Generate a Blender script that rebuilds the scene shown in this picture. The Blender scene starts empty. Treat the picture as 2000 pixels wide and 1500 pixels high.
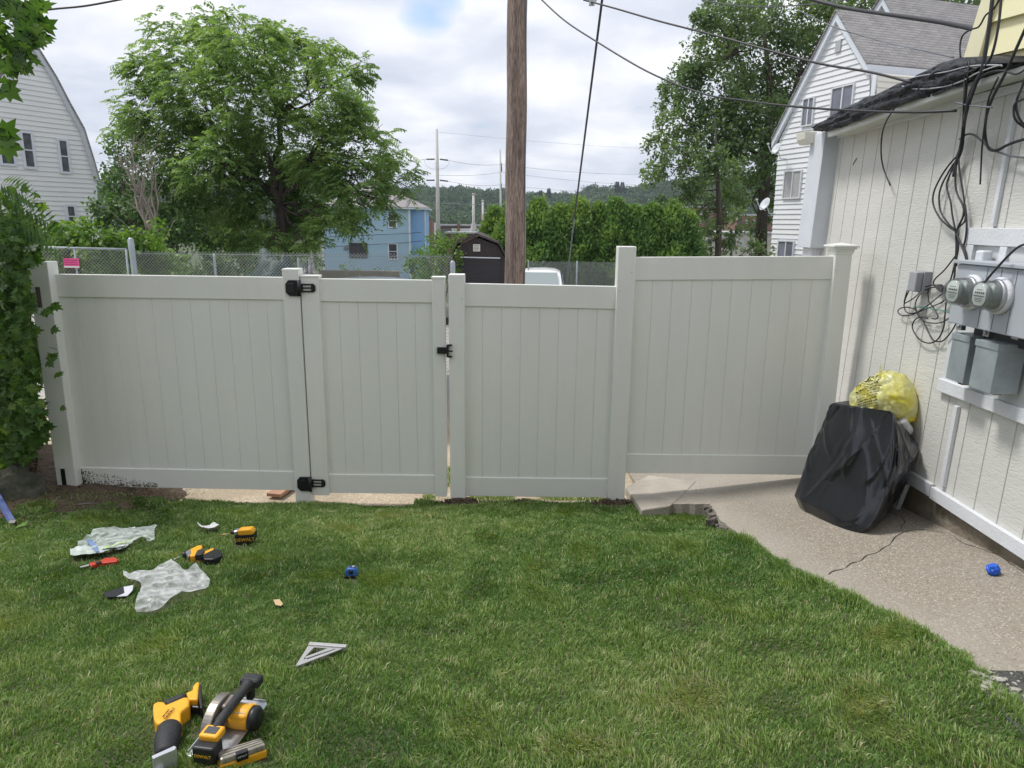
import bpy, bmesh, math, random
import numpy as np
from mathutils import Vector, Matrix
from mathutils import noise as mn
R = math.radians
sc = bpy.context.scene
# ---------------------------------------------------------------- camera
F = 1385.0; TH = R(12.8); RO = R(0.6); CH = 2.28
fw = Vector((0, math.cos(TH), -math.sin(TH))); r0 = Vector((1, 0, 0)); d0 = Vector((0, -math.sin(TH), -math.cos(TH)))
rt = r0 * math.cos(RO) - d0 * math.sin(RO); dn = r0 * math.sin(RO) + d0 * math.cos(RO)
cam = bpy.data.objects.new('camera', bpy.data.cameras.new('camera')); sc.collection.objects.link(cam); sc.camera = cam
cam.data.sensor_width = 36; cam.data.lens = 36 * F / 2000; cam.data.clip_start = .05; cam.data.clip_end = 6000
M = Matrix((rt, -dn, -fw)).transposed().to_4x4(); M.translation = (0, 0, CH); cam.matrix_world = M
# ---------------------------------------------------------------- sky, sun, exposure
SUN = Vector((-.46, .13, .87)).normalized()
w = bpy.data.worlds.new('World'); sc.world = w; w.use_nodes = True
nt = w.node_tree; nt.nodes.clear()
def N(t, ty, **k):
    n = t.nodes.new(ty)
    for a, b in k.items():
        if a.startswith('i_'): n.inputs[a[2:].replace('_', ' ')].default_value = b
        else: setattr(n, a, b)
    return n
def L(t, a, b): t.links.new(a, b)
def ramp(t, fac, stops):
    r = t.nodes.new('ShaderNodeValToRGB'); e = r.color_ramp.elements
    while len(e) < len(stops): e.new(.5)
    for x, (p, c) in zip(e, stops):
        x.position = p; x.color = (c, c, c, 1) if isinstance(c, (int, float)) else (*c, 1)
    L(t, fac, r.inputs[0]); return r.outputs[0]
def math_(t, op, a, b=None, clamp=False):
    n = t.nodes.new('ShaderNodeMath'); n.operation = op; n.use_clamp = clamp
    for i, v in enumerate((a, b)):
        if v is None: continue
        if isinstance(v, (int, float)): n.inputs[i].default_value = v
        else: L(t, v, n.inputs[i])
    return n.outputs[0]
def mix(t, f, a, b, bt='MIX'):
    n = t.nodes.new('ShaderNodeMix'); n.data_type = 'RGBA'; n.blend_type = bt
    for s, v in ((n.inputs[0], f), (n.inputs[6], a), (n.inputs[7], b)):
        if isinstance(v, (int, float)): s.default_value = v if s == n.inputs[0] else (v, v, v, 1)
        elif isinstance(v, tuple): s.default_value = (*v, 1)
        else: L(t, v, s)
    return n.outputs[2]
sky = N(nt, 'ShaderNodeTexSky', sky_type='NISHITA', sun_disc=False)
sky.sun_elevation = math.asin(SUN.z); sky.sun_rotation = math.atan2(SUN.x, SUN.y)
tc = N(nt, 'ShaderNodeTexCoord'); sep = N(nt, 'ShaderNodeSeparateXYZ'); L(nt, tc.outputs['Generated'], sep.inputs[0])
zz = math_(nt, 'MAXIMUM', sep.outputs[2], 0.0); zz = math_(nt, 'ADD', zz, .22)
cb = N(nt, 'ShaderNodeCombineXYZ')
L(nt, math_(nt, 'DIVIDE', sep.outputs[0], zz), cb.inputs[0]); L(nt, math_(nt, 'DIVIDE', sep.outputs[1], zz), cb.inputs[1])
n1 = N(nt, 'ShaderNodeTexNoise', i_Scale=1.9, i_Detail=8, i_Roughness=.52, i_Distortion=.25); L(nt, cb.outputs[0], n1.inputs['Vector'])
n2 = N(nt, 'ShaderNodeTexNoise', i_Scale=.6, i_Detail=5, i_Roughness=.5); L(nt, cb.outputs[0], n2.inputs['Vector'])
sh = math_(nt, 'ADD', math_(nt, 'MULTIPLY', n1.outputs[0], .55), math_(nt, 'MULTIPLY', n2.outputs[0], .45))
ccol = ramp(nt, sh, [(.37, (.43, .465, .55)), (.44, (.51, .545, .63)), (.50, (.61, .635, .70)), (.57, (.76, .77, .80)), (.64, (.86, .865, .88))])
cover = ramp(nt, n1.outputs[0], [(.22, 0), (.32, 1)])
skm = mix(nt, 1.0, sky.outputs[0], (.105, .105, .105), 'MULTIPLY')
dt = N(nt, 'ShaderNodeVectorMath', operation='DOT_PRODUCT'); nrm = N(nt, 'ShaderNodeVectorMath', operation='NORMALIZE'); L(nt, tc.outputs['Generated'], nrm.inputs[0]); L(nt, nrm.outputs[0], dt.inputs[0])
q_ = (fw + rt * ((838 - 1000) / F) + dn * ((8 - 750) / F)).normalized(); dt.inputs[1].default_value = q_
hole = math_(nt, 'MULTIPLY', math_(nt, 'SUBTRACT', math_(nt, 'ADD', dt.outputs['Value'], math_(nt, 'MULTIPLY', math_(nt, 'SUBTRACT', n1.outputs[0], .5), .006)), .99950), 1100.0, True); hole = math_(nt, 'MULTIPLY', hole, .8)
fin = mix(nt, hole, mix(nt, cover, skm, ccol), (.27, .45, .86))
bg = N(nt, 'ShaderNodeBackground'); bg.inputs[1].default_value = 1.12
L(nt, fin, bg.inputs[0]); wo = N(nt, 'ShaderNodeOutputWorld'); L(nt, bg.outputs[0], wo.inputs[0])
sd = bpy.data.lights.new('sun', 'SUN'); sd.energy = 2.4; sd.angle = R(11.0); sd.color = (1, .97, .92)
so = bpy.data.objects.new('sun', sd); sc.collection.objects.link(so); so.rotation_euler = SUN.to_track_quat('Z', 'Y').to_euler()
so.location = (0, 0, 30)
sc.view_settings.view_transform = 'Standard'; sc.view_settings.look = 'None'; sc.view_settings.exposure = 0.38
sc.cycles.max_bounces = 8; sc.cycles.transparent_max_bounces = 12
# ---------------------------------------------------------------- pixel -> place helpers
def ray(px, py): return fw + rt * ((px - 1000) / F) + dn * ((py - 750) / F)
def aPl(px, py, P, n):
    q = ray(px, py); o = Vector((0, 0, CH)); return o + q * ((Vector(P) - o).dot(n) / q.dot(n))
def aY(px, py, Y): return aPl(px, py, (0, Y, 0), Vector((0, 1, 0)))
def aX(px, py, X): return aPl(px, py, (X, 0, 0), Vector((1, 0, 0)))
KW = .033; WX = 2.702
WN = Vector((1, 0, -KW)).normalized()          # the garage wall leans a little outwards
def aW(px, py, off=0.): return aPl(px, py, (WX - off, 0, 0), WN)
def W(y, z, off=0.): return Vector((WX - off + KW * z, y, z))
def sstep(a, b, x):
    t = min(1, max(0, (x - a) / (b - a))); return t * t * (3 - 2 * t)
def slabz(x, y): return -.075 + .125 * x + .115 * (5.6 - y)
SN = Vector((-.125, .115, 1)).normalized()
def aS(px, py, up=0.): return aPl(px, py, (0, 0, -.075 + .115 * 5.6 + up), SN)
EDGE = [aS(*p) for p in ((1300, 985), (1385, 985), (1410, 1018), (1470, 1062), (1540, 1108), (1620, 1145), (1700, 1185), (1780, 1222), (1860, 1268), (1930, 1325), (2000, 1395), (2060, 1450))]
def edgex(y):
    e = sorted(EDGE[1:], key=lambda p: p.y)
    if y <= e[0].y: return e[0].x + (e[0].y - y) * .15 * -1
    for a, b in zip(e, e[1:]):
        if y <= b.y: return a.x + (b.x - a.x) * (y - a.y) / max(1e-6, b.y - a.y)
    return e[-1].x
def lawnz(x, y):
    z = .10 * (5.6 - y) + .12 * sstep(-2.3, -3.8, x) * sstep(4.3, 5.4, y)
    z += .012 * math.sin(x * 2.1 + 1) * math.sin(y * 1.7)
    d = edgex(y) - x
    wgt = sstep(1.3, 0.0, d) * sstep(5.0, 4.25, y)
    s = slabz(edgex(y), y) - .012
    return z * (1 - wgt) + s * wgt
def aL(px, py, up=0.):
    z = .2
    for i in range(25):
        p = aPl(px, py, (0, 0, z), Vector((0, 0, 1))); z = lawnz(p.x, p.y) + up
    return p
def groundz(y):
    if y < 6.3: return -.04
    P = [(6.3, -.04), (9, -.1), (12, -.25), (20, -.8), (30, -1.1), (45, -2), (68, -3.2), (100, -6), (200, -12), (330, -12), (450, 0), (650, 14), (900, 30), (1500, 40), (4000, 40)]
    for a, b in zip(P, P[1:]):
        if y <= b[0]: return a[1] + (b[1] - a[1]) * (y - a[0]) / (b[0] - a[0])
    return 40
# ---------------------------------------------------------------- materials
MT = {}
def mat(name, col, rough=.6, var=0., vscale=4., bump=0., bscale=30., metal=0., col2=None, spec=None, coords='Object', stretch=(1, 1, 1), fine=None, coat=0):
    if name in MT: return MT[name]
    m = bpy.data.materials.new(name); m.use_nodes = True; t = m.node_tree
    p = t.nodes['Principled BSDF']; p.inputs['Roughness'].default_value = rough; p.inputs['Metallic'].default_value = metal
    if spec is not None: p.inputs['Specular IOR Level'].default_value = spec
    if coat: p.inputs['Coat Weight'].default_value = coat
    c = N(t, 'ShaderNodeTexCoord'); mp = N(t, 'ShaderNodeMapping'); mp.inputs['Scale'].default_value = stretch
    L(t, c.outputs[coords], mp.inputs[0])
    p.inputs['Base Color'].default_value = (*col, 1)
    if var or col2:
        no = N(t, 'ShaderNodeTexNoise', i_Scale=vscale, i_Detail=6, i_Roughness=.6); L(t, mp.outputs[0], no.inputs['Vector'])
        c2 = col2 or tuple(max(0, x * (1 - var)) for x in col)
        f = ramp(t, no.outputs[0], [(.35, 0), (.65, 1)])
        out = mix(t, f, c2, col)
        if fine:
            n3 = N(t, 'ShaderNodeTexNoise', i_Scale=fine[0], i_Detail=3, i_Roughness=.7); L(t, mp.outputs[0], n3.inputs['Vector'])
            out = mix(t, ramp(t, n3.outputs[0], [(.4, 0), (.6, fine[2] if len(fine) > 2 else 1)]), out, fine[1])
        L(t, out, p.inputs['Base Color'])
    if bump:
        nb = N(t, 'ShaderNodeTexNoise', i_Scale=bscale, i_Detail=5, i_Roughness=.6); L(t, mp.outputs[0], nb.inputs['Vector'])
        b = N(t, 'ShaderNodeBump', i_Strength=min(1, bump)); b.inputs['Distance'].default_value = .01 * max(1, bump)
        L(t, nb.outputs[0], b.inputs['Height']); L(t, b.outputs[0], p.inputs['Normal'])
    MT[name] = m; return m
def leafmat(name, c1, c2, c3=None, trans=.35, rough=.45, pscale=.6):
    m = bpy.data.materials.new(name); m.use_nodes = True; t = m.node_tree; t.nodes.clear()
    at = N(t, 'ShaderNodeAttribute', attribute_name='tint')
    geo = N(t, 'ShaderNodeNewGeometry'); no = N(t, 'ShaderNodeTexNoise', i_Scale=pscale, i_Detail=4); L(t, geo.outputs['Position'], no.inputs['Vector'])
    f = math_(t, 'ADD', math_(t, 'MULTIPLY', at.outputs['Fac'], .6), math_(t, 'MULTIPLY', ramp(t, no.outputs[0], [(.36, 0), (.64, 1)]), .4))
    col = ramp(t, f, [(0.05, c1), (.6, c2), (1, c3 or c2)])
    p = N(t, 'ShaderNodeBsdfPrincipled'); p.inputs['Roughness'].default_value = rough; L(t, col, p.inputs['Base Color']); p.inputs['Specular IOR Level'].default_value = .35
    tr = N(t, 'ShaderNodeBsdfTranslucent'); L(t, mix(t, 1.0, col, (1.5, 1.5, .6), 'MULTIPLY'), tr.inputs[0])
    ms = N(t, 'ShaderNodeMixShader'); ms.inputs[0].default_value = trans
    L(t, p.outputs[0], ms.inputs[1]); L(t, tr.outputs[0], ms.inputs[2])
    o = N(t, 'ShaderNodeOutputMaterial'); L(t, ms.outputs[0], o.inputs[0]); MT[name] = m; return m
VINYL = mat('vinyl', (.80, .81, .765), .36, var=.07, vscale=2.5, spec=.45, stretch=(1.5, 1.5, .35), fine=(1.2, (.74, .755, .715), .5))
BLK = mat('black_plastic', (.012, .013, .016), .42)
WOODPOLE = mat('pole_wood', (.40, .31, .26), .9, col2=(.21, .16, .135), vscale=3.2, stretch=(6, 6, .45), bump=1, bscale=14, fine=(18, (.055, .042, .038), .75))
WALLW = mat('painted_siding', (.625, .62, .585), .7, col2=(.585, .58, .545), vscale=1.3, bump=.5, bscale=48, stretch=(1, .4, 2.4), fine=(5, (.54, .54, .52), .3))
TRIMW = mat('painted_trim', (.66, .68, .71), .6, var=.08, vscale=5, bump=.4, bscale=60, stretch=(1, 1, 1))
SIDW = mat('white_clapboard', (.72, .73, .75), .55, var=.05, vscale=.6)
TRIMH = mat('house_trim', (.70, .73, .78), .5, var=.05)
GREYP = mat('grey_painted_metal', (.40, .43, .47), .5, var=.08, vscale=4)
GALV = mat('galvanised_metal', (.37, .42, .44), .45, var=.22, vscale=6, metal=.35, bump=.2, bscale=20)
STEEL = mat('steel', (.55, .56, .58), .32, metal=.85, var=.2, vscale=20)
GLASSD = mat('window_glass', (.035, .042, .05), .12, var=.4, vscale=1.2, spec=.6)
YEL = mat('tool_yellow', (.82, .40, .02), .42, var=.1, vscale=12)
GRIP = mat('rubber_grip', (.022, .024, .027), .6, bump=.4, bscale=120, var=.3, vscale=30)
CONC = mat('concrete', (.42, .38, .32), .9, var=.3, vscale=3, bump=1, bscale=40)
DIRT = mat('soil', (.10, .068, .042), .95, col2=(.045, .03, .02), vscale=9, bump=2, bscale=50, fine=(60, (.2, .15, .1), .5))
CABLE = mat('black_cable', (.016, .016, .02), .5)
WIREG = mat('grey_wire', (.13, .14, .16), .5)
CHAIN = mat('chain_wire', (.36, .38, .39), .45, metal=.4)
BARK = mat('bark', (.085, .068, .055), .95, var=.5, vscale=4, bump=2, bscale=14, stretch=(3, 3, .6))
DEADW = mat('dead_wood', (.30, .26, .23), .9, var=.4, vscale=5)
# ---------------------------------------------------------------- mesh helpers
col = sc.collection
def tag(o, label=None, cat=None, group=None, kind=None):
    for k, v in (('label', label), ('category', cat), ('group', group), ('kind', kind)):
        if v: o[k] = v
    return o
def empty(name, loc, label=None, cat=None, group=None, kind=None):
    o = bpy.data.objects.new(name, None); col.objects.link(o); o.location = loc; o.empty_display_size = .1
    return tag(o, label, cat, group, kind)
class MB:
    def __init__(s): s.v = []; s.f = []; s.sm = []
    def add(s, vs, fs, smooth=False):
        b = len(s.v); s.v += [tuple(v) for v in vs]; s.f += [tuple(i + b for i in f) for f in fs]; s.sm += [smooth] * len(fs); return s
    def prism(s, pts, vec, smooth=False):
        n = len(pts); vec = Vector(vec); a = [Vector(p) for p in pts]; b = [p + vec for p in a]
        return s.add(a + b, [tuple(range(n))[::-1], tuple(range(n, 2 * n))] + [(i, (i + 1) % n, n + (i + 1) % n, n + i) for i in range(n)], smooth)
    def box(s, c, d, rot=None):
        c = Vector(c); x, y, z = [k / 2 for k in d]
        vs = [Vector((a * x, b * y, e * z)) for e in (-1, 1) for a, b in ((-1, -1), (1, -1), (1, 1), (-1, 1))]
        if rot is not None: vs = [rot @ v for v in vs]
        return s.add([c + v for v in vs], [(3, 2, 1, 0), (4, 5, 6, 7), (0, 1, 5, 4), (1, 2, 6, 5), (2, 3, 7, 6), (3, 0, 4, 7)])
    def tube(s, path, r, k=8, caps=True, smooth=True):
        path = [Vector(p) for p in path]; n = len(path); rs = r if isinstance(r, (list, tuple)) else [r] * n
        up = None; vs = []
        for i, p in enumerate(path):
            d = (path[min(i + 1, n - 1)] - path[max(i - 1, 0)])
            if d.length < 1e-9: d = Vector((0, 0, 1))
            d.normalize()
            if up is None: up = Vector((0, 0, 1)) if abs(d.z) < .9 else Vector((1, 0, 0))
            a = d.cross(up)
            if a.length < 1e-4: a = d.orthogonal()
            a.normalize(); b = a.cross(d).normalized(); up = b
            for j in range(k):
                t = 2 * math.pi * j / k; vs.append(p + (a * math.cos(t) + b * math.sin(t)) * rs[i])
        fs = [(i * k + j, i * k + (j + 1) % k, (i + 1) * k + (j + 1) % k, (i + 1) * k + j) for i in range(n - 1) for j in range(k)]
        if caps: fs += [tuple(range(k)), tuple(range((n - 1) * k, n * k))[::-1]]
        return s.add(vs, fs, smooth)
    def lathe(s, c, ax, prof, k=24, smooth=True):
        c = Vector(c); ax = Vector(ax).normalized(); a = ax.orthogonal().normalized(); b = ax.cross(a); vs = []
        for (r, h) in prof:
            for j in range(k):
                t = 2 * math.pi * j / k; vs.append(c + ax * h + (a * math.cos(t) + b * math.sin(t)) * r)
        n = len(prof)
        fs = [(i * k + j, (i + 1) * k + j, (i + 1) * k + (j + 1) % k, i * k + (j + 1) % k) for i in range(n - 1) for j in range(k)]
        fs += [tuple(range(k)), tuple(range((n - 1) * k, n * k))[::-1]]
        return s.add(vs, fs, smooth)
    def build(s, name, m, parent=None, bevel=0, seg=2, origin=None):
        me = bpy.data.meshes.new(name); o = bpy.data.objects.new(name, me); col.objects.link(o)
        off = Vector((0, 0, 0))
        if parent is not None:
            off = PO(parent)
            if origin is not None: o.location = Vector(origin) - off; off = Vector(origin)
            o.parent = parent
        elif s.v:
            if origin is None:
                xs = np.array(s.v); origin = ((xs[:, 0].min() + xs[:, 0].max()) / 2, (xs[:, 1].min() + xs[:, 1].max()) / 2, xs[:, 2].min())
            off = Vector(origin); o.location = off
        me.from_pydata([tuple(Vector(v) - off) for v in s.v], [], s.f); me.materials.append(m)
        me.polygons.foreach_set('use_smooth', s.sm)
        bm = bmesh.new(); bm.from_mesh(me); bmesh.ops.recalc_face_normals(bm, faces=bm.faces); bm.to_mesh(me); bm.free()
        if bevel:
            b = o.modifiers.new('bevel', 'BEVEL'); b.width = bevel; b.segments = seg; b.limit_method = 'ANGLE'; b.angle_limit = R(40)
        return o
def PO(o):
    p = Vector(o.location)
    while o.parent: o = o.parent; p += Vector(o.location)
    return p
def npmesh(name, V, quads, m, parent=None, tint=None, tris=None, origin=None, smooth=False):
    """V (n,3), quads (k,4) and/or tris (j,3)"""
    me = bpy.data.meshes.new(name); o = bpy.data.objects.new(name, me); col.objects.link(o)
    off = np.zeros(3)
    if parent is not None: off = np.array(PO(parent)); o.parent = parent
    else:
        off = np.array(origin if origin is not None else [V[:, 0].mean(), V[:, 1].mean(), V[:, 2].min()]); o.location = off
    nq = 0 if quads is None else len(quads); ntr = 0 if tris is None else len(tris)
    me.vertices.add(len(V)); me.vertices.foreach_set('co', (V - off).astype(np.float32).ravel())
    loops = np.concatenate([a.ravel() for a in (quads, tris) if a is not None]).astype(np.int32)
    me.loops.add(len(loops)); me.loops.foreach_set('vertex_index', loops)
    me.polygons.add(nq + ntr)
    st = np.concatenate([np.arange(nq) * 4, nq * 4 + np.arange(ntr) * 3]).astype(np.int32)
    me.polygons.foreach_set('loop_start', st)
    me.update(calc_edges=True)
    if smooth: me.polygons.foreach_set('use_smooth', np.ones(nq + ntr, dtype=bool))
    if tint is not None:
        a = me.attributes.new('tint', 'FLOAT', 'POINT'); a.data.foreach_set('value', tint.astype(np.float32))
    me.materials.append(m); me.validate(); return o
rng = np.random.default_rng(7)
def unit(a): return a / np.maximum(1e-9, np.linalg.norm(a, axis=-1, keepdims=True))
def diamonds(P, D, Nn, ln, wd, fold=.25):
    """leaf quads: base P, direction D, side normal Nn"""
    S = unit(np.cross(D, Nn)); ln = np.broadcast_to(ln, (len(P),))[:, None]; wd = np.broadcast_to(wd, (len(P),))[:, None]
    up = unit(np.cross(S, D))
    a = P; b = P + D * ln * .45 + S * wd * .5 + up * wd * fold; c = P + D * ln; d = P + D * ln * .45 - S * wd * .5 + up * wd * fold
    V = np.stack([a, b, c, d], 1).reshape(-1, 3); Q = np.arange(len(V)).reshape(-1, 4); return V, Q
def clumps_pts(clumps, per, sub=16, inner=.45):
    """clumps: (cx,cy,cz,r,weight) -> points gathered in small sub clumps near the clump's outside"""
    P = []; O = []
    for (x, y, z, r) in clumps:
        n = max(8, int(per * r * r)); k = max(4, int(sub * r * r / 1.2) + 4)
        d = unit(rng.normal(size=(k, 3))); sc_ = r * (inner + (1.02 - inner) * rng.random((k, 1)) ** .6)
        subc = np.array([x, y, z]) + d * sc_ * np.array([1, 1, .85])
        ix = rng.integers(0, k, n); rs = .15 + .22 * r
        p = subc[ix] + rng.normal(size=(n, 3)) * rs * .42
        P.append(p); O.append(unit(p - np.array([x, y, z]) + 1e-6))
    return np.concatenate(P), np.concatenate(O)
def broad_leaves(clumps, per, size, m, parent, name='crown', droop=.35, sub=16, wr=.62, inner=.45):
    P, O = clumps_pts(clumps, per, sub, inner); n = len(P)
    D = unit(O * .5 + rng.normal(size=(n, 3)) * .7 + np.array([0, 0, -droop])); Nn = unit(rng.normal(size=(n, 3)) * .5 + np.array([0, 0, 1]) + O * .4)
    ln = size * (.65 + .7 * rng.random(n)); V, Q = diamonds(P, D, Nn, ln, ln * wr)
    return npmesh(name, V, Q, m, parent, np.repeat(rng.random(n) * .75 + .25 * rng.random(n), 4))
def pinnate_leaves(clumps, per, fl, m, parent, name='crown', pairs=6, sub=16, droop=.9, lw=.3):
    P, O = clumps_pts(clumps, per, sub, .4); n = len(P)
    D = unit(O * np.array([1, 1, .35]) + rng.normal(size=(n, 3)) * .45 + np.array([0, 0, .15])); L_ = fl * (.7 + .6 * rng.random(n))[:, None]
    S = unit(np.cross(D, np.array([0, 0, 1.]) + rng.normal(size=(n, 3)) * .2)); Vs = []; T = []; tt = rng.random(n)
    for k in range(pairs):
        s = (k + .8) / pairs; base = P + D * L_ * s + np.array([0, 0, -1.]) * L_ * droop * s * s * .55
        for sg in (-1, 1):
            d = unit(S * sg + D * .55 + np.array([0, 0, -.35 - .5 * s]) + rng.normal(size=(n, 3)) * .12)
            ll = L_[:, 0] * .42 * (1 - .35 * abs(s - .5)); V, _ = diamonds(base, d, unit(np.array([0, 0, 1.]) + rng.normal(size=(n, 3)) * .35), ll, ll * lw)
            Vs.append(V); T.append(np.repeat(tt * .7 + .3 * rng.random(n), 4))
    V = np.concatenate(Vs); Q = np.arange(len(V)).reshape(-1, 4); return npmesh(name, V, Q, m, parent, np.concatenate(T))
def lobed(P, D, Nn, ln, m, parent, name='leaves', tint=None):
    S = unit(np.cross(D, Nn)); up = unit(np.cross(S, D)); n = len(P); ln = np.broadcast_to(ln, (n,))[:, None]
    sh = [(0, 0), (.18, .42), (.02 + .1, .30), (.42, .62), (.48, .30), (.72, .36), (.66, .16), (1.0, 0)]
    pts = [(a, b) for a, b in sh] + [(a, -b) for a, b in sh[1:-1][::-1]]
    k = len(pts); V = np.stack([P + D * ln * a + S * ln * b + up * ln * (.16 * abs(b) - .22 * a * a) for a, b in pts] + [P + D * ln * .42 - up * ln * .03], 1).reshape(-1, 3)
    c = k; base = np.arange(n)[:, None] * (k + 1)
    T = np.concatenate([base + np.array([[i, (i + 1) % k, c]]) for i in range(k)])
    return npmesh(name, V, None, m, parent, np.repeat(tint if tint is not None else rng.random(n), k + 1), tris=T)
def pxc(lst, Y, dy=0, cx=None, half=300.):
    out = []
    for (px, py, r) in lst:
        y = Y
        if dy:
            h = math.sqrt(max(.05, 1 - min(1, abs(px - cx) / half) ** 2)); y = Y + (rng.random() * 2 - 1) * dy * h
        p = aY(px, py, y); out.append((p.x, p.y, p.z, r * y / F))
    return out
def limb(mb, a, b, r1, r2, wob=.12, n=7, k=6):
    a = Vector(a); b = Vector(b); Ld = (b - a).length; pts = []; rs = []
    s = random.random() * 50
    for i in range(n + 1):
        t = i / n; p = a.lerp(b, t); q = math.sin(math.pi * t) * wob * Ld
        p = p + Vector((mn.noise((s, t * 3, 0)), mn.noise((s, t * 3, 7)), mn.noise((s, t * 3, 13)) + .25 * 0)) * q
        pts.append(p); rs.append(r1 + (r2 - r1) * t)
    mb.tube(pts, rs, k); return pts
def text_mesh(txt, size, name, m, parent, P, u, v, ext=.0006, align='CENTER'):
    """flat lettering: origin P, baseline direction u, letter-up direction v"""
    cu = bpy.data.curves.new('t', 'FONT'); cu.body = txt; cu.size = size; cu.extrude = ext; cu.align_x = align; cu.align_y = 'CENTER'; cu.resolution_u = 2
    to = bpy.data.objects.new('t', cu); col.objects.link(to)
    me = bpy.data.meshes.new_from_object(to.evaluated_get(bpy.context.evaluated_depsgraph_get())); bpy.data.objects.remove(to); bpy.data.curves.remove(cu)
    u = Vector(u).normalized(); v = Vector(v).normalized(); n = u.cross(v)
    T = Matrix((u, v, n)).transposed().to_4x4(); T.translation = Vector(P) - (PO(parent) if parent else Vector())
    me.transform(T); me.name = name; me.materials.clear(); me.materials.append(m); o = bpy.data.objects.new(name, me); col.objects.link(o)
    if parent: o.parent = parent
    return o
def siding(name, O, u, n, poly, expo, m, parent, lip=.016):
    """lapped boards inside the polygon (s,z) on the plane through O; u along, n outwards"""
    O = Vector(O); u = Vector(u); n = Vector(n); zs = [p[1] for p in poly]; z = min(zs); top = max(zs); mb = MB()
    def cut(zz):
        xs = []
        for a, b in zip(poly, poly[1:] + poly[:1]):
            if (a[1] <= zz) != (b[1] <= zz): xs.append(a[0] + (b[0] - a[0]) * (zz - a[1]) / (b[1] - a[1]))
        return (min(xs), max(xs)) if len(xs) >= 2 else None
    def P(s, zz, o): q = O + u * s + n * o; return Vector((q.x, q.y, zz))
    while z < top - .01:
        z1 = min(z + expo, top); a = cut(z + .003); b = cut(z1 - .003)
        if a and b:
            mb.add([P(a[0], z, lip), P(a[1], z, lip), P(b[1], z1, 0), P(b[0], z1, 0), P(a[0], z, -.01), P(a[1], z, -.01)], [(0, 1, 2, 3), (4, 5, 1, 0)])
        z = z1
    me_ = mb.build(name, m, parent)
    return me_
# ================================================================ ground, lawn, walkway
GR = bpy.data.materials.new('ground_mix'); GR.use_nodes = True; t = GR.node_tree; p = t.nodes['Principled BSDF']; p.inputs['Roughness'].default_value = .95
geo = N(t, 'ShaderNodeNewGeometry'); sp = N(t, 'ShaderNodeSeparateXYZ'); L(t, geo.outputs['Position'], sp.inputs[0])
na = N(t, 'ShaderNodeTexNoise', i_Scale=2.2, i_Detail=6); L(t, geo.outputs['Position'], na.inputs['Vector'])
nb = N(t, 'ShaderNodeTexNoise', i_Scale=60, i_Detail=3); L(t, geo.outputs['Position'], nb.inputs['Vector'])
sand = mix(t, ramp(t, nb.outputs[0], [(.35, 0), (.65, 1)]), (.36, .28, .19), (.55, .47, .36))
sand = mix(t, ramp(t, na.outputs[0], [(.4, 0), (.6, .5)]), sand, (.30, .25, .17))
gravel = mix(t, ramp(t, nb.outputs[0], [(.4, 0), (.6, 1)]), (.30, .29, .27), (.46, .44, .41))
far = mix(t, ramp(t, na.outputs[0], [(.4, 0), (.6, 1)]), (.045, .075, .025), (.09, .11, .045))
m1 = mix(t, ramp(t, math_(t, 'MULTIPLY', sp.outputs[1], .1), [(.8, 0), (1.0, 1)]), sand, gravel)
m2 = mix(t, ramp(t, math_(t, 'MULTIPLY', sp.outputs[1], .01), [(.25, 0), (.32, 1)]), m1, far)
L(t, m2, p.inputs['Base Color'])
b = N(t, 'ShaderNodeBump', i_Strength=.6); b.inputs['Distance'].default_value = .02; L(t, nb.outputs[0], b.inputs['Height']); L(t, b.outputs[0], p.inputs['Normal'])
def skyline(px):
    P = [(-3000, 368), (700, 372), (815, 376), (900, 375), (960, 378), (1000, 381), (1050, 386), (1100, 384), (1150, 376), (1190, 370), (1230, 372), (1290, 360), (1400, 350), (1600, 345), (5000, 345)]
    for a, b in zip(P, P[1:]):
        if px <= b[0]: return a[1] + (b[1] - a[1]) * (px - a[0]) / (b[0] - a[0])
    return 345
def terr(x, y):
    z = groundz(y)
    if y > 330:
        px = 1000 + F * x / (y * math.cos(TH)); top = 2.28 + (437 - skyline(px) - 17) / F * 880
        f = sstep(330, 900, y); z = -12 + (top + 12) * f + 5 * f * (1 - f) * 4 * mn.noise((x * .006, y * .006, 3)) * 2
        if y > 900: z = top - (y - 900) * .01
    return z
ys = [-60, -20, -6, -2, 0, 2, 4, 5, 5.6, 6, 6.3, 7, 8, 9, 10.5, 12, 14, 16, 18, 20, 24, 30, 37, 45, 56, 68, 84, 100, 130, 165, 200, 260, 330, 370, 410, 450, 500, 550, 600, 660, 720, 780, 840, 900, 1000, 1500, 4500]
mb = MB(); nx = 61
for y in ys:
    hw = 60 + max(0, y) * 1.5
    for i in range(nx): x = (i / (nx - 1) * 2 - 1) * hw; mb.v.append((x, y, terr(x, y)))
for j in range(len(ys) - 1):
    for i in range(nx - 1): a = j * nx + i; mb.f.append((a, a + 1, a + nx + 1, a + nx)); mb.sm.append(True)
tag(mb.build('ground', GR, origin=(0, 0, 0)), kind='structure')

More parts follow.
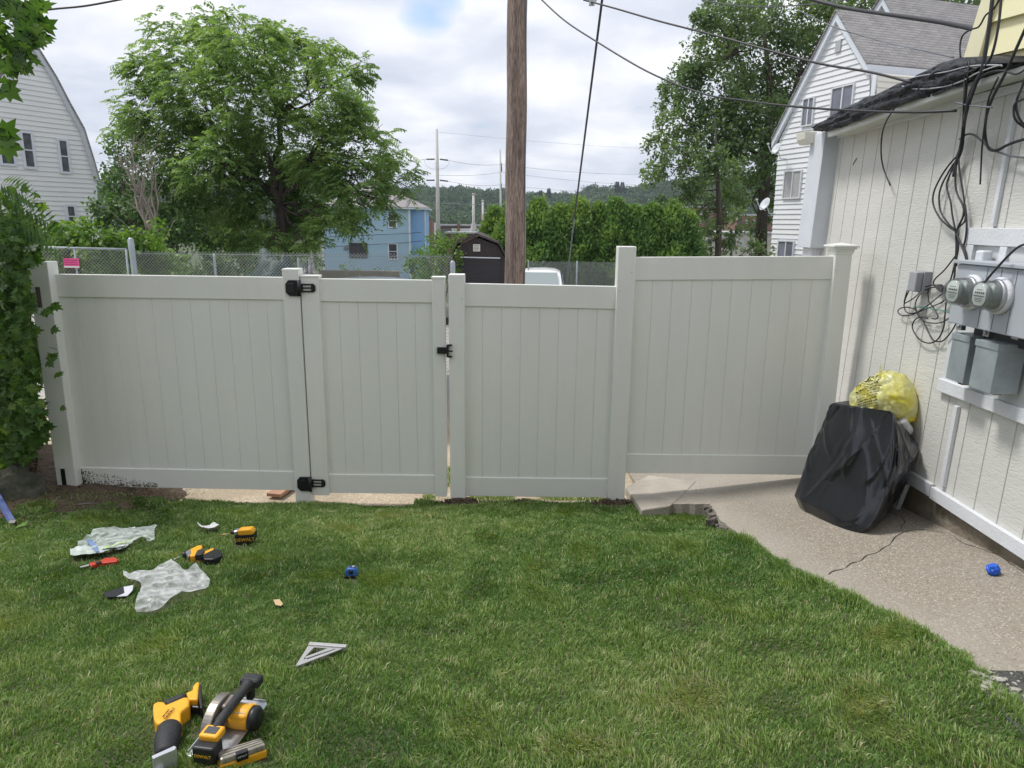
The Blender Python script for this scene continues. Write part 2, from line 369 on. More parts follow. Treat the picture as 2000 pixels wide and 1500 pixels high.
# lawn soil sheet
LW = mat('lawn_soil', (.07, .085, .032), .95, col2=(.055, .06, .028), vscale=5, bump=1, bscale=60)
mb = MB(); gx = 110; gy = 80
XA, XB, YA, YB = -7.5, 3.4, -4.0, 5.72
for j in range(gy + 1):
    for i in range(gx + 1):
        x = XA + (XB - XA) * i / gx; y = YA + (YB - YA) * (j / gy) ** .8
        e = edgex(y); dz = 0
        if x > e - .015: dz = -.2 * sstep(e - .015, e + .06, x)
        ye_ = 5.60 if x > -.8 else 5.44 + .04 * mn.noise((x * 3, 0, 0))
        if y > ye_: dz -= .16 * (y - ye_) / .12
        mb.v.append((x, y, lawnz(x, y) + dz + .008 * mn.noise((x * 4, y * 4, 0))))
for j in range(gy):
    for i in range(gx): a = j * (gx + 1) + i; mb.f.append((a, a + 1, a + gx + 2, a + gx + 1)); mb.sm.append(True)
tag(mb.build('lawn', LW, origin=(0, 0, 0)), kind='structure')

# exposed aggregate walkway
AG = bpy.data.materials.new('aggregate'); AG.use_nodes = True; t = AG.node_tree; p = t.nodes['Principled BSDF']; p.inputs['Roughness'].default_value = .85
geo = N(t, 'ShaderNodeNewGeometry')
vo = N(t, 'ShaderNodeTexVoronoi', i_Scale=105); L(t, geo.outputs['Position'], vo.inputs['Vector'])
vs = N(t, 'ShaderNodeSeparateColor'); L(t, vo.outputs['Color'], vs.inputs[0])
peb = ramp(t, vs.outputs[0], [(0, (.09, .075, .065)), (.25, (.29, .245, .19)), (.5, (.16, .145, .135)), (.75, (.37, .315, .245)), (1, (.56, .53, .47))])
edge = ramp(t, vo.outputs['Distance'], [(.25, 0), (.6, 1)])
pb = mix(t, edge, peb, (.27, .237, .188))
nn = N(t, 'ShaderNodeTexNoise', i_Scale=1.6, i_Detail=6, i_Roughness=.6); L(t, geo.outputs['Position'], nn.inputs['Vector'])
pb = mix(t, ramp(t, nn.outputs[0], [(.5, 0), (.75, .35)]), pb, (.30, .285, .255))
at = N(t, 'ShaderNodeAttribute', attribute_name='smoothc')
pb = mix(t, math_(t, 'MULTIPLY', at.outputs['Fac'], .72), pb, mix(t, ramp(t, nn.outputs[0], [(.4, 0), (.6, 1)]), (.32, .29, .245), (.38, .35, .30)))
L(t, pb, p.inputs['Base Color'])
b = N(t, 'ShaderNodeBump', i_Strength=.7); b.inputs['Distance'].default_value = .006; L(t, vo.outputs['Distance'], b.inputs['Height']); b.invert = True; L(t, b.outputs[0], p.inputs['Normal'])
# outline of the slab (top), following the broken edge
def rough_edge(pts, amp=.012, step=.05):
    out = []
    for a, b in zip(pts, pts[1:]):
        n = max(1, int((b - a).length / step)); d = (b - a).normalized(); s = Vector((-d.y, d.x, 0))
        for i in range(n):
            q = a.lerp(b, i / n); out.append(q + s * amp * mn.noise((q.x * 14, q.y * 14, 2)) * 2)
    out.append(pts[-1]); return out
def S(x, y, u=0): return Vector((x, y, slabz(x, y) + u))
outl = rough_edge([EDGE[0] + Vector((-.06, .05, .006)), EDGE[1]] + EDGE[2:8]) + rough_edge(EDGE[8:] + [S(EDGE[-1].x - .1, 1.2), S(EDGE[-1].x - .1, -4)], .006)
outl += [S(3.1, -4), S(3.1, 8.2), S(1.12, 8.2), S(1.12, 6.0), EDGE[0] + Vector((-.10, .62, .05))]
outl = [Vector((q.x, q.y, slabz(q.x, q.y))) for q in outl]
# crack lines carved as thin dark grooves
mb = MB(); mb.prism(outl[::-1], (0, 0, -.16))
wk = mb.build('walkway', AG, origin=(0, 0, 0)); tag(wk, kind='structure')
bm = bmesh.new(); bm.from_mesh(wk.data)
bmesh.ops.triangulate(bm, faces=[f for f in bm.faces if len(f.verts) > 4])
for _ in range(3):
    es = [e for e in bm.edges if e.calc_length() > .35]
    if es: bmesh.ops.subdivide_edges(bm, edges=es, cuts=1); bmesh.ops.triangulate(bm, faces=[f for f in bm.faces if len(f.verts) > 3])
bm.to_mesh(wk.data); bm.free()
a = wk.data.attributes.new('smoothc', 'FLOAT', 'POINT')
for i, v in enumerate(wk.data.vertices):
    x, y = v.co.x, v.co.y; e = edgex(y)
    a.data[i].value = max(1 - sstep(.0, .22, x - e) if y < 5 else 0, sstep(5.0, 5.25, y) * sstep(6.4, 6.0, y) * .8)
# smooth concrete kerb step at the left end of the walkway
K = [aPl(*q, (0, 0, .10), Vector((0, 0, 1))) for q in ((1253, 997), (1308, 995), (1330, 975), (1360, 940), (1268, 912), (1222, 935))]
K = [Vector((q.x, q.y, slabz(q.x, q.y) + .007)) for q in K]
mb = MB(); mb.prism(K[::-1], (0, 0, -.25)); st = mb.build('concrete_step', CONC, bevel=.012, seg=2); tag(st, 'cracked grey concrete step at the foot of the tall fence post, beside the aggregate path', 'step')
# broken rim of old concrete at the corner of the walkway
mb = MB(); random.seed(3)
for (px, py, r) in ((1320, 984, .055), (1340, 980, .07), (1362, 981, .06), (1384, 989, .055), (1400, 1004, .045), (1330, 992, .05), (1352, 993, .055)):
    q = aL(px, py, .02); n = 9; ring = []
    for i in range(n):
        an = 2 * math.pi * i / n; rr = r * random.uniform(.75, 1.2); ring.append(q + Vector((math.cos(an) * rr * 1.4, math.sin(an) * rr, .045 + .022 * math.sin(i * 2.3 + px))))
    mb.prism(ring, (0, 0, -.12))
rub = MB()
for k in range(46):
    t0 = random.random(); i = int(t0 * 4); q = EDGE[1 + i].lerp(EDGE[2 + i], t0 * 4 - i) + Vector((random.uniform(-.035, .005), random.uniform(-.03, .03), random.uniform(-.09, -.02))); s_ = random.uniform(.012, .034); rub.box(q, (s_ * 2, s_ * 1.5, s_ * 1.6), Matrix.Rotation(random.random() * 3, 3, 'Z') @ Matrix.Rotation(random.uniform(-.5, .5), 3, 'X'))
tag(mb.build('broken_concrete', mat('old_concrete', (.19, .17, .145), .95, col2=(.07, .062, .055), vscale=14, bump=2, bscale=30), bevel=.012, seg=2), 'broken weathered concrete rim at the path corner between step and lawn', 'concrete')
tag(rub.build('rubble', MT['old_concrete'], bevel=.005), 'dark crumbled rubble in the crevice between the path edge and the lawn', 'rubble', None, 'stuff')
# cracks in the walkway, shallow dark seams
CRK = mat('crack_dirt', (.035, .03, .025), 1)
def crack(pts, wd=.004):
    P = rough_edge([aS(*q, .0015) for q in pts], .012, .03); m_ = MB(); vs = []
    for i, q in enumerate(P):
        d = (P[min(i + 1, len(P) - 1)] - P[max(i - 1, 0)]).normalized(); s = Vector((-d.y, d.x, 0)) * wd * (.5 + random.random()) * .5
        vs += [q - s, q + s]
    m_.add(vs, [(2 * i, 2 * i + 1, 2 * i + 3, 2 * i + 2) for i in range(len(P) - 1)]); return m_
cm = MB()
for pts, wd in (([(1620, 1122), (1662, 1102), (1705, 1082), (1740, 1062), (1762, 1038), (1800, 1034), (1842, 1040)], .006), ([(1760, 1035), (1768, 1015), (1740, 1000)], .005), ([(1858, 1046), (1880, 1060), (1920, 1073), (1960, 1090), (2000, 1118)], .005),
                ([(1905, 1312), (1960, 1318), (2010, 1330)], .006)):
    c_ = crack(pts, wd); cm.add(c_.v, c_.f)
tag(cm.build('path_cracks', CRK), kind='structure')

# ================================================================ the vinyl fence
FY = 5.6
def fbox(mb, x0, x1, z0, z1, y0, y1): mb.box(((x0 + x1) / 2, (y0 + y1) / 2, (z0 + z1) / 2), (abs(x1 - x0), y1 - y0, z1 - z0))
def fpost(x0, x1, z0, z1, parent, cap='flat', name='post', wd=.127):
    mb = MB(); fbox(mb, x0, x1, z0, z1, FY - .063, FY + .064)
    o = mb.build(name, VINYL, parent, bevel=.006, seg=3); return o
def panel(x0, x1, ztl, ztr, zbl, zbr, parent, rail=.178, n=None, brail=.165, yo=0):
    """rails top and bottom, tongue and groove boards between; follows the drop of the rails"""
    g = .0; n = n or round((x1 - x0) / .152)
    lo = lambda x: zbl + (zbr - zbl) * (x - x0) / (x1 - x0); hi = lambda x: ztl + (ztr - ztl) * (x - x0) / (x1 - x0)
    for nm, f0, f1 in (('top_rail', lambda x: hi(x) - rail, hi), ('bottom_rail', lo, lambda x: lo(x) + brail)):
        mb = MB(); y0 = FY - .022 + yo; y1 = FY + .022 + yo
        q = [Vector((x0, y0, f0(x0))), Vector((x1, y0, f0(x1))), Vector((x1, y0, f1(x1))), Vector((x0, y0, f1(x0)))]
        mb.prism(q[::-1], (0, y1 - y0, 0)); mb.build(nm, VINYL, parent, bevel=.004, seg=2)
    mb = MB(); y = FY - .011 + yo; wdt = (x1 - x0) / n
    for i in range(n):
        a = x0 + i * wdt; b = a + wdt; g = .0034; cx = [(a + g * .25, y + .0045), (a + g, y), (b - g, y), (b - g * .25, y + .0045)]
        vs = []
        for (x, yy) in cx: vs += [(x, yy, lo(x) + brail - .01), (x, yy, hi(x) - rail + .01)]
        vs += [(b + g * .25, y + .0045, lo(b) + brail - .01), (b + g * .25, y + .0045, hi(b) - rail + .01)]
        mb.add(vs, [(2 * k, 2 * k + 2, 2 * k + 3, 2 * k + 1) for k in range(4)])
    fbox(mb, x0, x1, min(zbl, zbr) + brail + .02, min(ztl, ztr) - rail - .02, y + .012, y + .022)
    mb.build('boards', VINYL, parent)
def Z(px, py): return aY(px, py, FY).z
def X(px, py): return aY(px, py, FY).x
lf = empty('vinyl_fence', (-2.7, FY, 0), 'long cream vinyl fence section between vine-covered corner post and hinge post, mud-splashed at its foot', 'fence', 'cream vinyl fence runs')
# corner post: hollow vinyl with two routed rail holes in its left part
cp = MB(); x0, x1 = X(75, 515) - .02, X(107, 600)
x0 = -3.735; x1 = -3.575
mbp = MB(); ztop = Z(90, 515)
y0, y1 = FY - .10, FY + .03
mbp.box(((x0 + x1) / 2, (y0 + y1) / 2, ztop / 2 - .03), (x1 - x0, y1 - y0, ztop + .1)); pl = mbp.build('post', VINYL, lf, bevel=.006, seg=3)
hm = mat('post_hole', (.12, .10, .085), .9)
for (za, zb, mm) in ((1.60, 1.76, hm), (.10, .28, BLK)):
    mh = MB(); mh.box((x0 + .062, y0 - .002, (za + zb) / 2), (.036, .006, zb - za)); mh.build('rail_hole', mm, pl, bevel=.003)
mh = MB(); mh.box((x0 + .12, y0 - .001, 1.28), (.06, .003, .003), Matrix.Rotation(R(15), 3, 'Y')); mh.build('scratch', BLK, pl)
panel(-3.60, -1.79, Z(112, 535), Z(555, 541), Z(160, 948), Z(578, 956), lf, n=12)
# mud splashes on the lower rail
ms = MB(); random.seed(5)
for i in range(1000):
    u = random.random() ** 2.2; x = -3.57 + u * .62; h = .02 + .09 * (1 - u) * random.random() ** .7; zb = Z(160, 948) + .003
    z = zb + random.random() ** 2.6 * (.14 - .11 * u); s = random.uniform(.001, .0042); ms.box((x, FY - .0235, z + h * .1), (s, .003, s * random.uniform(1, 3.2)))
ms.build('mud_splashes', mat('mud', (.07, .055, .04), .95), lf)
P2a, P2b = -1.790, -1.662
fpost(P2a, P2b, -.06, Z(572, 524), lf, name='post')
rf = empty('vinyl_fence', (.2, FY, 0), 'cream vinyl fence stepping up from low section to the tall one beside the wall', 'fence', 'cream vinyl fence runs')
P3a, P3b = -.502, -.378
fpost(P3a, P3b, -.02, Z(893, 535), rf); P4a, P4b = .806, .945
fpost(P4a, P4b, 0, Z(1225, 481), rf)
panel(P3b - .01, P4a + .01, Z(910, 553), Z(1203, 559), Z(910, 967), Z(1183, 970), rf, n=8)
panel(P4b - .01, 2.49, Z(1243, 502), Z(1626, 500), Z(1220, 922), Z(1578, 926), rf, n=10)
p5 = fpost(2.478, 2.605, .2, Z(1650, 482), rf)
capz = Z(1650, 482); mb = MB(); cx, cy = 2.5415, FY
for (hw, z0, z1) in ((.068, -.055, -.035), (.074, -.035, -.018), (.086, -.018, -.002), (.098, -.002, .012)): mb.box((cx, cy, capz + (z0 + z1) / 2), (2 * hw, 2 * hw, z1 - z0 - .0004))
h = .098; mb.add([(cx - h, cy - h, capz + .0125), (cx + h, cy - h, capz + .0125), (cx + h, cy + h, capz + .0125), (cx - h, cy + h, capz + .0125), (cx, cy, capz + .032)], [(0, 1, 4), (1, 2, 4), (2, 3, 4), (3, 0, 4), (3, 2, 1, 0)])
mb.build('post_cap', VINYL, p5, bevel=.003)
for (px, py) in ((1234, 532), (1210, 568), (1634, 527), (1211, 894), (1186, 940), (902, 583), (560, 560), (561, 566), (1634, 905)):
    q = aY(px, py, FY - .0665); scr = MB(); scr.lathe((q.x, q.y, q.z), (0, -1, 0), [(.0045, 0), (.0045, .002), (.002, .003)], 8); scr.build('screw', STEEL, rf if px > 700 else lf)
# the gate
gt = empty('gate', (-1.09, FY, 0), 'narrow cream vinyl gate with black hinges and latch, hung between two fence posts', 'gate')
G0, G1 = -1.60, -.534; Gz0 = Z(735, 962); Gz1 = Z(735, 545)
for a, b in ((G0 - .055, G0 + .086), (G1 - .098, G1 + .0)):
    mb = MB(); fbox(mb, a, b, Gz0 - .012, Gz1 + .012, FY - .048, FY + .048); s_ = mb.build('stile', VINYL, gt, bevel=.005, seg=3)
    mb = MB(); fbox(mb, a - .004, b + .004, Gz1 + .010, Gz1 + .026, FY - .052, FY + .052); mb.build('cap', VINYL, s_, bevel=.003)
panel(G0 + .08, G1 - .09, Gz1 + .0, Gz1 - .002, Gz0, Gz0, gt, n=6)
def hinge(z):
    hb = MB(); y = FY - .0665
    q = [(-.058, -.035), (-.058, .03), (-.035, .062), (.045, .062), (.045, -.062), (-.03, -.062)]
    hb.prism([Vector((P2b - .045 + a, y, z + c)) for a, c in q][::-1], (0, -.014, 0)); hb.box((P2b - .055, y - .018, z), (.05, .01, .075)); o = hb.build('hinge', BLK, gt, bevel=.004)
    k = MB(); k.tube([(P2b + .004, y - .012, z - .062), (P2b + .004, y - .012, z + .062)], .014, 14); k.build('hinge_barrel', BLK, o)
    a = MB(); y2 = FY - .0485
    for zz in (-.027, 0, .027): a.box((P2b + .052, y2 - .006, z + zz), (.092, .009, .013 if zz else .011))
    a.prism([Vector((P2b + .09 + c, y2, z + d)) for c, d in ((0, -.034), (0, .034), (.018, .034), (.034, .018), (.034, -.018), (.018, -.034))][::-1], (0, -.011, 0))
    a.box((P2b + .016, y2 - .010, z), (.02, .02, .068)); a.build('hinge_arm', BLK, o, bevel=.003)
hinge(Z(578, 561)); hinge(Z(600, 939))
lz = Z(875, 682); lt = MB(); lt.box((G1 - .025, FY - .0605, lz), (.075, .024, .052)); lo_ = lt.build('latch', BLK, gt, bevel=.004)
lt = MB(); lt.box((G1 + .022, FY - .072, lz), (.018, .045, .10)); lt.box((G1 + .038, FY - .09, lz), (.052, .009, .012)); lt.box((G1 + .040, FY - .08, lz + .046), (.036, .02, .014)); lt.box((G1 + .040, FY - .08, lz - .046), (.036, .02, .014))
lt.build('latch_lever', BLK, lo_, bevel=.003)
# ================================================================ garage with leaning wall on the right
gr = empty('garage', (2.9, 3.6, .3), 'white grooved plywood garage at the right with black roofing curling over its eave', 'garage')
ZT = aW(1800, 226).z; ZB = aW(1827, 973).z
YE = aW(1630, 275).y + .02
mb = MB(); ys_ = []; y = YE; prof = []
while y > -1.2:
    prof += [(y, 0), (y - .192, 0), (y - .194, .006), (y - .201, .006)]; y -= .2035
vs = []
for (yy, o) in prof: vs += [W(yy, ZB, -o), W(yy, ZT + .02, -o)]
mb.add(vs, [(2 * i, 2 * i + 2, 2 * i + 3, 2 * i + 1) for i in range(len(prof) - 1)])
yl = prof[-1][0]
mb.prism([W(YE, ZB, -.03), W(yl, ZB, -.03), W(yl, ZT + .02, -.03), W(YE, ZT + .02, -.03)], (.12, 0, 0))
mb.build('siding', WALLW, gr)
def wslab(name, y0, y1, z0a, z1a, z0b=None, z1b=None, off=.02, m=TRIMW, base=.001, parent=gr, bevel=.003):
    """flat board on the wall: y0 far end, y1 near end; heights a at y0, b at y1"""
    z0b = z0a if z0b is None else z0b; z1b = z1a if z1b is None else z1b
    mb = MB(); q = [W(y0, z0a, base), W(y1, z0b, base), W(y1, z1b, base), W(y0, z1a, base)]
    mb.prism(q, Vector((-off, 0, 0))); return mb.build(name, m, parent, bevel=bevel)
b1t = aW(1827, 946); b1b = aW(1827, 973); b0t = aW(1764, 916); b0b = aW(1762, 935)
wslab('skirting_board', 6.3, b1t.y + .005, b0b.z - .02, b0t.z - .01, b1b.z, b1t.z, off=.03)
c1 = aW(1833, 953); c2 = aW(1833, 978)
wslab('skirting_board', b1t.y - .012, -1.0, c2.z, c1.z, c2.z + .01, c1.z + .03, off=.034)
# batten strips
for (a, b) in (((1872, 792), (1846, 950)),):
    p0 = aW(*a); p1 = aW(*b); wslab('batten', p0.y + .006, p0.y - .03, p1.z, p0.z, off=.024)
p0 = aW(1986, 205); p1 = aW(1942, 442); wslab('batten', p0.y + .004, p0.y - .028, p1.z, p0.z + .04, off=.024, m=TRIMW)
# frieze board, upper wedge and fascia
f0 = aW(1633, 262); f1 = aW(1990, 172)
wslab('frieze_board', YE, -1, ZT - .012, ZT + .035, off=.026)
XF = 2.60
bot = [(1616, 268), (1650, 256), (1700, 238), (1758, 218), (1800, 203), (1875, 178), (1940, 158), (2010, 136)]
top = [(1616, 254), (1650, 243), (1700, 224), (1758, 205), (1800, 190), (1875, 166), (1940, 146), (2010, 124)]
B_ = [aX(*q, XF) for q in bot]; T_ = [aX(*q, XF) for q in top]
mb = MB(); mb.prism(B_ + T_[::-1], (.03, 0, 0)); mb.build('fascia', mat('fascia_paint', (.62, .64, .62), .6, var=.12, vscale=4), gr, bevel=.003)
mb = MB()
sf = [Vector((XF + .03, q.y, q.z + .012)) for q in B_] ; sw = [W(q.y, q.z + .012, .0) for q in B_]
n = len(sf); mb.add(sf + sw, [(i, i + 1, n + i + 1, n + i) for i in range(n - 1)])
mb.add([W(q.y, ZT + .03, .004) for q in B_] + [W(q.y, q.z + .03, .004) for q in B_], [(i, i + 1, n + i + 1, n + i) for i in range(n - 1)])
mb.build('soffit', mat('soffit_paint', (.55, .57, .53), .7, var=.1), gr)
# roof deck sloping with the eave, under the membrane
mb = MB(); rp = [Vector((XF - .02, q.y, q.z + .005)) for q in T_] ; mb.add(rp + [p_ + Vector((3.2, 0, 0)) for p_ in rp] , [(i, i + 1, len(rp) + i + 1, len(rp) + i) for i in range(len(rp) - 1)])
MEM = mat('roof_membrane', (.010, .012, .016), .5, col2=(.028, .032, .038), vscale=7, bump=2.5, bscale=13, stretch=(1, .5, 2.6), spec=.3)
mb.build('roof', MEM, gr)
mt = [(1583, 246), (1608, 229), (1640, 208), (1672, 194), (1705, 181), (1745, 160), (1790, 139), (1825, 121), (1850, 113), (1885, 112), (1904, 124)]
mbm = [(1592, 256), (1612, 257), (1640, 249), (1672, 237), (1705, 225), (1745, 210), (1790, 194), (1825, 183), (1850, 175), (1880, 165), (1896, 158)]
nV = 18; vs = []; nu = 130
def lerp_px(L_, t_):
    s = t_ * (len(L_) - 1); i = min(int(s), len(L_) - 2); f = s - i; return (L_[i][0] * (1 - f) + L_[i + 1][0] * f, L_[i][1] * (1 - f) + L_[i + 1][1] * f)
for i in range(nu + 1):
    a = lerp_px(mt, i / nu); b = lerp_px(mbm, i / nu)
    for j in range(nV + 1):
        v = j / nV; q = aX(a[0] * (1 - v) + b[0] * v, a[1] * (1 - v) + b[1] * v, XF - .03)
        wr = mn.noise((q.y * 5 + q.z * 9, q.z * 26, 1)) * .030 + abs(mn.noise((q.y * 16, q.z * 50, 5))) * .03
        q.x += wr - .02 * math.sin(math.pi * v) + .05 * (1 - v) ** 4 ; q.z += mn.noise((q.y * 9, 0, 4)) * .008 * (1 - v); vs.append(q)
fs = [(i * (nV + 1) + j, (i + 1) * (nV + 1) + j, (i + 1) * (nV + 1) + j + 1, i * (nV + 1) + j + 1) for i in range(nu) for j in range(nV)]
mb = MB(); mb.add(vs, fs, True)
back = [v + Vector((.35, 0, .02)) for v in vs[::nV + 1]]; n0 = len(back); mb.add(vs[::nV + 1] + back, [(i, i + 1, n0 + i + 1, n0 + i) for i in range(n0 - 1)], True)
mem = mb.build('roof_membrane', MEM, gr); sdm = mem.modifiers.new('s', 'SOLIDIFY'); sdm.thickness = .008
# corner column, gutter end
cY = aW(1608, 340, .1).y
mb = MB(); zt = aX(1600, 256, 2.615).z; q0 = W(cY, 2.1, .13); q1 = W(cY, zt, .13)
mb.prism([W(cY, 2.09, .13), W(cY, 2.09, -.02), W(cY, zt, -.02), W(cY, zt, .13)], (0, .3, 0)); mb.build('corner_column', mat('column_paint', (.60, .64, .69), .6, var=.08), gr, bevel=.004)
mb = MB(); mb.prism([W(cY + .06, .2, .085), W(cY + .06, .2, -.02), W(cY + .06, 2.09, -.02), W(cY + .06, 2.09, .085)], (0, .2, 0)); mb.build('corner_post', TRIMW, gr)
wslab('corner_trim', YE + .03, YE - .045, ZB, ZT - .013, off=.02)
g0 = aX(1584, 268, 2.64); mb = MB(); mb.prism([g0 + Vector((a, 0, z)) for a, z in ((-.06, .05), (.05, .05), (.05, -.05), (-.02, -.05), (-.05, -.01))], (0, .2, 0)); mb.build('gutter', mat('gutter_cream', (.68, .67, .60), .5), gr, bevel=.004)
# stone foundation
mb = MB(); fy = [6.7, 6, 5.4, 5, 4.6, 4.2, 3.8, 3.4, 3, 2, 1, -1.2]
a_ = [W(y_, slabz(2.8, y_) - .1, -.02) + Vector((.01 * mn.noise((y_, 0, 0)), 0, 0)) for y_ in fy]; b_ = [W(y_, ZB + .06 + .0 * y_, -.012) for y_ in fy]
mb.add(a_ + b_, [(i, i + 1, len(fy) + i + 1, len(fy) + i) for i in range(len(fy) - 1)])
mb.build('foundation', mat('foundation_concrete', (.25, .215, .165), .95, col2=(.14, .12, .085), vscale=5, bump=2, bscale=25), gr)
p0 = aS(1745, 985); mb = MB(); q = aW(1752, 925, .05); 
mb.prism([W(q.y + .03, slabz(2.8, q.y), .07), W(q.y - .06, slabz(2.8, q.y) - .01, .05), W(q.y - .10, b0b.z, .035), W(q.y + .02, b0b.z, .035)], (.03, 0, 0)); mb.build('loose_board', TRIMW, gr)
# boards around the meters
k0 = aW(1839, 762); k1 = aW(1842, 738); k2 = aW(2000, 824); k3 = aW(2000, 790)
wslab('mounting_rail', k0.y, -.5, k0.z, k1.z, off=.035)
t0 = aW(1895, 445); t1 = aW(1900, 478)
wslab('mounting_frame', t0.y, -.5, t1.z, t0.z, off=.034)
wslab('mounting_frame', t0.y - .001, t0.y - .115, 2.04, t1.z - .0015, off=.0335)
t2 = aW(1965, 480); wslab('mounting_frame', t2.y, t2.y - .06, 2.04, t1.z - .0015, off=.0335)
wslab('backing_board', t0.y - .005, -.5, k1.z - .002, t1.z, off=.012, m=mat('backing_paint', (.60, .62, .63), .7, var=.08))
mb = MB(); q = aW(1990, 188)
# hook mark on the siding
hk = [aW(1673, 309, .004), aW(1671, 313, .006), aW(1668, 317, .005), aW(1666, 322, .004)]; mb = MB(); mb.tube(hk, .003, 6); mb.build('hook', BLK, gr)

# yellow clapboard upper house
yo = aX(1900, 100, 2.80); ud = Vector((.34, -1, 0)).normalized(); nd = Vector((-1, -.34, 0)).normalized()
def aYh(px, py): return aPl(px, py, yo, nd)
YE2 = mat('yellow_clapboard', (.80, .755, .47), .55, var=.05, vscale=2)
yh = empty('yellow_house', (yo.x, yo.y, 3.0), 'pale yellow clapboard house corner rising above the garage at top right', 'house')
oP = [aYh(1925, 8), aYh(1876, 186), aYh(2150, 110), aYh(2300, -250), aYh(1985, -250)]
poly = [((q - yo).dot(ud), q.z) for q in oP]
siding('clapboards', yo, ud, nd, [poly[4], poly[1], poly[2], poly[3]], .19, YE2, yh, lip=.03)
c_ = [aYh(1929, 0), aYh(1872, 184), aYh(1890, 186), aYh(1918, 130), aYh(1955, 0), aYh(1990, -180), aYh(1978, -180)]
mb = MB(); mb.prism([q + nd * .03 for q in (c_[0], c_[1], c_[2], c_[3], c_[4], c_[5], c_[6])], nd * .02); mb.build('corner_board', mat('yellow_trim', (.79, .755, .52), .55, var=.04), yh)
mb = MB(); q = [aYh(1925, -2), aYh(1874, 182), aYh(2150, 110), aYh(2300, -250), aYh(1990, -250)]; mb.prism([k - nd * .02 for k in q], -nd * 2.0); mb.build('wall', YE2, yh)

# ================================================================ meters and boxes on the wall
def ybox(px0, py0, px1, py1):
    a = aW(px0, py0); b = aW(px1, py1); return a, b
mp = empty('meter_cabinet', W(4.3, 1.69, .05), 'wide grey painted metal cabinet with two round glass electric meters on the wall', 'meter cabinet')
D = .15; CB = .0375
ya = aW(1874, 514, D + .03).y; yb = 3.2; zt = aW(1874, 514, D).z; zb = aW(1857, 628, D).z
mb = MB(); mb.prism([W(ya, zb, CB), W(yb, zb, CB), W(yb, zt, CB), W(ya, zt, CB)], Vector((-D, 0, 0))); mb.build('cabinet', GREYP, mp, bevel=.006)
mb = MB(); mb.prism([W(ya + .012, zt + .003, CB), W(yb, zt + .003, CB), W(yb, zt + .022, CB), W(ya + .012, zt + .022, CB)], Vector((-D - .02, 0, 0))); mb.build('top_flange', GREYP, mp, bevel=.003)
for px in (1927, 1955, 1986):
    q = aW(px, 540, CB + D).y; mb = MB(); mb.prism([W(q, zb + .01, CB + D), W(q - .004, zb + .01, CB + D), W(q - .004, zt - .01, CB + D), W(q, zt - .01, CB + D)], (-.002, 0, 0)); mb.build('seam', mat('seam_grey', (.16, .17, .19), .6), mp)
GL = bpy.data.materials.new('clear_glass'); GL.use_nodes = True; t = GL.node_tree; t.nodes.clear()
g1 = N(t, 'ShaderNodeBsdfGlossy'); g1.inputs['Roughness'].default_value = .03; tr = N(t, 'ShaderNodeBsdfTransparent'); tr.inputs[0].default_value = (.9, .93, .92, 1); fr = N(t, 'ShaderNodeFresnel', i_IOR=1.45)
ms_ = N(t, 'ShaderNodeMixShader'); L(t, math_(t, 'MULTIPLY', fr.outputs[0], .7), ms_.inputs[0]); L(t, tr.outputs[0], ms_.inputs[1]); L(t, g1.outputs[0], ms_.inputs[2]); o_ = N(t, 'ShaderNodeOutputMaterial'); L(t, ms_.outputs[0], o_.inputs[0])
DIAL = mat('dial_plate', (.72, .73, .71), .5)
def meter(px, py, lab):
    c = aW(px, py, CB + D); ax = (-WN).normalized(); c = c + ax * .001
    e = empty('electric_meter', c, lab, 'electric meter', 'round glass electric meters on the cabinet')
    mb = MB(); mb.lathe(c, ax, [(.098, 0), (.098, .02), (.088, .03), (.084, .03)]); mb.build('collar', TRIMW, e)
    mb = MB(); mb.lathe(c, ax, [(.084, .028), (.088, .034), (.088, .046), (.082, .05), (.078, .05)]); mb.build('ring', mat('ring_metal', (.45, .46, .48), .35, metal=.6), e)
    mb = MB(); mb.lathe(c, ax, [(.074, .03), (.074, .052), (.066, .056), (.066, .075), (.054, .078), (.054, .094), (.063, .097), (.063, .114), (.059, .116)]); mb.build('mechanism', mat('mechanism_grey', (.36, .38, .385), .4, var=.18, vscale=9), e)
    mb = MB(); mb.lathe(c, ax, [(.079, .045), (.078, .08), (.074, .115), (.067, .132), (.05, .140), (.02, .143)], 32); mb.build('glass_cover', GL, e)
    f = c + ax * .1185; up = Vector((0, 0, 1)) - ax * ax.z; up.normalize(); sd_ = up.cross(ax).normalized() 
    mb = MB(); ring = []
    for i in range(28):
        t_ = 2 * math.pi * i / 28; x_ = math.cos(t_) * .061; z_ = math.sin(t_) * .061; z_ = max(-.055, z_); x_ = max(-.053, min(.053, x_)); ring.append(f + sd_ * x_ + up * z_)
    mb.prism(ring, ax * .002); dp = mb.build('dial_face', DIAL, e)
    mb = MB()
    for i in range(5): mb.lathe(f + ax * .0022 + sd_ * (-.032 + .016 * i) + up * .012, ax, [(.0062, 0), (.0062, .0006)], 12)
    mb.box(f + ax * .0026 - up * .006, (.002, .085, .004), None); mb.build('dial_marks', mat('dial_ink', (.05, .05, .05), .5), dp)
    for i in range(5): text_mesh(str((3, 7, 0, 5, 2)[i]), .011, 'digit', DIAL, dp, f + ax * .0034 + sd_ * (-.032 + .016 * i) + up * .012, -sd_ if (-sd_).cross(up).dot(ax) > 0 else sd_, up, .0002)
    mb = MB()
    for r_, w_ in ((.028, .05), (-.018, .06), (-.026, .066), (-.034, .05)): mb.box(f + ax * .0028 + up * r_, (.001, w_, .0022))
    mb.build('dial_lines', mat('dial_ink', (.05, .05, .05), .5), dp)
meter(1902, 571, 'electric meter with round glass dome, the left of the two on the grey cabinet')
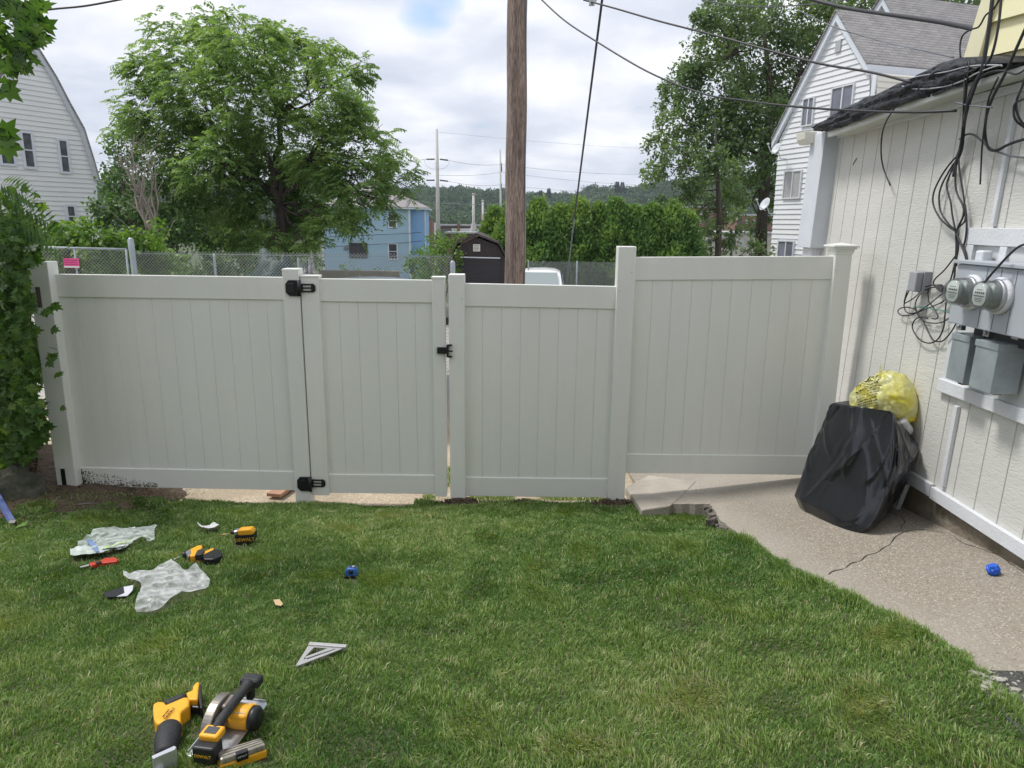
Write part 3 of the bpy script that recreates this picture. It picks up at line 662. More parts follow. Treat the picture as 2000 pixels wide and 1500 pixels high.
meter(1957, 578, 'electric meter with round glass dome, the right of the two, crossed by a black cable')
def sbox(pts_tl, pts_bl, px_w, D_, lab):
    """sloping fronted galvanised box hanging under the cabinet"""
    a = aW(*pts_tl, CB + D_); b = aW(*pts_bl, CB + D_); r_ = aW(*px_w, CB + D_); z1 = a.z; z0 = b.z; y0 = a.y; y1 = r_.y
    e = empty('breaker_box', W((y0 + y1) / 2, z0, CB), lab, 'breaker box', 'grey metal breaker boxes below the meters')
    mb = MB(); mb.prism([W(y0, z0, CB), W(y1, z0, CB), W(y1, z1, CB), W(y0, z1, CB)], Vector((-D_, 0, 0))); mb.build('box', GALV, e, bevel=.004)
    mb = MB(); mb.prism([W(y0 + .004, z1 - .03, CB), W(y1 - .004, z1 - .03, CB), W(y1 - .004, z1 + .006, CB), W(y0 + .004, z1 + .006, CB)], Vector((-D_ - .006, 0, 0))); mb.build('lid_lip', GALV, e, bevel=.003)
    mb = MB(); mb.prism([W((y0 + y1) / 2 + .02, z0 - .02, CB + .03), W((y0 + y1) / 2 - .02, z0 - .02, CB + .03), W((y0 + y1) / 2 - .02, z0 - .001, CB + .03), W((y0 + y1) / 2 + .02, z0 - .001, CB + .03)], Vector((-.05, 0, 0))); mb.build('knockout', mat('rust', (.22, .09, .04), .9, var=.5, vscale=30), e)
sbox((1862, 651), (1846, 738), (1896, 660), .12, 'narrow galvanised breaker box below the cabinet, the left and smaller one')
sbox((1908, 664), (1893, 756), (1953, 668), .15, 'galvanised breaker box below the cabinet, the larger one at the right')
mb = MB(); mb.prism([W(ya - .1, zb - .07, CB), W(3.5, zb - .07, CB), W(3.5, zb - .004, CB), W(ya - .1, zb - .004, CB)], Vector((-.05, 0, 0))); bc = mb.build('conduit_shadow_bar', mat('shadow_dark', (.03, .03, .035), .6), mp)
bc.name = 'bracket'  # no bracket: near-black bar standing in for shadow under the cabinet
for px, py in ((1880, 637), (1933, 650), (1990, 655)):
    q = aW(px, py, CB + .05); mb = MB(); mb.box((q.x - .008, q.y, q.z), (.03, .05, .045)); mb.lathe((q.x - .023, q.y, q.z), (-1, 0, 0), [(.012, 0), (.012, .008)], 10); mb.build('clamp', STEEL, mp, bevel=.003)
q = aW(1921, 503, .06); mb = MB(); mb.box(q, (.06, .07, .08)); mb.build('conduit_stub', TRIMW, mp, bevel=.01)
# small grey junction box with a hinged face
jb = empty('junction_box', aW(1785, 552, .02), 'small grey plastic telephone box on the wall above the cable loops', 'junction box')
jy = aW(1775, 540, .1).y; jz0 = aW(1768, 569, .1).z; jz1 = aW(1778, 529, .1).z; jw = .10
mb = MB(); mb.prism([W(jy, jz0 + .0, .002), W(jy - jw, jz0, .002), W(jy - jw, jz1, .002), W(jy, jz1, .002)], (-.05, 0, 0)); mb.build('base', mat('box_grey', (.27, .28, .31), .5), jb, bevel=.004)
mb = MB(); mb.prism([W(jy + .002, jz0 + .006, .054), W(jy - jw * .9, jz0 + .006, .054), W(jy - jw * .9, jz1 - .004, .054), W(jy + .002, jz1 - .004, .054)], (-.045, 0, 0)); mb.build('cover', mat('cover_grey', (.31, .32, .35), .5), jb, bevel=.006)
# ---------------------------------------------------------------- cables on the wall
def smooth_path(P, k=4):
    out = []; n = len(P)
    for i in range(n - 1):
        p0, p1, p2, p3 = P[max(0, i - 1)], P[i], P[i + 1], P[min(n - 1, i + 2)]
        for j in range(k):
            t_ = j / k; out.append(.5 * ((2 * p1) + (p2 - p0) * t_ + (2 * p0 - 5 * p1 + 4 * p2 - p3) * t_ * t_ + (3 * p1 - p0 - 3 * p2 + p3) * t_ ** 3))
    return out + [P[-1]]
def wcable(pts, r, lab, off=.03, m=CABLE, cat='cable', group='cables hanging on the garage wall', name='wall_cable'):
    P = []
    for q in pts:
        o_ = q[2] if len(q) > 2 else off; o_ += (max(o_, .24) - o_) * sstep(262, 205, q[1]) * (1 if q[0] < 2012 else .6); P.append(aW(q[0], q[1], o_))
    mb = MB(); mb.tube(smooth_path(P), r, 7); return tag(mb.build(name, m), lab, cat, group)
def xcable(pts, r, lab, name='wall_cable', m=CABLE, **k): return wcable([(a, b, k.get('off', .14)) for a, b in pts], r, lab, m=m, name=name)
A = .045
wcable([(1941, -30, .2), (1937, 10, .2), (1928, 80, .2), (1917, 140, .18), (1905, 165, .16), (1888, 215, .16), (1882, 250, .07), (1878, 290, .05), (1867, 320, A), (1863, 345, A)], .011, 'thick black service cable dropping past the yellow corner board to the wall bundle')
wcable([(1958, -30, .2), (1950, 50, .2), (1938, 105, .2), (1924, 130, .17), (1908, 152, .15), (1893, 185, .14), (1886, 215, .12), (1881, 245, .1)], .007, 'black cable beside the thick service cable, bending below the clapboards')
wcable([(2010, 40, .2), (1985, 95, .2), (1965, 140, .18), (1940, 188, .14), (1927, 225, .1), (1924, 262, .08), (1931, 290, .06), (1948, 293, .06), (1968, 283, .06), (1990, 275, .06), (2010, 270, .06)], .008, 'long black cable slanting down across the clapboards and hooking back to the right edge')
wcable([(1950, 150, .17), (1932, 190, .13), (1925, 230, .1), (1918, 290, .06), (1915, 350, .05), (1914, 360, .05)], .005, 'thin black cable hanging straight below the hook')
wcable([(1888, 120, .2), (1884, 160, .2), (1882, 215, .1), (1879, 260, .05), (1871, 300, A), (1855, 320, A), (1838, 345, A), (1824, 375, A), (1823, 400, A), (1835, 425, A), (1852, 442, A), (1868, 455, A), (1872, 480, A), (1868, 505, A), (1862, 530, A)], .0055, 'black cable making the widest bow left of the wall bundle')
wcable([(1893, 118, .2), (1889, 160, .2), (1881, 240, .06), (1873, 300, A), (1856, 330, A), (1840, 360, A), (1834, 385, A), (1838, 415, A), (1855, 440, A), (1866, 452, A), (1867, 500, A), (1861, 560, A), (1850, 580, A), (1838, 592, .03)], .0055, 'black cable making the second bow inside the widest one')
wcable([(1874, 305, A), (1858, 335, A), (1849, 360, A), (1852, 378, A), (1857, 395, A), (1860, 420, A), (1866, 450, A)], .0055, 'black cable on the left side of the narrow bow with a tie wrap')
wcable([(1872, 305, A), (1874, 335, A), (1880, 370, A), (1884, 400, A), (1885, 430, A), (1872, 445, A), (1868, 460, A)], .0055, 'black cable on the right side of the narrow bow')
wcable([(1870, 300, A), (1867, 330, A), (1866, 360, A), (1870, 380, A), (1880, 400, A), (1882, 420, A), (1868, 452, A), (1868, 480, A), (1868, 520, A)], .006, 'black cable down the middle of the wall bundle')
wcable([(1885, 400, A), (1888, 440, A), (1885, 470, A), (1882, 480, A), (1886, 495, A), (1889, 512, A)], .006, 'black cable dropping to the top of the meter cabinet')
wcable([(1868, 455, A), (1876, 475, A), (1885, 498, A), (1888, 512, A)], .006, 'short black cable crossing to the top of the meter cabinet')
wcable([(1872, 450, A), (1868, 500, A), (1860, 535, A), (1852, 558, A), (1849, 580, .03), (1846, 610, .03), (1843, 640, .03), (1832, 662, .03), (1818, 670, .03), (1800, 666, .03), (1786, 650, .03), (1782, 635, .03), (1790, 622, .03), (1805, 619, .03), (1812, 622, .03)], .0045, 'black cable hanging in the lowest round loop under the telephone box')
wcable([(1866, 500, A), (1845, 527, .04), (1828, 543, .04), (1823, 553, .03), (1829, 562, .03), (1838, 561, .03)], .0045, 'thin black cable slanting to the left into the wire splice')
wcable([(1776, 567, .06), (1768, 585, .05), (1766, 600, .04), (1773, 611, .04), (1790, 610, .03), (1810, 598, .03), (1830, 582, .03), (1845, 570, .03), (1852, 560, .03)], .004, 'black wire leaving the telephone box in a shallow sag')
wcable([(1772, 567, .06), (1766, 590, .05), (1772, 590, .04), (1790, 578, .03), (1805, 562, .03), (1822, 557, .03), (1838, 558, .03)], .004, 'black wire from the telephone box to the wire splice')
wcable([(1838, 560, .03), (1815, 563, .03), (1797, 575, .03), (1788, 592, .03), (1789, 608, .03), (1798, 622, .03), (1812, 630, .03), (1838, 630, .03), (1858, 618, .03)], .004, 'black wire looping around the splices below the telephone box')
wcable([(1790, 605, .03), (1772, 600, .03), (1757, 603, .03), (1754, 610, .03), (1762, 616, .03), (1780, 615, .03), (1805, 605, .03), (1840, 590, .03), (1848, 580, .03)], .004, 'black wire poking out furthest left below the telephone box')
wcable([(1815, 562, .03), (1812, 572, .03), (1815, 590, .03), (1825, 603, .03), (1832, 618, .03), (1828, 623, .03), (1820, 622, .03)], .004, 'short black wire twisted down to the lower splice')
wcable([(1787, 600, .03), (1795, 615, .03), (1805, 630, .03), (1813, 648, .03), (1823, 664, .03), (1838, 667, .03), (1850, 658, .03), (1863, 640, .03), (1868, 628, .03)], .0045, 'black wire swinging from the loops to the foot of the meter cabinet')
wcable([(1784, 600, .032), (1805, 600, .032), (1822, 604, .032), (1840, 606, .032), (1856, 612, .032)], .003, 'thin green earth wire among the black loops', m=mat('green_wire', (.03, .22, .16), .5))
mb = MB(); q = aW(1838, 563, .02)
for d_ in (-.02, .0, .02): mb.box(q + Vector((0, d_, d_ * .3)), (.03, .022, .035))
tag(mb.build('wire_splice', mat('splice_grey', (.09, .09, .09), .6, var=.5, vscale=60), bevel=.004), 'dark bundled wire splice on the wall beside the meter cabinet', 'wire splice')
wcable([(2010, 475, .2), (1985, 485, .22), (1950, 520, .25), (1920, 555, .27)], .006, 'black cable slanting across the face of the right meter')
wcable([(2010, 190, .12), (1985, 200, .1), (1980, 215, .08), (1984, 235, .08), (2010, 255, .08)], .006, 'black cable curling at the right edge above the meters')
wcable([(2010, 130, .14), (1996, 170, .12), (1985, 200, .1), (1990, 230, .08), (2010, 255, .09)], .006, 'black cable bowing at the right edge below the clapboards')
wcable([(1874, 272, .05), (1890, 262, .05), (1905, 265, .05), (1920, 278, .05), (1940, 293, .05), (1965, 302, .05), (1990, 307, .05), (2010, 308, .05)], .006, 'grey cable arching to the right over the trim boards', m=WIREG)
wcable([(1905, 158, .16), (1930, 142, .17), (1960, 138, .17), (1985, 145, .17), (2010, 130, .17)], .005, 'black wire arched over the yellow clapboards')
wcable([(1762, 168, .2), (1790, 174, .22), (1840, 170, .22), (1880, 158, .18), (1910, 142, .17), (1950, 128, .17), (1957, 130, .17)], .004, 'pale grey wire sagging in front of the black roofing', m=mat('pale_wire', (.35, .36, .38), .5))
wcable([(1770, 155, .2), (1800, 148, .2), (1850, 140, .2), (1890, 130, .17), (1930, 127, .17), (1957, 128, .17)], .004, 'pale wire running along the top of the black roofing', m=mat('pale_wire', (.35, .36, .38), .5))
wcable([(1757, 120, .2), (1756, 172, .22), (1758, 190, .22), (1748, 210, .22), (1732, 235, .2), (1723, 262, .15), (1721, 300, .08), (1726, 330, .05), (1739, 362, .04)][1:], .0055, 'loose black cable end curling down in front of the grooved siding')
wcable([(1876, 112, .2), (1875, 90, .2), (1880, 70, .2), (1895, 58, .2), (1912, 52, .2), (1925, 30, .2), (1940, 18, .2), (1955, -5, .2)], .005, 'black cable arching up from the roofing past the yellow corner')
wcable([(1868, 200, .17), (1888, 205, .17), (1915, 208, .16), (1938, 210, .14)], .005, 'bare end of the service wire tied at the wall', m=WIREG)

# unseen house wing added behind the camera to shade the fence front
mb = MB(); mb.prism([Vector((-9, -6.4, -.2)), Vector((4.6, -6.4, -.2)), Vector((4.6, -6.4, 6.6)), Vector((-9, -6.4, 6.6))], (0, -4, 0)); mb.build('added_shade_wing', mat('added_wing_siding', (.42, .40, .34), .7), yh)
mb = MB(); mb.prism([Vector((-9.3, -6.0, 6.61)), Vector((-9.3, -10.8, 6.61)), Vector((-9.3, -8.4, 8.6))], (14.2, 0, 0)); mb.build('added_wing_roof', mat('added_roof', (.10, .10, .10), .95), yh)
for x_ in (-7, -4.4, -1.2, 1.6):  # windows of the added wing
    for z_ in (1.6, 4.3): mb = MB(); mb.box((x_, -6.38, z_), (1.0, .1, 1.4)); wf_ = mb.build('window', TRIMW, yh); mb = MB(); mb.box((x_, -6.34, z_), (.84, .06, 1.24)); mb.build('pane', GLASSD, wf_)
# ================================================================ houses and things beyond the fence
def hplane(px, Y, vpx):
    O = aY(px, 420, Y); q = ray(vpx, 436); u = Vector((q.x, q.y, 0)).normalized()
    if u.x < 0: u = -u
    n = Vector((u.y, -u.x, 0)); 
    if (Vector((0, 0, CH)) - O).dot(n) < 0: n = -n
    return O, u, n
def hx(O, n, px, py): return aPl(px, py, O, n)
SHG = bpy.data.materials.new('shingles'); SHG.use_nodes = True; t = SHG.node_tree; p = t.nodes['Principled BSDF']; p.inputs['Roughness'].default_value = .95
c = N(t, 'ShaderNodeTexCoord'); sp = N(t, 'ShaderNodeSeparateXYZ'); geo = N(t, 'ShaderNodeNewGeometry'); L(t, geo.outputs['Position'], sp.inputs[0])
cbn = N(t, 'ShaderNodeCombineXYZ'); L(t, math_(t, 'ADD', sp.outputs[0], math_(t, 'MULTIPLY', sp.outputs[1], .45)), cbn.inputs[0]); L(t, sp.outputs[2], cbn.inputs[1])
br = N(t, 'ShaderNodeTexBrick'); br.inputs['Scale'].default_value = 1; br.inputs['Brick Width'].default_value = .42; br.inputs['Row Height'].default_value = .11; br.inputs['Mortar Size'].default_value = .012
br.inputs['Color1'].default_value = (.30, .29, .285, 1); br.inputs['Color2'].default_value = (.22, .212, .21, 1); br.inputs['Mortar'].default_value = (.11, .105, .105, 1); L(t, cbn.outputs[0], br.inputs['Vector'])
nn = N(t, 'ShaderNodeTexNoise', i_Scale=1.5, i_Detail=5); L(t, geo.outputs['Position'], nn.inputs['Vector'])
L(t, mix(t, ramp(t, nn.outputs[0], [(.35, 0), (.7, .35)]), br.outputs[0], (.36, .345, .34)), p.inputs['Base Color'])
def window(O, u, n, px, parent, m_frame=TRIMH, sash=1, dep=.09, curtain=None, double=False, fr=.06, name='window'):
    """px: four corners as pixels tl,tr,br,bl on the wall plane"""
    q = [hx(O, n, *k) for k in px]; s0 = sum((k - O).dot(u) for k in (q[0], q[3])) / 2; s1 = sum((k - O).dot(u) for k in (q[1], q[2])) / 2
    z1 = (q[0].z + q[1].z) / 2; z0 = (q[2].z + q[3].z) / 2
    def P(s, z, o): k = O + u * s + n * o; return Vector((k.x, k.y, z))
    def slab(mb, a, b, c_, d, o0, o1): mb.prism([P(a, c_, o0), P(b, c_, o0), P(b, d, o0), P(a, d, o0)], n * (o1 - o0))
    f = MB()
    for (a, b, c_, d) in ((s0 - fr, s0, z0 - fr, z1 + fr), (s1, s1 + fr, z0 - fr, z1 + fr), (s0, s1, z1, z1 + fr), (s0, s1, z0 - fr, z0)): slab(f, a, b, c_, d, .0, dep)
    fo = f.build(name, m_frame, parent)
    g = MB(); slab(g, s0, s1, z0, z1, -.01, dep * .55); g.build('pane', curtain or GLASSD, fo)
    s = MB(); zm = (z0 + z1) / 2
    if double: slab(s, (s0 + s1) / 2 - .03, (s0 + s1) / 2 + .03, z0, z1, dep * .5, dep * .85)
    else: slab(s, s0, s1, zm - .025, zm + .025, dep * .5, dep * .85)
    s.build('sash_bar', m_frame, fo); return fo
def strip(mb, a, b, w_, n, th=.08):
    d = (b - a).normalized(); up = n.cross(d).normalized()
    mb.prism([a, b, b + up * w_, a + up * w_], n * th)
# ---- left white house (curved gambrel gable)
O, u, n = hplane(190, 33, 1760)
h = empty('white_house', O, 'white clapboard house at the far left with steep curved gable and narrow sash windows', 'house')
h.location.z = -1
out = [(198, 560), (188, 352), (178, 318), (158, 254), (130, 205), (104, 155), (60, 83), (28, 130), (0, 178), (-60, 260), (-60, 600)]
W3 = [hx(O, n, *q) for q in out]; poly = [((q - O).dot(u), q.z) for q in W3]
siding('clapboards', O, u, n, poly, .20, SIDW, h, lip=.035)
mb = MB(); mb.prism([q - n * .03 for q in W3], -n * 9); mb.build('wall', SIDW, h)
mb = MB()
rk = [(190, 354), (180, 318), (160, 254), (132, 204), (106, 154), (60, 80)]
R3 = [hx(O, n, *q) for q in rk]
for a, b in zip(R3, R3[1:]): strip(mb, a, b, .16, n, .14)
L3 = [hx(O, n, *q) for q in ((60, 80), (28, 128), (-4, 178))]
for a, b in zip(L3, L3[1:]): strip(mb, a, b, .14, n, .12)
mb.build('rake_board', mat('rake_grey', (.52, .55, .60), .5, var=.05), h)
mb = MB()
for a, b in zip(R3, R3[1:]): mb.prism([a + n * .16, b + n * .16, b + n * .16 + Vector((.05, 0, .07)), a + n * .16 + Vector((.05, 0, .07))], -n * 9.2)
mb.build('roof', SHG, h)
mb = MB(); a = hx(O, n, 58, 76); b = hx(O, n, -60, 262); c_ = hx(O, n, -60, 75)
mb.prism([a - n * .5, b - n * .5, c_ - n * .5], -n * .3); mb.build('roof_wing', mat('brown_shingles', (.22, .19, .175), .95, var=.35, vscale=8, stretch=(1, 1, 5)), h)
mb = MB(); a = hx(O, n, 188, 352); b = hx(O, n, 196, 560); strip(mb, b, a, .12, n, .04); mb.build('corner_board', TRIMH, h)
WCUR = mat('window_screened', (.10, .11, .13), .25, var=.6, vscale=2.5)
for px in (((115, 274), (129, 277), (133, 336), (119, 334)), ((42, 259), (58, 262), (66, 327), (49, 324)), ((-6, 250), (18, 253), (26, 321), (3, 318)), ((130, 403), (143, 404), (147, 442), (134, 441))):
    window(O, u, n, px, h, mat('window_trim', (.60, .63, .70), .5), curtain=WCUR, fr=.09, dep=.09)
# ---- blue house beyond the chain link
YB = 62
O = aY(700, 440, YB); u = Vector((1, .06, 0)).normalized(); n = Vector((u.y, -u.x, 0))
BL1 = mat('blue_siding', (.38, .54, .68), .6, var=.1, vscale=.3); 
h = empty('blue_house', (O.x, O.y, groundz(YB)), 'light blue clapboard house behind the big walnut tree, with grey hip roof', 'house')
zb = -4.2; zt = hx(O, n, 700, 407).z
s0 = (hx(O, n, 629, 450) - O).dot(u); s1 = (hx(O, n, 801, 450) - O).dot(u)
def PB(s, z, o=0.): k = O + u * s + n * o; return Vector((k.x, k.y, z))
siding('clapboards', O, u, n, [(s0, zb), (s1, zb), (s1, zt), (s0, zt)], .16, BL1, h, lip=.03)
mb = MB(); mb.prism([PB(s0, zb, -.04), PB(s1, zb, -.04), PB(s1, zt, -.04), PB(s0, zt, -.04)], -n * 8); mb.build('wall', BL1, h)
s2 = s1 + 1.25; BL2 = mat('blue_siding_lit', (.28, .48, .76), .6, var=.06)  # lit copy of the house's blue, light put into the wing's colour
siding('side_wing_clapboards', O - n * 1.5, u, n, [(s1 - .1, zb), (s2, zb), (s2, zt), (s1 - .1, zt)], .16, BL2, h, lip=.03)
mb = MB(); mb.prism([PB(s1 - .1, zb, -1.55), PB(s2, zb, -1.55), PB(s2, zt, -1.55), PB(s1 - .1, zt, -1.55)], -n * 5); mb.build('side_wing', BL2, h)
mb = MB()
for s in (s0, s1 - .06): mb.prism([PB(s - .06, zb, .03), PB(s + .08, zb, .03), PB(s + .08, zt, .03), PB(s - .06, zt, .03)], n * .04)
mb.prism([PB(s2 - .1, zb, -1.47), PB(s2, zb, -1.47), PB(s2, zt, -1.47), PB(s2 - .1, zt, -1.47)], n * .04)
mb.build('corner_board', TRIMH, h)
mb = MB(); mb.prism([PB(s0 - .35, zt - .02, .4), PB(s1 + .35, zt - .02, .4), PB(s1 + .35, zt + .14, .4), PB(s0 - .35, zt + .14, .4)], -n * 8.6)
mb.prism([PB(s1 + .36, zt - .02, -1.2), PB(s2 + .3, zt - .02, -1.2), PB(s2 + .3, zt + .14, -1.2), PB(s1 + .36, zt + .14, -1.2)], -n * 5.4); mb.build('eave', TRIMH, h)
RF = mat('grey_roof', (.30, .28, .285), .95, var=.15, vscale=3)
mb = MB(); zr = zt + 2.1; A_ = [PB(s0 - .4, zt + .15, .45), PB(s1 + .4, zt + .15, .45), PB(s1 + .4, zt + .15, -8.4), PB(s0 - .4, zt + .15, -8.4), PB(s0 + 3.4, zr, -4), PB(s1 - 3.0, zr, -4)]
mb.add(A_, [(0, 1, 5, 4), (1, 2, 5), (2, 3, 4, 5), (3, 0, 4)])
A_ = [PB(s1 - 2, zt + .15, -1.15), PB(s2 + .35, zt + .15, -1.15), PB(s2 + .35, zt + .15, -6.8), PB(s1 - 2, zt + .15, -6.8), PB(s1 - 1.4, zt + 1.5, -4)]
mb.add(A_, [(0, 1, 4), (1, 2, 4), (2, 3, 4), (3, 0, 4)]); rfb = mb.build('roof', RF, h)
mb = MB(); mb.box(PB(s0 + 4.6, zr + .3, -4), (.7, .6, 1.3)); mb.build('chimney', mat('chimney_brick', (.30, .17, .13), .9, var=.3), rfb)
for px, db in ((((684, 476), (716, 476), (716, 502), (684, 502)), True), (((760, 477), (775, 477), (775, 505), (760, 505)), False), (((760, 419), (773, 419), (773, 443), (760, 443)), False), (((677, 419), (690, 419), (690, 443), (677, 443)), False)):
    window(O, u, n, px, h, TRIMH if not db else mat('dark_frame', (.10, .09, .10), .5), double=db, curtain=mat('screen_dark', (.07, .065, .085), .4, var=.3), fr=.09, dep=.09)
mb = MB(); q = hx(O, n, 676, 484); mb.box(q + n * .12, (.34, .2, .26)); mb.build('wall_lamp', mat('lamp_box', (.25, .24, .22), .6), h, bevel=.03)
for pts in (((629, 463), (700, 460), (790, 456), (823, 454)), ((629, 482), (700, 479), (790, 474), (825, 470))):
    mb = MB(); mb.tube([hx(O, n, *k) + n * .35 for k in pts], .02, 5); mb.build('service_wire', CABLE, h)
# ---- right white house: front gable seen obliquely, and a larger gable roof behind it
O, u, n = hplane(1512, 31, 560)
h = empty('white_house', (O.x, O.y, -1), 'tall white clapboard house behind the garage, with grey shingled gables and dark sliding windows', 'house')
out = [(1495, 620), (1505, 500), (1522, 276), (1641, 26), (1700, 128), (1697, 460), (1697, 620)]
W3 = [hx(O, n, *q) for q in out]; poly = [((q - O).dot(u), q.z) for q in W3]
if poly[0][0] > poly[-1][0]: u = -u; poly = [(-a, b) for a, b in poly]
siding('clapboards', O, u, n, poly, .20, SIDW, h, lip=.035)
inn = -n; v = Vector((inn.x, inn.y, 0)).normalized()
mb = MB(); mb.prism([q + v * .03 for q in W3], v * 9); mb.build('wall', SIDW, h)
ap = hx(O, n, 1641, 22); er = hx(O, n, 1702, 126); el = hx(O, n, 1514, 273)
mb = MB()
for a, b in ((el, ap), (ap, er)):
    d = (b - a).normalized(); dnv = Vector((0, 0, -1)); mb.prism([a, b, b + dnv * .34, a + dnv * .34], n * .16)
mb.build('rake_board', mat('rake_white', (.66, .70, .76), .5, var=.04), h)
mb = MB()
for a, b in ((el, ap), (ap, er)): mb.prism([a + n * .22, b + n * .22, b + n * .22 + Vector((0, 0, .06)), a + n * .22 + Vector((0, 0, .06))], v * 8)
mb.build('roof', SHG, h)
mb = MB(); mb.prism([er, er + Vector((0, 0, -.32)), er + Vector((0, 0, -.32)) - u * .0 + v * 6, er + v * 6], -u * .12); mb.build('fascia', mat('rake_white', (.66, .70, .76), .5), h)
cr = hx(O, n, 1697, 300); BEI = mat('cream_clapboard', (.68, .66, .60), .6)
siding('side_clapboards', cr, v, u if u.dot(-cr) > 0 else -u, [(0, -2), (7, -2), (7, er.z - .34), (0, er.z - .34)], .20, BEI, h, lip=.035)
mb = MB(); q = hx(O, n, 1690, 300); mb.prism([Vector((q.x, q.y, -2)) + n * .03, Vector((cr.x, cr.y, -2)) + n * .03, Vector((cr.x, cr.y, er.z - .35)) + n * .03, Vector((q.x, q.y, er.z - .35)) + n * .03], n * .04); mb.build('corner_board', TRIMH, h)
SCR = mat('window_blue_screen', (.19, .20, .25), .35, var=.25, vscale=1.5); CUR = mat('window_curtained', (.42, .42, .42), .3, var=.25, vscale=4, stretch=(8, 8, 1))
for px, c_ in ((((1572, 197), (1593, 189), (1587, 241), (1569, 247)), SCR), (((1628, 177), (1670, 163), (1664, 218), (1625, 230)), SCR), (((1536, 337), (1567, 334), (1563, 386), (1532, 386)), CUR), (((1522, 472), (1550, 472), (1549, 530), (1520, 530)), SCR)):
    window(O, u, n, px, h, mat('window_white', (.62, .64, .66), .5), double=True, curtain=c_, fr=.05, dep=.09)
mb = MB(); q = [hx(O, n, *k) for k in ((1635, 83), (1646, 76), (1643, 100), (1633, 104))]; mb.prism([k + n * .02 for k in q], n * .05); mb.build('gable_vent', mat('vent_grey', (.45, .47, .50), .6, var=.3, vscale=30), h)
# main gable behind, parallel, further right and nearer
O2 = O + v * 3.4
a2 = aPl(1737, -8, O2, n); r2 = aPl(1822, 152, O2, n); l2 = aPl(1668, 100, O2, n)
W4 = [Vector((l2.x, l2.y, -1)), l2, a2, r2, Vector((r2.x, r2.y, -1))]
siding('clapboards', O2, u, n, [((q - O2).dot(u), q.z - .05) for q in W4], .20, BEI, h, lip=.035)
mb = MB(); mb.prism([q + v * .03 for q in W4], v * 9); mb.build('wall', BEI, h)
mb = MB()
for a, b in ((l2, a2), (a2, r2)): mb.prism([a + n * .02, b + n * .02, b + n * .02 + Vector((0, 0, -.36)), a + n * .02 + Vector((0, 0, -.36))], n * .3)
mb.build('rake_board', mat('rake_white', (.66, .70, .76), .5), h)
mb = MB()
for a, b in ((l2, a2), (a2, r2)):
    k = (b - a).normalized() * 1.6 if b is r2 else Vector(); mb.prism([a + n * .4, b + k + n * .4, b + k + n * .4 + Vector((0, 0, .07)), a + n * .4 + Vector((0, 0, .07))], v * 10)
mb.build('roof', SHG, h)
# satellite dishes on its left corner
def dish(px, py, Y, r, lab):
    c = aY(px, py, Y); e = empty('satellite_dish', c, lab, 'satellite dish', 'satellite dishes on the white house')
    ax = Vector((-.85, -.25, .45)).normalized(); mb = MB(); mb.lathe(c, ax, [(.02, -.05), (r * .6, -.02), (r, .08), (r * .98, .085), (r * .5, .0), (.01, -.02)], 20); mb.build('reflector', mat('dish_grey', (.55, .58, .62), .5), e)
    mb = MB(); mb.tube([c - Vector((0, 0, r * .8)), c + ax * .35 + Vector((0, 0, -.25)), c + ax * .5 + Vector((0, 0, -.05))], .018, 6); mb.box(c + ax * .5 + Vector((0, 0, -.02)), (.08, .06, .07)); mb.build('feed_arm', mat('dish_grey', (.55, .58, .62), .5), e)
    mb = MB(); mb.tube([c - ax * .04, c + Vector((.2, .1, -.35)), c + Vector((.45, .1, -.35))], .022, 6); mb.build('bracket', mat('dish_grey', (.55, .58, .62), .5), e)
dish(1518, 292, 30.4, .24, 'satellite dish under the eave corner of the right white house'); dish(1496, 400, 30, .28, 'lower satellite dish beside the wall of the right white house')
# ---- brown gambrel shed
YS = 24; h = empty('garden_shed', aY(935, 560, YS), 'dark brown gambrel shed with small white vent beside the utility pole', 'shed'); h.location.z = groundz(YS)
sh = [(884, 590), (884, 502), (896, 479), (930, 463), (972, 479), (986, 504), (986, 590)]; q = [aY(*k, YS) for k in sh]
SHW = mat('shed_wood', (.060, .048, .050), .9, var=.45, vscale=4, stretch=(9, 1, .8)); SHD = mat('shed_door', (.045, .040, .046), .85, var=.25, vscale=3, stretch=(1, 1, 9))
mb = MB(); mb.prism(q, (0, 2.8, 0)); mb.build('wall', SHW, h)
mb = MB(); e_ = [aY(*k, YS) for k in ((880, 503), (893, 476), (930, 459), (974, 476), (990, 506))]
for a, b in zip(e_, e_[1:]): mb.prism([a + Vector((0, -.15, 0)), b + Vector((0, -.15, 0)), b + Vector((0, -.15, .07)), a + Vector((0, -.15, .07))], (0, 3.1, 0))
mb.build('roof', mat('shed_roof', (.085, .075, .072), .95, var=.3, vscale=6), h)
q = [aY(*k, YS) for k in ((898, 503), (977, 505), (977, 590), (898, 590))]; mb = MB(); mb.prism([k + Vector((0, -.01, 0)) for k in q], (0, -.04, 0)); mb.build('door', SHD, h)
q = [aY(*k, YS - .05) for k in ((896, 501), (977, 503), (977, 505), (896, 503))]; mb = MB(); mb.prism(q, (0, -.04, 0)); mb.build('door_rail', TRIMH, h)
mb = MB(); c_ = aY(931, 484, YS); mb.box(c_ + Vector((0, -.03, 0)), (.23, .05, .23)); vv = mb.build('vent', mat('vent_white', (.75, .74, .68), .6), h)
mb = MB()
for k in range(4): mb.box(c_ + Vector((0, -.06, -.07 + .047 * k)), (.17, .012, .014))
mb.build('slats', mat('slat_dark', (.12, .11, .10), .7), vv)
mb = MB(); a = aY(988, 470, 26); mb.box((a.x, 26, (a.z - 1) / 2 + .0), (.07, .07, a.z + 1)); tag(mb.build('fence_stake', mat('stake_grey', (.55, .56, .58), .6)), 'thin pale post standing between the brown shed and the utility pole', 'post')
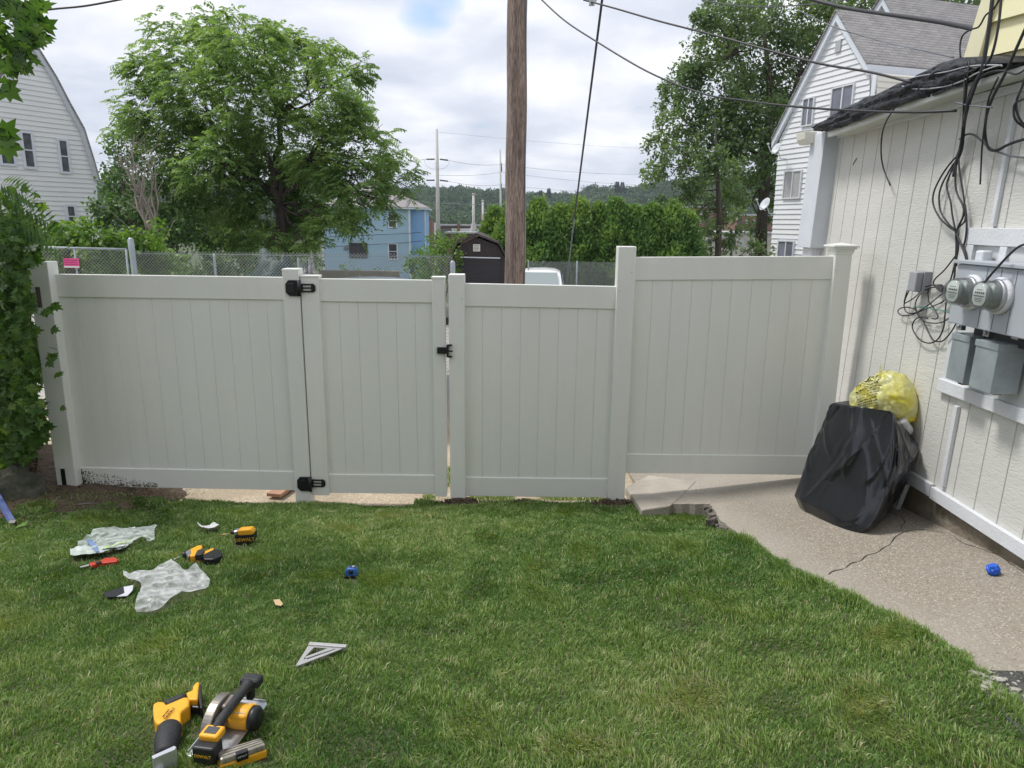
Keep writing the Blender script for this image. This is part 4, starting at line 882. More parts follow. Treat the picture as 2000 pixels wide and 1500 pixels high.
# ---- utility pole with its guy wire
YP = 10.; pb = aY(1006, 560, YP); pt = aY(1013, -260, YP); ub = Vector((pb.x, YP, groundz(YP) - .05))
e = empty('utility_pole', ub, 'weathered brown wooden utility pole standing behind the fence', 'utility pole')
pth = [ub, pb, aY(1009, 275, YP), aY(1011.5, 0, YP), pt]; mb = MB(); mb.tube([ub.lerp(pt, k / 24) + Vector((.006 * math.sin(k), 0, 0)) for k in range(25)], [.152 - .03 * k / 24 for k in range(25)], 24); mb.build('shaft', WOODPOLE, e)
mb = MB(); mb.tube([ub + Vector((.13, -.08, 0)), ub.lerp(pt, 1) + Vector((.112, -.06, 0))], .008, 6); mb.build('ground_wire', WIREG, e)
def wire(pts, r, lab, cat='overhead wire', group=None, name='overhead_wire', m=CABLE, sm=True):
    P = [aY(*q) for q in pts]; mb = MB(); mb.tube(smooth_path(P, 6) if sm else P, r, 6); return tag(mb.build(name, m), lab, cat, group)
g = empty('guy_wire', aY(1105, 590, 16.), 'black stay wire running from the top of the utility pole down into the hedge side', 'guy wire')
mb = MB(); mb.tube([aY(1186, -120, 9), aY(1176, 0, 9.8), aY(1122, 425, 14.5)], .016, 6); mb.build('cable', CABLE, g)
mb = MB(); mb.tube([aY(1122, 425, 14.5), aY(1108, 540, 16), aY(1104, 575, 16.3)], .014, 6); mb.build('lower_strand', WIREG, g)
wire([(1050, -8, 9.4), (1100, 38, 8.9), (1160, 78, 8.2), (1265, 140, 7.4), (1370, 182, 6.7), (1450, 196, 6.2), (1560, 209, 5.6), (1690, 217, 4.95), (1790, 219, 4.55), (1868, 216, 4.35)], .0085, 'service wire sagging from the pole to the garage wall, lowest of the near wires')
wire([(1140, 0, 8.4), (1200, 16, 7.8), (1290, 42, 7.2), (1400, 70, 6.5), (1500, 98, 6.0), (1600, 124, 5.5), (1700, 141, 5.05), (1780, 161, 4.7)], .009, 'black service wire crossing the right tree above the lowest one')
q = aY(1156, 4, 8.25); mb = MB(); mb.box(q, (.06, .04, .07)); mb.tube([q + Vector((-.05, 0, .03)), q + Vector((.05, 0, .02))], .02, 8); tag(mb.build('cable_clamp', STEEL, bevel=.004), 'small pale clamp on the upper service wire beside the guy wire', 'clamp')
wire([(1370, 0, 12), (1430, 10, 12), (1500, 13, 12), (1560, 10, 12), (1625, 3, 12), (1680, -5, 12)], .009, 'grey wire looping across the very top of the right tree', m=WIREG)
wire([(1560, -8, 7), (1650, 15, 6.4), (1760, 32, 5.6), (1840, 44, 5.1), (1908, 58, 4.65)], .016, 'thick dark cable across the grey shingled roofs at top right')
wire([(1560, 20, 9), (1627, 52, 8.4), (1720, 80, 7.8), (1800, 98, 5.6), (1862, 112, 4.9)], .0055, 'thin wire over the shingled roofs ending at the black roofing', m=WIREG)
wire([(70, 22, 14), (110, 17, 14), (170, 11, 14), (250, -4, 14)], .018, 'dark wire crossing the top left corner of the sky')
# ---- transmission poles, stacks, water tower
def tpole(px, ytop, ybot, Y, r, lab, arms):
    b_ = aY(px + 3, ybot, Y); t_ = aY(px, ytop, Y); base = Vector((b_.x, Y, min(b_.z, groundz(Y)))); e = empty('transmission_pole', base, lab, 'transmission pole', 'tall transmission poles in the valley')
    mb = MB(); mb.tube([base, t_], [r * 1.25, r * .6], 14); mb.build('shaft', mat('pole_steel', (.50, .48, .46), .7, var=.1), e)
    for (ax0, ay0, ax1, ay1) in arms:
        mb = MB(); mb.tube([aY(ax0, ay0, Y), aY(ax1, ay1, Y)], .16, 6); mb.build('insulator', mat('insulator', (.10, .09, .10), .5), e)
    return e
tpole(853, 252, 465, 150, .42, 'pale tall transmission pole standing right of the blue house', [(833, 311, 849, 311), (859, 311, 875, 313), (833, 352, 849, 352), (859, 352, 875, 354)])
tpole(977, 292, 415, 190, .33, 'second transmission pole, just left of the wooden utility pole', [(979, 318, 980, 335), (979, 358, 980, 372)])
def far_wire(a, b, sag, lab, Y0=150, Y1=190, r=.035):
    A_ = aY(*a, Y0); B_2 = aY(*b, Y1); P = [A_.lerp(B_2, k / 12) - Vector((0, 0, sag * 4 * (k / 12) * (1 - k / 12))) for k in range(13)]; mb = MB(); mb.tube(P, r, 5); tag(mb.build('power_line', mat('line_grey', (.22, .23, .26), .6)), lab, 'power line', 'distant power lines')
far_wire((640, 312), (833, 311), .6, 'distant power line left of the transmission pole, upper one', 150, 150)
far_wire((875, 313), (979, 321), .5, 'distant power line between the two transmission poles, upper one')
far_wire((875, 354), (979, 361), .5, 'distant power line between the two transmission poles, lower one')
far_wire((979, 321), (1330, 338), 1.2, 'distant power line right of the second transmission pole, upper one', 190, 230)
far_wire((858, 342), (979, 336), .4, 'distant line rising to the right between the transmission poles')
far_wire((979, 336), (1330, 364), .8, 'distant line descending right of the second pole toward the trees', 190, 230)
far_wire((857, 258), (1330, 292), .6, 'faintest topmost power line across the sky', 150, 230, .02)
far_wire((979, 361), (1330, 382), .6, 'distant power line low above the wooded ridge', 190, 230)
far_wire((800, 391), (979, 398), .3, 'pale distribution line in front of the wooded hill', 110, 110, .035)
far_wire((979, 398), (1330, 412), .3, 'pale distribution line just above the hedge tops', 110, 110, .035)
def jumper(pts, lab): P = [aY(a, b, 149.5) for a, b in pts]; mb = MB(); mb.tube(smooth_path(P), .025, 5); tag(mb.build('jumper_wire', mat('line_grey', (.22, .23, .26), .6)), lab, 'wire', 'distant power lines')
jumper([(829, 312), (832, 322), (845, 330), (866, 329), (875, 322), (878, 313)], 'upper jumper loop hanging around the transmission pole'); jumper([(829, 394), (835, 402), (850, 411), (866, 408), (874, 400), (880, 395)], 'lower jumper loop low on the transmission pole')
def stack(px, yt, yb, Y, r, lab, flare=False, two=False):
    t_ = aY(px, yt, Y); b_ = aY(px, yb, Y); e = empty('smokestack', Vector((b_.x, Y, groundz(Y))), lab, 'smokestack'); B0 = Vector((b_.x, Y, groundz(Y)))
    mb = MB(); mb.lathe(B0, (0, 0, 1), ([(r * 3, 0), (r * 3, b_.z - B0.z), (r * 1.1, b_.z - B0.z + 2.2)] if flare else [(r * 1.15, 0), (r * 1.1, b_.z - B0.z)]) + [(r, t_.z - B0.z)], 18)
    mb.build('shaft', mat('stack_pale', (.52, .50, .48), .7, var=.1), e)
    if two: mb = MB(); m_ = aY(px, 418, Y); mb.lathe(B0, (0, 0, 1), [(r * 1.3, 0), (r * 1.2, m_.z - B0.z)], 18); mb.build('brick_base', mat('stack_brick', (.36, .27, .21), .9, var=.2), e)
    mb = MB(); mb.lathe((t_.x, Y, t_.z - .3), (0, 0, 1), [(r * 1.25, 0), (r * 1.25, .35)], 18); mb.build('rim', mat('stack_pale', (.52, .50, .48), .7), e)
stack(925, 378, 452, 170, .30 * 1, 'taller pale metal smokestack with flared foot above the brown shed', True); stack(943, 391, 460, 180, .26, 'shorter smokestack with brown lower half beside the taller one', False, True)
c_ = aY(914, 367, 1100); e = empty('water_tower', Vector((c_.x, 1100, 46)), 'small white ball shaped water tower on the wooded ridge', 'water tower')
mb = MB(); mb.lathe(c_, (0, 0, 1), [(.5, -3.8), (3, -3), (4.2, -1), (4.2, .8), (3, 3), (.6, 4)], 18); mb.build('tank', mat('tank_white', (.82, .80, .76), .5), e)
mb = MB()
for dx in (-3.2, 0, 3.2): mb.tube([c_ + Vector((dx, 0, -1.5)), c_ + Vector((dx * 1.1, 0, -22))], .5, 6)
mb.build('legs', mat('tank_leg', (.6, .59, .57), .6), e)
# ---- factory and brick blocks in the valley
BRK = mat('brick_red', (.27, .135, .10), .9, var=.35, vscale=.6); BRK2 = mat('brick_dark', (.17, .10, .085), .9, var=.3, vscale=.5); WHB = mat('white_block', (.66, .67, .70), .8, var=.1)
def block(px0, px1, yt, Y, dep, m, parent, name='wall', zb=-14):
    a = aY(px0, yt, Y); b_ = aY(px1, yt, Y); mb = MB(); mb.box(((a.x + b_.x) / 2, Y + dep / 2, (a.z + zb) / 2), (b_.x - a.x, dep, a.z - zb)); return mb.build(name, m, parent)
f = empty('factory', (aY(900, 460, 205).x, 205, -13), 'low brick factory with white panels and flat roof in the valley above the shed', 'factory')
block(836, 970, 441, 205, 25, BRK2, f); block(834, 972, 438, 204.5, 26, mat('flat_roof', (.33, .33, .35), .9), f, 'roof', zb=aY(836, 441, 205).z - .01)
block(882, 896, 446, 204.6, .3, WHB, f, 'panel'); block(898, 948, 446, 204.4, .3, WHB, f, 'panel'); block(893, 898, 436, 204, 2, BRK, f, 'chimney'); block(838, 852, 435, 204, 5, WHB, f, 'rooftop_unit')
block(858, 880, 447, 204, .2, mat('win_band', (.10, .10, .11), .4), f, 'window', zb=-5)
f2 = empty('roof_shed', (aY(880, 470, 130).x, 130, -9), 'low grey roofed shed among weeds in front of the factory', 'shed')
block(870, 935, 456, 130, 8, BRK2, f2); block(868, 937, 453, 129.5, 9, mat('flat_roof', (.33, .33, .35), .9), f2, 'roof', zb=aY(868, 456, 130).z)
f3 = empty('brick_house', (aY(835, 470, 95).x, 95, -6), 'narrow brick house edge standing behind the right side of the blue house', 'house')
block(812, 833, 430, 95, 9, BRK, f3, zb=-7); a = aY(805, 400, 95)
def brickblock(px0, px1, yt, Y, lab, m=BRK, roof=True, rows=3, cols=7):
    a = aY(px0, yt, Y); b_ = aY(px1, yt, Y); e = empty('brick_building', ((a.x + b_.x) / 2, Y, groundz(Y)), lab, 'building', 'brick buildings in the valley')
    block(px0, px1, yt, Y, 22, m, e); 
    if roof: block(px0 - 2, px1 + 2, yt - 3, Y - .5, 23, mat('roof_light', (.5, .5, .52), .8), e, 'roof', zb=a.z)
    W_ = (b_.x - a.x)
    for r_ in range(rows):
        for c2 in range(cols):
            x = a.x + W_ * (c2 + .5) / cols; z = a.z - 2.2 - r_ * 3.4; mb = MB(); mb.box((x, Y - .05, z), (W_ / cols * .45, .2, 1.6)); mb.build('window', mat('far_window', (.45, .47, .5), .4) if (r_ + c2) % 3 else GLASSD, e)
brickblock(1290, 1352, 412, 330, 'brick building behind the hedge end, left of the maple trunks'); brickblock(1350, 1440, 405, 300, 'long red brick mill seen through the lower maple branches'); brickblock(1440, 1530, 421, 260, 'red brick building between the maple trunk and the right white house')
brickblock(1380, 1520, 455, 170, 'pale low building with grey flat roof below the brick mill', mat('pale_wall', (.55, .50, .46), .8, var=.3, vscale=.8), True, 1, 9)
e = empty('hill_house', aY(1195, 385, 800), 'tiny white house on the wooded hillside', 'house'); a = aY(1195, 380, 800)
mb = MB(); mb.box(a, (7, 8, 9)); mb.build('wall', WHB, e); mb = MB(); mb.prism([a + Vector((-4, -4.5, 4.5)), a + Vector((4, -4.5, 4.5)), a + Vector((0, -4.5, 9))], (0, 9, 0)); mb.build('roof', mat('roof_light', (.5, .5, .52), .8), e)
# ---- chain link fences
def chain(x0, x1, y, z0, z1, lab, posts, pitch=.057, r=.0021, toprail=False, name='chain_link_fence'):
    e = empty(name, ((x0 + x1) / 2, y, z0), lab, 'chain link fence', 'chain link fences')
    mb = MB(); H_ = z1 - z0; x = x0 - H_
    while x < x1:
        for sg in (1, -1):
            a = Vector((x, y + .003 * sg, z0)) if sg > 0 else Vector((x, y - .003, z1)); b_ = Vector((x + H_, y + .003 * sg, z1 if sg > 0 else z0))
            t0_ = max(0, (x0 - a.x) / H_); t1_ = min(1, (x1 - a.x) / H_)
            if t1_ > t0_:
                A2 = a.lerp(b_, t0_); B2 = a.lerp(b_, t1_); s = Vector((.7, 0, -.7 * sg)) * r * 1.4
                mb.add([A2 - s, A2 + s, B2 + s, B2 - s, A2 + Vector((0, r * 1.6, 0)), B2 + Vector((0, r * 1.6, 0))], [(0, 1, 2, 3), (1, 4, 5, 2), (4, 0, 3, 5)])
        x += pitch
    mb.build('wire_mesh', CHAIN, e)
    for (px_, pz, pr) in posts: mb = MB(); mb.tube([(px_, y, z0 - .1), (px_, y, pz - .03), (px_, y, pz)], [pr, pr, pr * .5], 12); mb.build('post', GALV, e)
    return e
YC = 12.2
cx = lambda px, py=520: aY(px, py, YC).x
zc = lambda py, px=500: aY(px, py, YC).z
ce = chain(cx(262), cx(884), YC, groundz(YC), zc(493, 560), 'long wire chain-link fence beyond the cream fence, in front of the blue house', [(cx(420), zc(496), .022), (cx(583), zc(502), .022), (cx(702), zc(536), .022), (cx(884), zc(505), .045)], toprail=False)
mb = MB(); mb.tube([(cx(262), YC, zc(498, 400) + .01), (cx(884), YC, zc(499, 600))], .004, 6); mb.build('tension_wire', GALV, ce)
# frame section at the left with the pink sign
YG = 11.2; cg = lambda px, py: aY(px, py, YG)
ge = chain(cg(-40, 500).x, cg(246, 500).x, YG, groundz(YG), cg(200, 487).z, 'chain-link gate with pale top rail at the left, pink sign hanging on it', [], r=.0019)
mb = MB(); mb.tube([cg(-40, 480), cg(78, 483), cg(246, 487)], .018, 8); mb.tube([cg(246, 487), Vector((cg(250, 540).x, YG, 0))], .018, 8); mb.build('frame', GALV, ge)
mb = MB(); q = cg(255, 468); mb.tube([(q.x + .03, YG, groundz(YG)), (q.x, YG, q.z), (q.x, YG, q.z + .03)], [.045, .045, .02], 14); mb.build('gate_post', GALV, ge)
mb = MB(); q = cg(143, 470); mb.tube([(q.x, YG, 0), (q.x, YG, cg(143, 485).z)], .016, 8); mb.build('stay', GALV, ge)
sg = empty('pink_sign', cg(143, 512) + Vector((0, -.05, 0)), 'small bright pink sign with dark lettering hanging on the chain-link gate', 'sign')
a = cg(127, 504); b_ = cg(159, 523); mb = MB(); mb.box(((a.x + b_.x) / 2, YG - .045, (a.z + b_.z) / 2), (b_.x - a.x, .006, a.z - b_.z)); mb.build('board', mat('pink', (.80, .10, .30), .5, var=.1), sg)
mb = MB(); mb.box(((a.x + b_.x) / 2, YG - .05, b_.z + .015), (b_.x - a.x, .003, .025)); mb.build('white_band', DIAL, sg)
mb = MB(); random.seed(8)
for r_ in range(3):
    x = a.x + .02
    while x < b_.x - .03: l_ = random.uniform(.015, .035); mb.box((x + l_ / 2, YG - .05, a.z - .03 - r_ * .032), (l_, .002, .012)); x += l_ + .012
mb.build('lettering', mat('sign_ink', (.30, .03, .15), .6), sg)
YR = 23.; e2 = chain(aY(1030, 510, YR).x, aY(1215, 510, YR).x, YR, groundz(YR), aY(1100, 511, YR).z, 'chain-link fence in front of the evergreen hedge behind the white car', [(aY(1032, 510, YR).x, aY(1032, 509, YR).z, .02), (aY(1127, 510, YR).x, aY(1127, 510, YR).z, .03)], r=.0022)
# pale low wall, covered pile
q0 = aY(622, 528, 30); q1 = aY(780, 531, 30); mb = MB(); mb.box(((q0.x + q1.x) / 2, 30.1, (q0.z + groundz(30)) / 2), (q1.x - q0.x, .2, q0.z - groundz(30))); tag(mb.build('low_wall', mat('low_wall_stone', (.42, .37, .29), .9, var=.2), bevel=.01), 'long low tan wall behind the chain-link fence, below the blue house', 'wall')
def lump(name, c, d, m, lab, cat, seed=0, amp=.3, fr=1.5, k=28):
    mb = MB(); vs = []; mm = k // 2
    for j in range(mm + 1):
        th = math.pi / 2 * j / mm
        for i in range(k):
            ph = 2 * math.pi * i / k; v_ = Vector((math.cos(ph) * math.cos(th), math.sin(ph) * math.cos(th), math.sin(th)))
            s = 1 + amp * mn.noise(v_ * fr * 2 + Vector((seed, 0, 0))) + amp * .4 * mn.noise(v_ * fr * 6 + Vector((0, seed, 0)))
            vs.append(Vector(c) + Vector((v_.x * d[0], v_.y * d[1], v_.z * d[2])) * s)
    fs = [(j * k + i, j * k + (i + 1) % k, (j + 1) * k + (i + 1) % k, (j + 1) * k + i) for j in range(mm) for i in range(k)]
    mb.add(vs, fs, True); return tag(mb.build(name, m), lab, cat)
q = aY(545, 512, 20); lump('covered_pile', (q.x, 20, groundz(20)), (1.2, .9, q.z - groundz(20) + .02), mat('green_tarp', (.022, .058, .048), .6, var=.45, vscale=3, bump=3, bscale=5), 'dark green tarp draped over a pile behind the chain-link fence', 'tarp', 3, .35)
q = aY(607, 524, 16); lump('rubbish_heap', (q.x, 16, groundz(16)), (.22, .22, q.z - groundz(16)), mat('pale_rubbish', (.45, .43, .44), .7, col2=(.12, .11, .12), vscale=14), 'pale heap of rubbish just right of the hinge post, behind the chain-link fence', 'rubbish', 5, .5)
q = aY(330, 535, 17); lump('grey_pile', (q.x, 17, groundz(17)), (.5, .5, q.z - groundz(17) + .05), mat('grey_rock', (.12, .12, .14), .8, var=.4), 'dark grey pile half hidden under the bright vines', 'pile', 6, .4)
# ---- cars
def car(c, ang, paint, lab, Wd=1.78, Ln=4.5, Ht=1.45, glass=None):
    e = empty('parked_car', c, lab, 'car', 'cars parked beyond the fence'); c = Vector(c); Rm = Matrix.Rotation(ang, 3, 'Z')
    def T(x, y, z): return c + Rm @ Vector((x, y, z))
    # lower body: rings across along the length
    st = [(-Ln / 2, .45, .82, .80), (-Ln / 2 + .15, .25, .93, .92), (-1.2, .2, .97, 1), (0, .2, .95, 1), (1.1, .2, .92, 1), (Ln / 2 - .3, .25, .78, .92), (Ln / 2, .42, .66, .8)]
    mb = MB(); vs = []
    for (y, z0, z1, f_) in st:
        hw = Wd / 2 * f_
        for (x, z) in ((-hw * .93, z0), (-hw, z0 + .15), (-hw, (z0 + z1) / 2 + .1), (-hw * .93, z1), (hw * .93, z1), (hw, (z0 + z1) / 2 + .1), (hw, z0 + .15), (hw * .93, z0)): vs.append(T(x, y, z))
    k = 8; nS = len(st); fs = [(i * k + j, i * k + (j + 1) % k, (i + 1) * k + (j + 1) % k, (i + 1) * k + j) for i in range(nS - 1) for j in range(k)] + [tuple(range(k)), tuple(range((nS - 1) * k, nS * k))]
    mb.add(vs, fs); mb.build('body', paint, e, bevel=.05, seg=3)
    # cabin with rounded roof
    mb = MB(); vs = []; cab = [(-Ln / 2 + .55, .93, .82), (-Ln / 2 + 1.15, Ht - .07, .70), (-.3, Ht, .68), (.45, Ht - .05, .68), (1.25, .93, .8)]
    m_ = 9
    for (y, z, f_) in cab:
        hw = Wd / 2 * f_
        for i in range(m_):
            s = i / (m_ - 1) * 2 - 1; vs.append(T(hw * math.sin(s * math.pi / 2) if False else hw * s, y, z + (.05 * (1 - s * s) - (.05 if abs(s) > .9 else 0)) * (1 if z > 1.2 else .3)))
    b0 = [T(Wd / 2 * .92 * s, y, .90) for (y, z, f_) in cab for s in (-1, 1)]
    mb.add(vs, [(i * m_ + j, i * m_ + j + 1, (i + 1) * m_ + j + 1, (i + 1) * m_ + j) for i in range(len(cab) - 1) for j in range(m_ - 1)], True)
    n0 = len(vs)
    for sd_, col_ in ((0, 0), (1, m_ - 1)):
        ed = [vs[i * m_ + col_] for i in range(len(cab))]; bb = [b0[2 * i + sd_] for i in range(len(cab))]; mb.add(ed + bb, [(i, i + 1, len(cab) + i + 1, len(cab) + i) for i in range(len(cab) - 1)])
    mb.build('roof', paint, e)
    gl = glass or mat('car_glass', (.28, .33, .33), .08, spec=.8)
    def quad(name, pts, m, out=.012):
        P = [T(*q) for q in pts]; nn_ = (P[1] - P[0]).cross(P[3] - P[0]).normalized()
        if nn_.dot((P[0] + P[2]) / 2 - T(0, 0, .8)) < 0: nn_ = -nn_
        mb = MB(); mb.prism([q + nn_ * out for q in P], -nn_ * .02); return mb.build(name, m, e, bevel=.008)
    hw0, hw1 = Wd / 2 * .70, Wd / 2 * .59
    yb, yt = -Ln / 2 + .62, -Ln / 2 + 1.12
    quad('rear_window', [(-hw0, yb, .99), (hw0, yb, .99), (hw1, yt, Ht - .085), (-hw1, yt, Ht - .085)], gl, .045)
    quad('windscreen', [(-hw0, 1.2, 1.0), (hw0, 1.2, 1.0), (hw1, .55, Ht - .1), (-hw1, .55, Ht - .1)], gl, .045)
    for s in (-1, 1):
        quad('side_window', [(s * Wd / 2 * .895, -Ln / 2 + 1.0, 1.0), (s * Wd / 2 * .895, 1.0, 1.0), (s * Wd / 2 * .75, .4, Ht - .14), (s * Wd / 2 * .75, -Ln / 2 + 1.3, Ht - .14)], gl)
        quad('tail_light', [(s * Wd / 2 * .86, -Ln / 2 + .02, .66), (s * Wd / 2 * .5, -Ln / 2 - .03, .66), (s * Wd / 2 * .5, -Ln / 2 - .0, .8), (s * Wd / 2 * .86, -Ln / 2 + .05, .8)], mat('tail_red', (.5, .02, .02), .3), .03)
        for y in (-1.35, 1.35):
            mb = MB(); p_ = T(s * (Wd / 2 - .1), y, .32); ax = Rm @ Vector((s, 0, 0)); mb.lathe(p_, ax, [(.32, -.1), (.33, .0), (.32, .09), (.2, .1)], 20); wh = mb.build('wheel', mat('tyre', (.02, .02, .02), .8), e)
            mb = MB(); mb.lathe(p_ + ax * .095, ax, [(.2, 0), (.19, .02), (.05, .03)], 16); mb.build('rim', STEEL, wh)
        mb = MB(); mb.box(T(s * (Wd / 2 + .05), .75, 1.0), (.16, .1, .12)); mb.build('mirror', paint if s < 0 else BLK, e, bevel=.02)
    mb = MB(); mb.box(T(0, -Ln / 2 - .02, .5), (Wd * .8, .1, .2)); mb.build('bumper', paint, e, bevel=.03); return e
q = aY(1062, 545, 22); q.z = aY(1062, 527, 23).z - 1.5
car((q.x, 23.9, groundz(23) + .0), R(-4), mat('white_paint', (.82, .83, .85), .25, coat=.6), 'white car behind the low fence section right of the pole, roof and rear window showing', Ht=aY(1062, 527, 23).z - groundz(23) + .0, Wd=1.82)
zt2 = aY(755, 543, 9.6).z
car((aY(735, 543, 9.6).x - .08, 9.55, groundz(9.6)), R(3), mat('silver_paint', (.20, .23, .27), .3, metal=.5, coat=.4), 'grey car just behind the gate, only the curved top of its roof showing', Ht=zt2 - groundz(9.6) - .01, glass=mat('tint_glass', (.03, .035, .05), .1))
# ================================================================ trees and plants
random.seed(11)
LWAL = leafmat('walnut_leaf', (.10, .175, .07), (.19, .30, .11), (.31, .42, .16), trans=.5, pscale=.5)
LMAP = leafmat('maple_leaf', (.075, .125, .07), (.13, .20, .10), (.22, .30, .14), trans=.45, pscale=.5)
LBUS = leafmat('bush_leaf', (.045, .095, .035), (.085, .165, .055), (.16, .27, .085), trans=.35)
LVIN = leafmat('vine_leaf', (.06, .13, .025), (.13, .24, .045), (.25, .38, .09), trans=.4, pscale=1.5)
LHED = leafmat('hedge_leaf', (.06, .13, .045), (.12, .22, .07), (.24, .36, .11), trans=.35, pscale=.9)
LDRK = leafmat('dark_vine_leaf', (.035, .085, .022), (.085, .17, .04), (.22, .32, .08), trans=.42, pscale=3)
def tree_empty(px, pyb, Y, name, lab, cat='tree', group=None):
    b_ = aY(px, pyb, Y); return empty(name, Vector((b_.x, Y, groundz(Y) - .1)), lab, cat, group)
# big walnut
YT = 27
cl = [(425, 62, 42), (345, 112, 68), (298, 150, 38), (480, 92, 62), (512, 62, 28), (570, 118, 58), (635, 118, 34), (668, 155, 50), (702, 130, 22), (390, 185, 80), (490, 190, 85), (600, 205, 78), (675, 235, 48), (700, 205, 25),
      (310, 230, 60), (246, 212, 26), (268, 255, 38), (350, 285, 70), (440, 290, 80), (540, 290, 80), (630, 300, 66), (705, 262, 40), (742, 258, 22), (745, 300, 30), (700, 345, 56), (772, 340, 34), (796, 365, 18),
      (600, 380, 74), (500, 380, 80), (420, 380, 70), (565, 445, 42), (520, 480, 36), (600, 475, 26), (655, 405, 46), (712, 400, 40), (752, 400, 26), (690, 440, 20), (640, 440, 30), (480, 450, 50), (420, 330, 60), (365, 380, 45), (600, 345, 50), (545, 60, 22), (575, 85, 26), (455, 30, 20), (385, 70, 35)]
tr = tree_empty(548, 505, YT, 'walnut_tree', 'large bright green walnut tree with drooping feathered leaves, in front of the blue house')
C_ = pxc(cl, YT, 2.6, 520)
pinnate_leaves(C_, 215, .40, LWAL, tr, pairs=6, sub=20, droop=.7, lw=.40)
mb = MB(); base = Vector(tr.location); fork = aY(548, 400, YT); mb.tube([base, base.lerp(fork, .5) + Vector((.05, 0, 0)), fork], [.30, .22, .19], 10)
forks = [aY(520, 300, YT - .3), aY(600, 310, YT + .4), aY(545, 230, YT), aY(470, 330, YT + .5)]
for f_ in forks: limb(mb, fork, f_, .15, .09, .15)
for c_ in C_:
    p_ = Vector(c_[:3]); f_ = min(forks + [fork], key=lambda q: (q - p_).length); limb(mb, f_, p_, .05, .015, .25)
    for k in range(3): limb(mb, p_.lerp(f_, .3), p_ + Vector((random.uniform(-1, 1), random.uniform(-1, 1), random.uniform(-.6, .9))) * c_[3] * .8, .018, .006, .2, 5, 5)
mb.build('trunk', BARK, tr)
# right maple pair
YM = 38
cl = [(1430, 25, 52), (1395, 20, 30), (1520, 20, 68), (1600, 38, 48), (1395, 75, 42), (1480, 110, 78), (1570, 112, 56), (1355, 118, 32), (1335, 165, 38), (1400, 175, 66), (1480, 205, 76), (1555, 195, 40), (1312, 205, 26), (1330, 245, 42), (1305, 265, 26), (1390, 285, 62), (1460, 300, 66), (1512, 290, 40), (1500, 370, 42), (1450, 370, 40), (1380, 35, 26), (1350, 150, 26), (1640, 8, 40), (1690, 0, 30), (1480, 440, 26), (1300, 172, 18), (1500, 240, 50), (1425, 240, 60)]
tr = tree_empty(1490, 505, YM, 'maple_tree', 'tall dark green maple tree with thick trunk beside the right white house', group='trees beyond the fence')
C_ = pxc(cl, YM, 2.4, 1480, 260)
broad_leaves(C_, 700, .19, LMAP, tr, sub=22)
mb = MB(); base = Vector(tr.location); t1_ = aY(1497, 330, YM); t2_ = aY(1505, 180, YM); t3_ = aY(1490, 40, YM)
mb.tube([base, aY(1488, 430, YM), t1_, t2_, t3_], [.36, .28, .24, .17, .07], 10)
forks = [t1_, t2_, t3_, aY(1440, 230, YM), aY(1560, 150, YM), aY(1440, 100, YM)]
for f_ in forks[3:]: limb(mb, t1_, f_, .12, .06, .15)
for c_ in C_:
    p_ = Vector(c_[:3]); f_ = min(forks, key=lambda q: (q - p_).length); limb(mb, f_, p_, .06, .02, .25)
    for k in range(2): limb(mb, p_.lerp(f_, .3), p_ + Vector((random.uniform(-1, 1), random.uniform(-1, 1), random.uniform(-.6, .9))) * c_[3] * .8, .025, .008, .2, 5, 5)
mb.build('trunk', BARK, tr)
YM2 = 27
cl = [(1276, 338, 22), (1292, 290, 28), (1325, 325, 42), (1292, 322, 22), (1390, 350, 50), (1335, 375, 28), (1300, 392, 18), (1360, 405, 30), (1420, 410, 36), (1385, 450, 24), (1440, 455, 22), (1350, 350, 35), (1420, 470, 22), (1360, 475, 22), (1450, 425, 20), (1405, 310, 40), (1480, 480, 18)]
tr = tree_empty(1405, 505, YM2, 'maple_tree', 'smaller maple with thin dark trunk and spreading low branches left of the tall maple', group='trees beyond the fence')
C_ = pxc(cl, YM2, 1.6, 1380, 160); broad_leaves(C_, 950, .15, LMAP, tr, sub=18)
mb = MB(); base = Vector(tr.location); t3_ = aY(1400, 300, YM2); mb.tube([base, aY(1405, 430, YM2), t3_, aY(1396, 225, YM2)], [.15, .10, .05, .012], 10)
for c_ in C_:
    p_ = Vector(c_[:3]); k = sstep(base.z, t3_.z, p_.z - .4); limb(mb, base.lerp(t3_, max(.3, k)), p_, .032, .01, .22)
mb.build('trunk', BARK, tr)
# trees behind the right white house
tr = tree_empty(1850, 500, 48, 'maple_tree', 'leafy tree top showing over the ridge of the grey shingled roof', group='trees beyond the fence')
C_ = pxc([(1690, -10, 60), (1780, -18, 60), (1860, -22, 60), (1840, 60, 80), (1620, 60, 50)], 48, 1, 1800, 200); broad_leaves(C_, 200, .3, LMAP, tr, sub=8)
mb = MB(); b_ = Vector(tr.location); mb.tube([b_, aY(1830, 20, 48)], [.4, .1], 8); mb.build('trunk', BARK, tr)
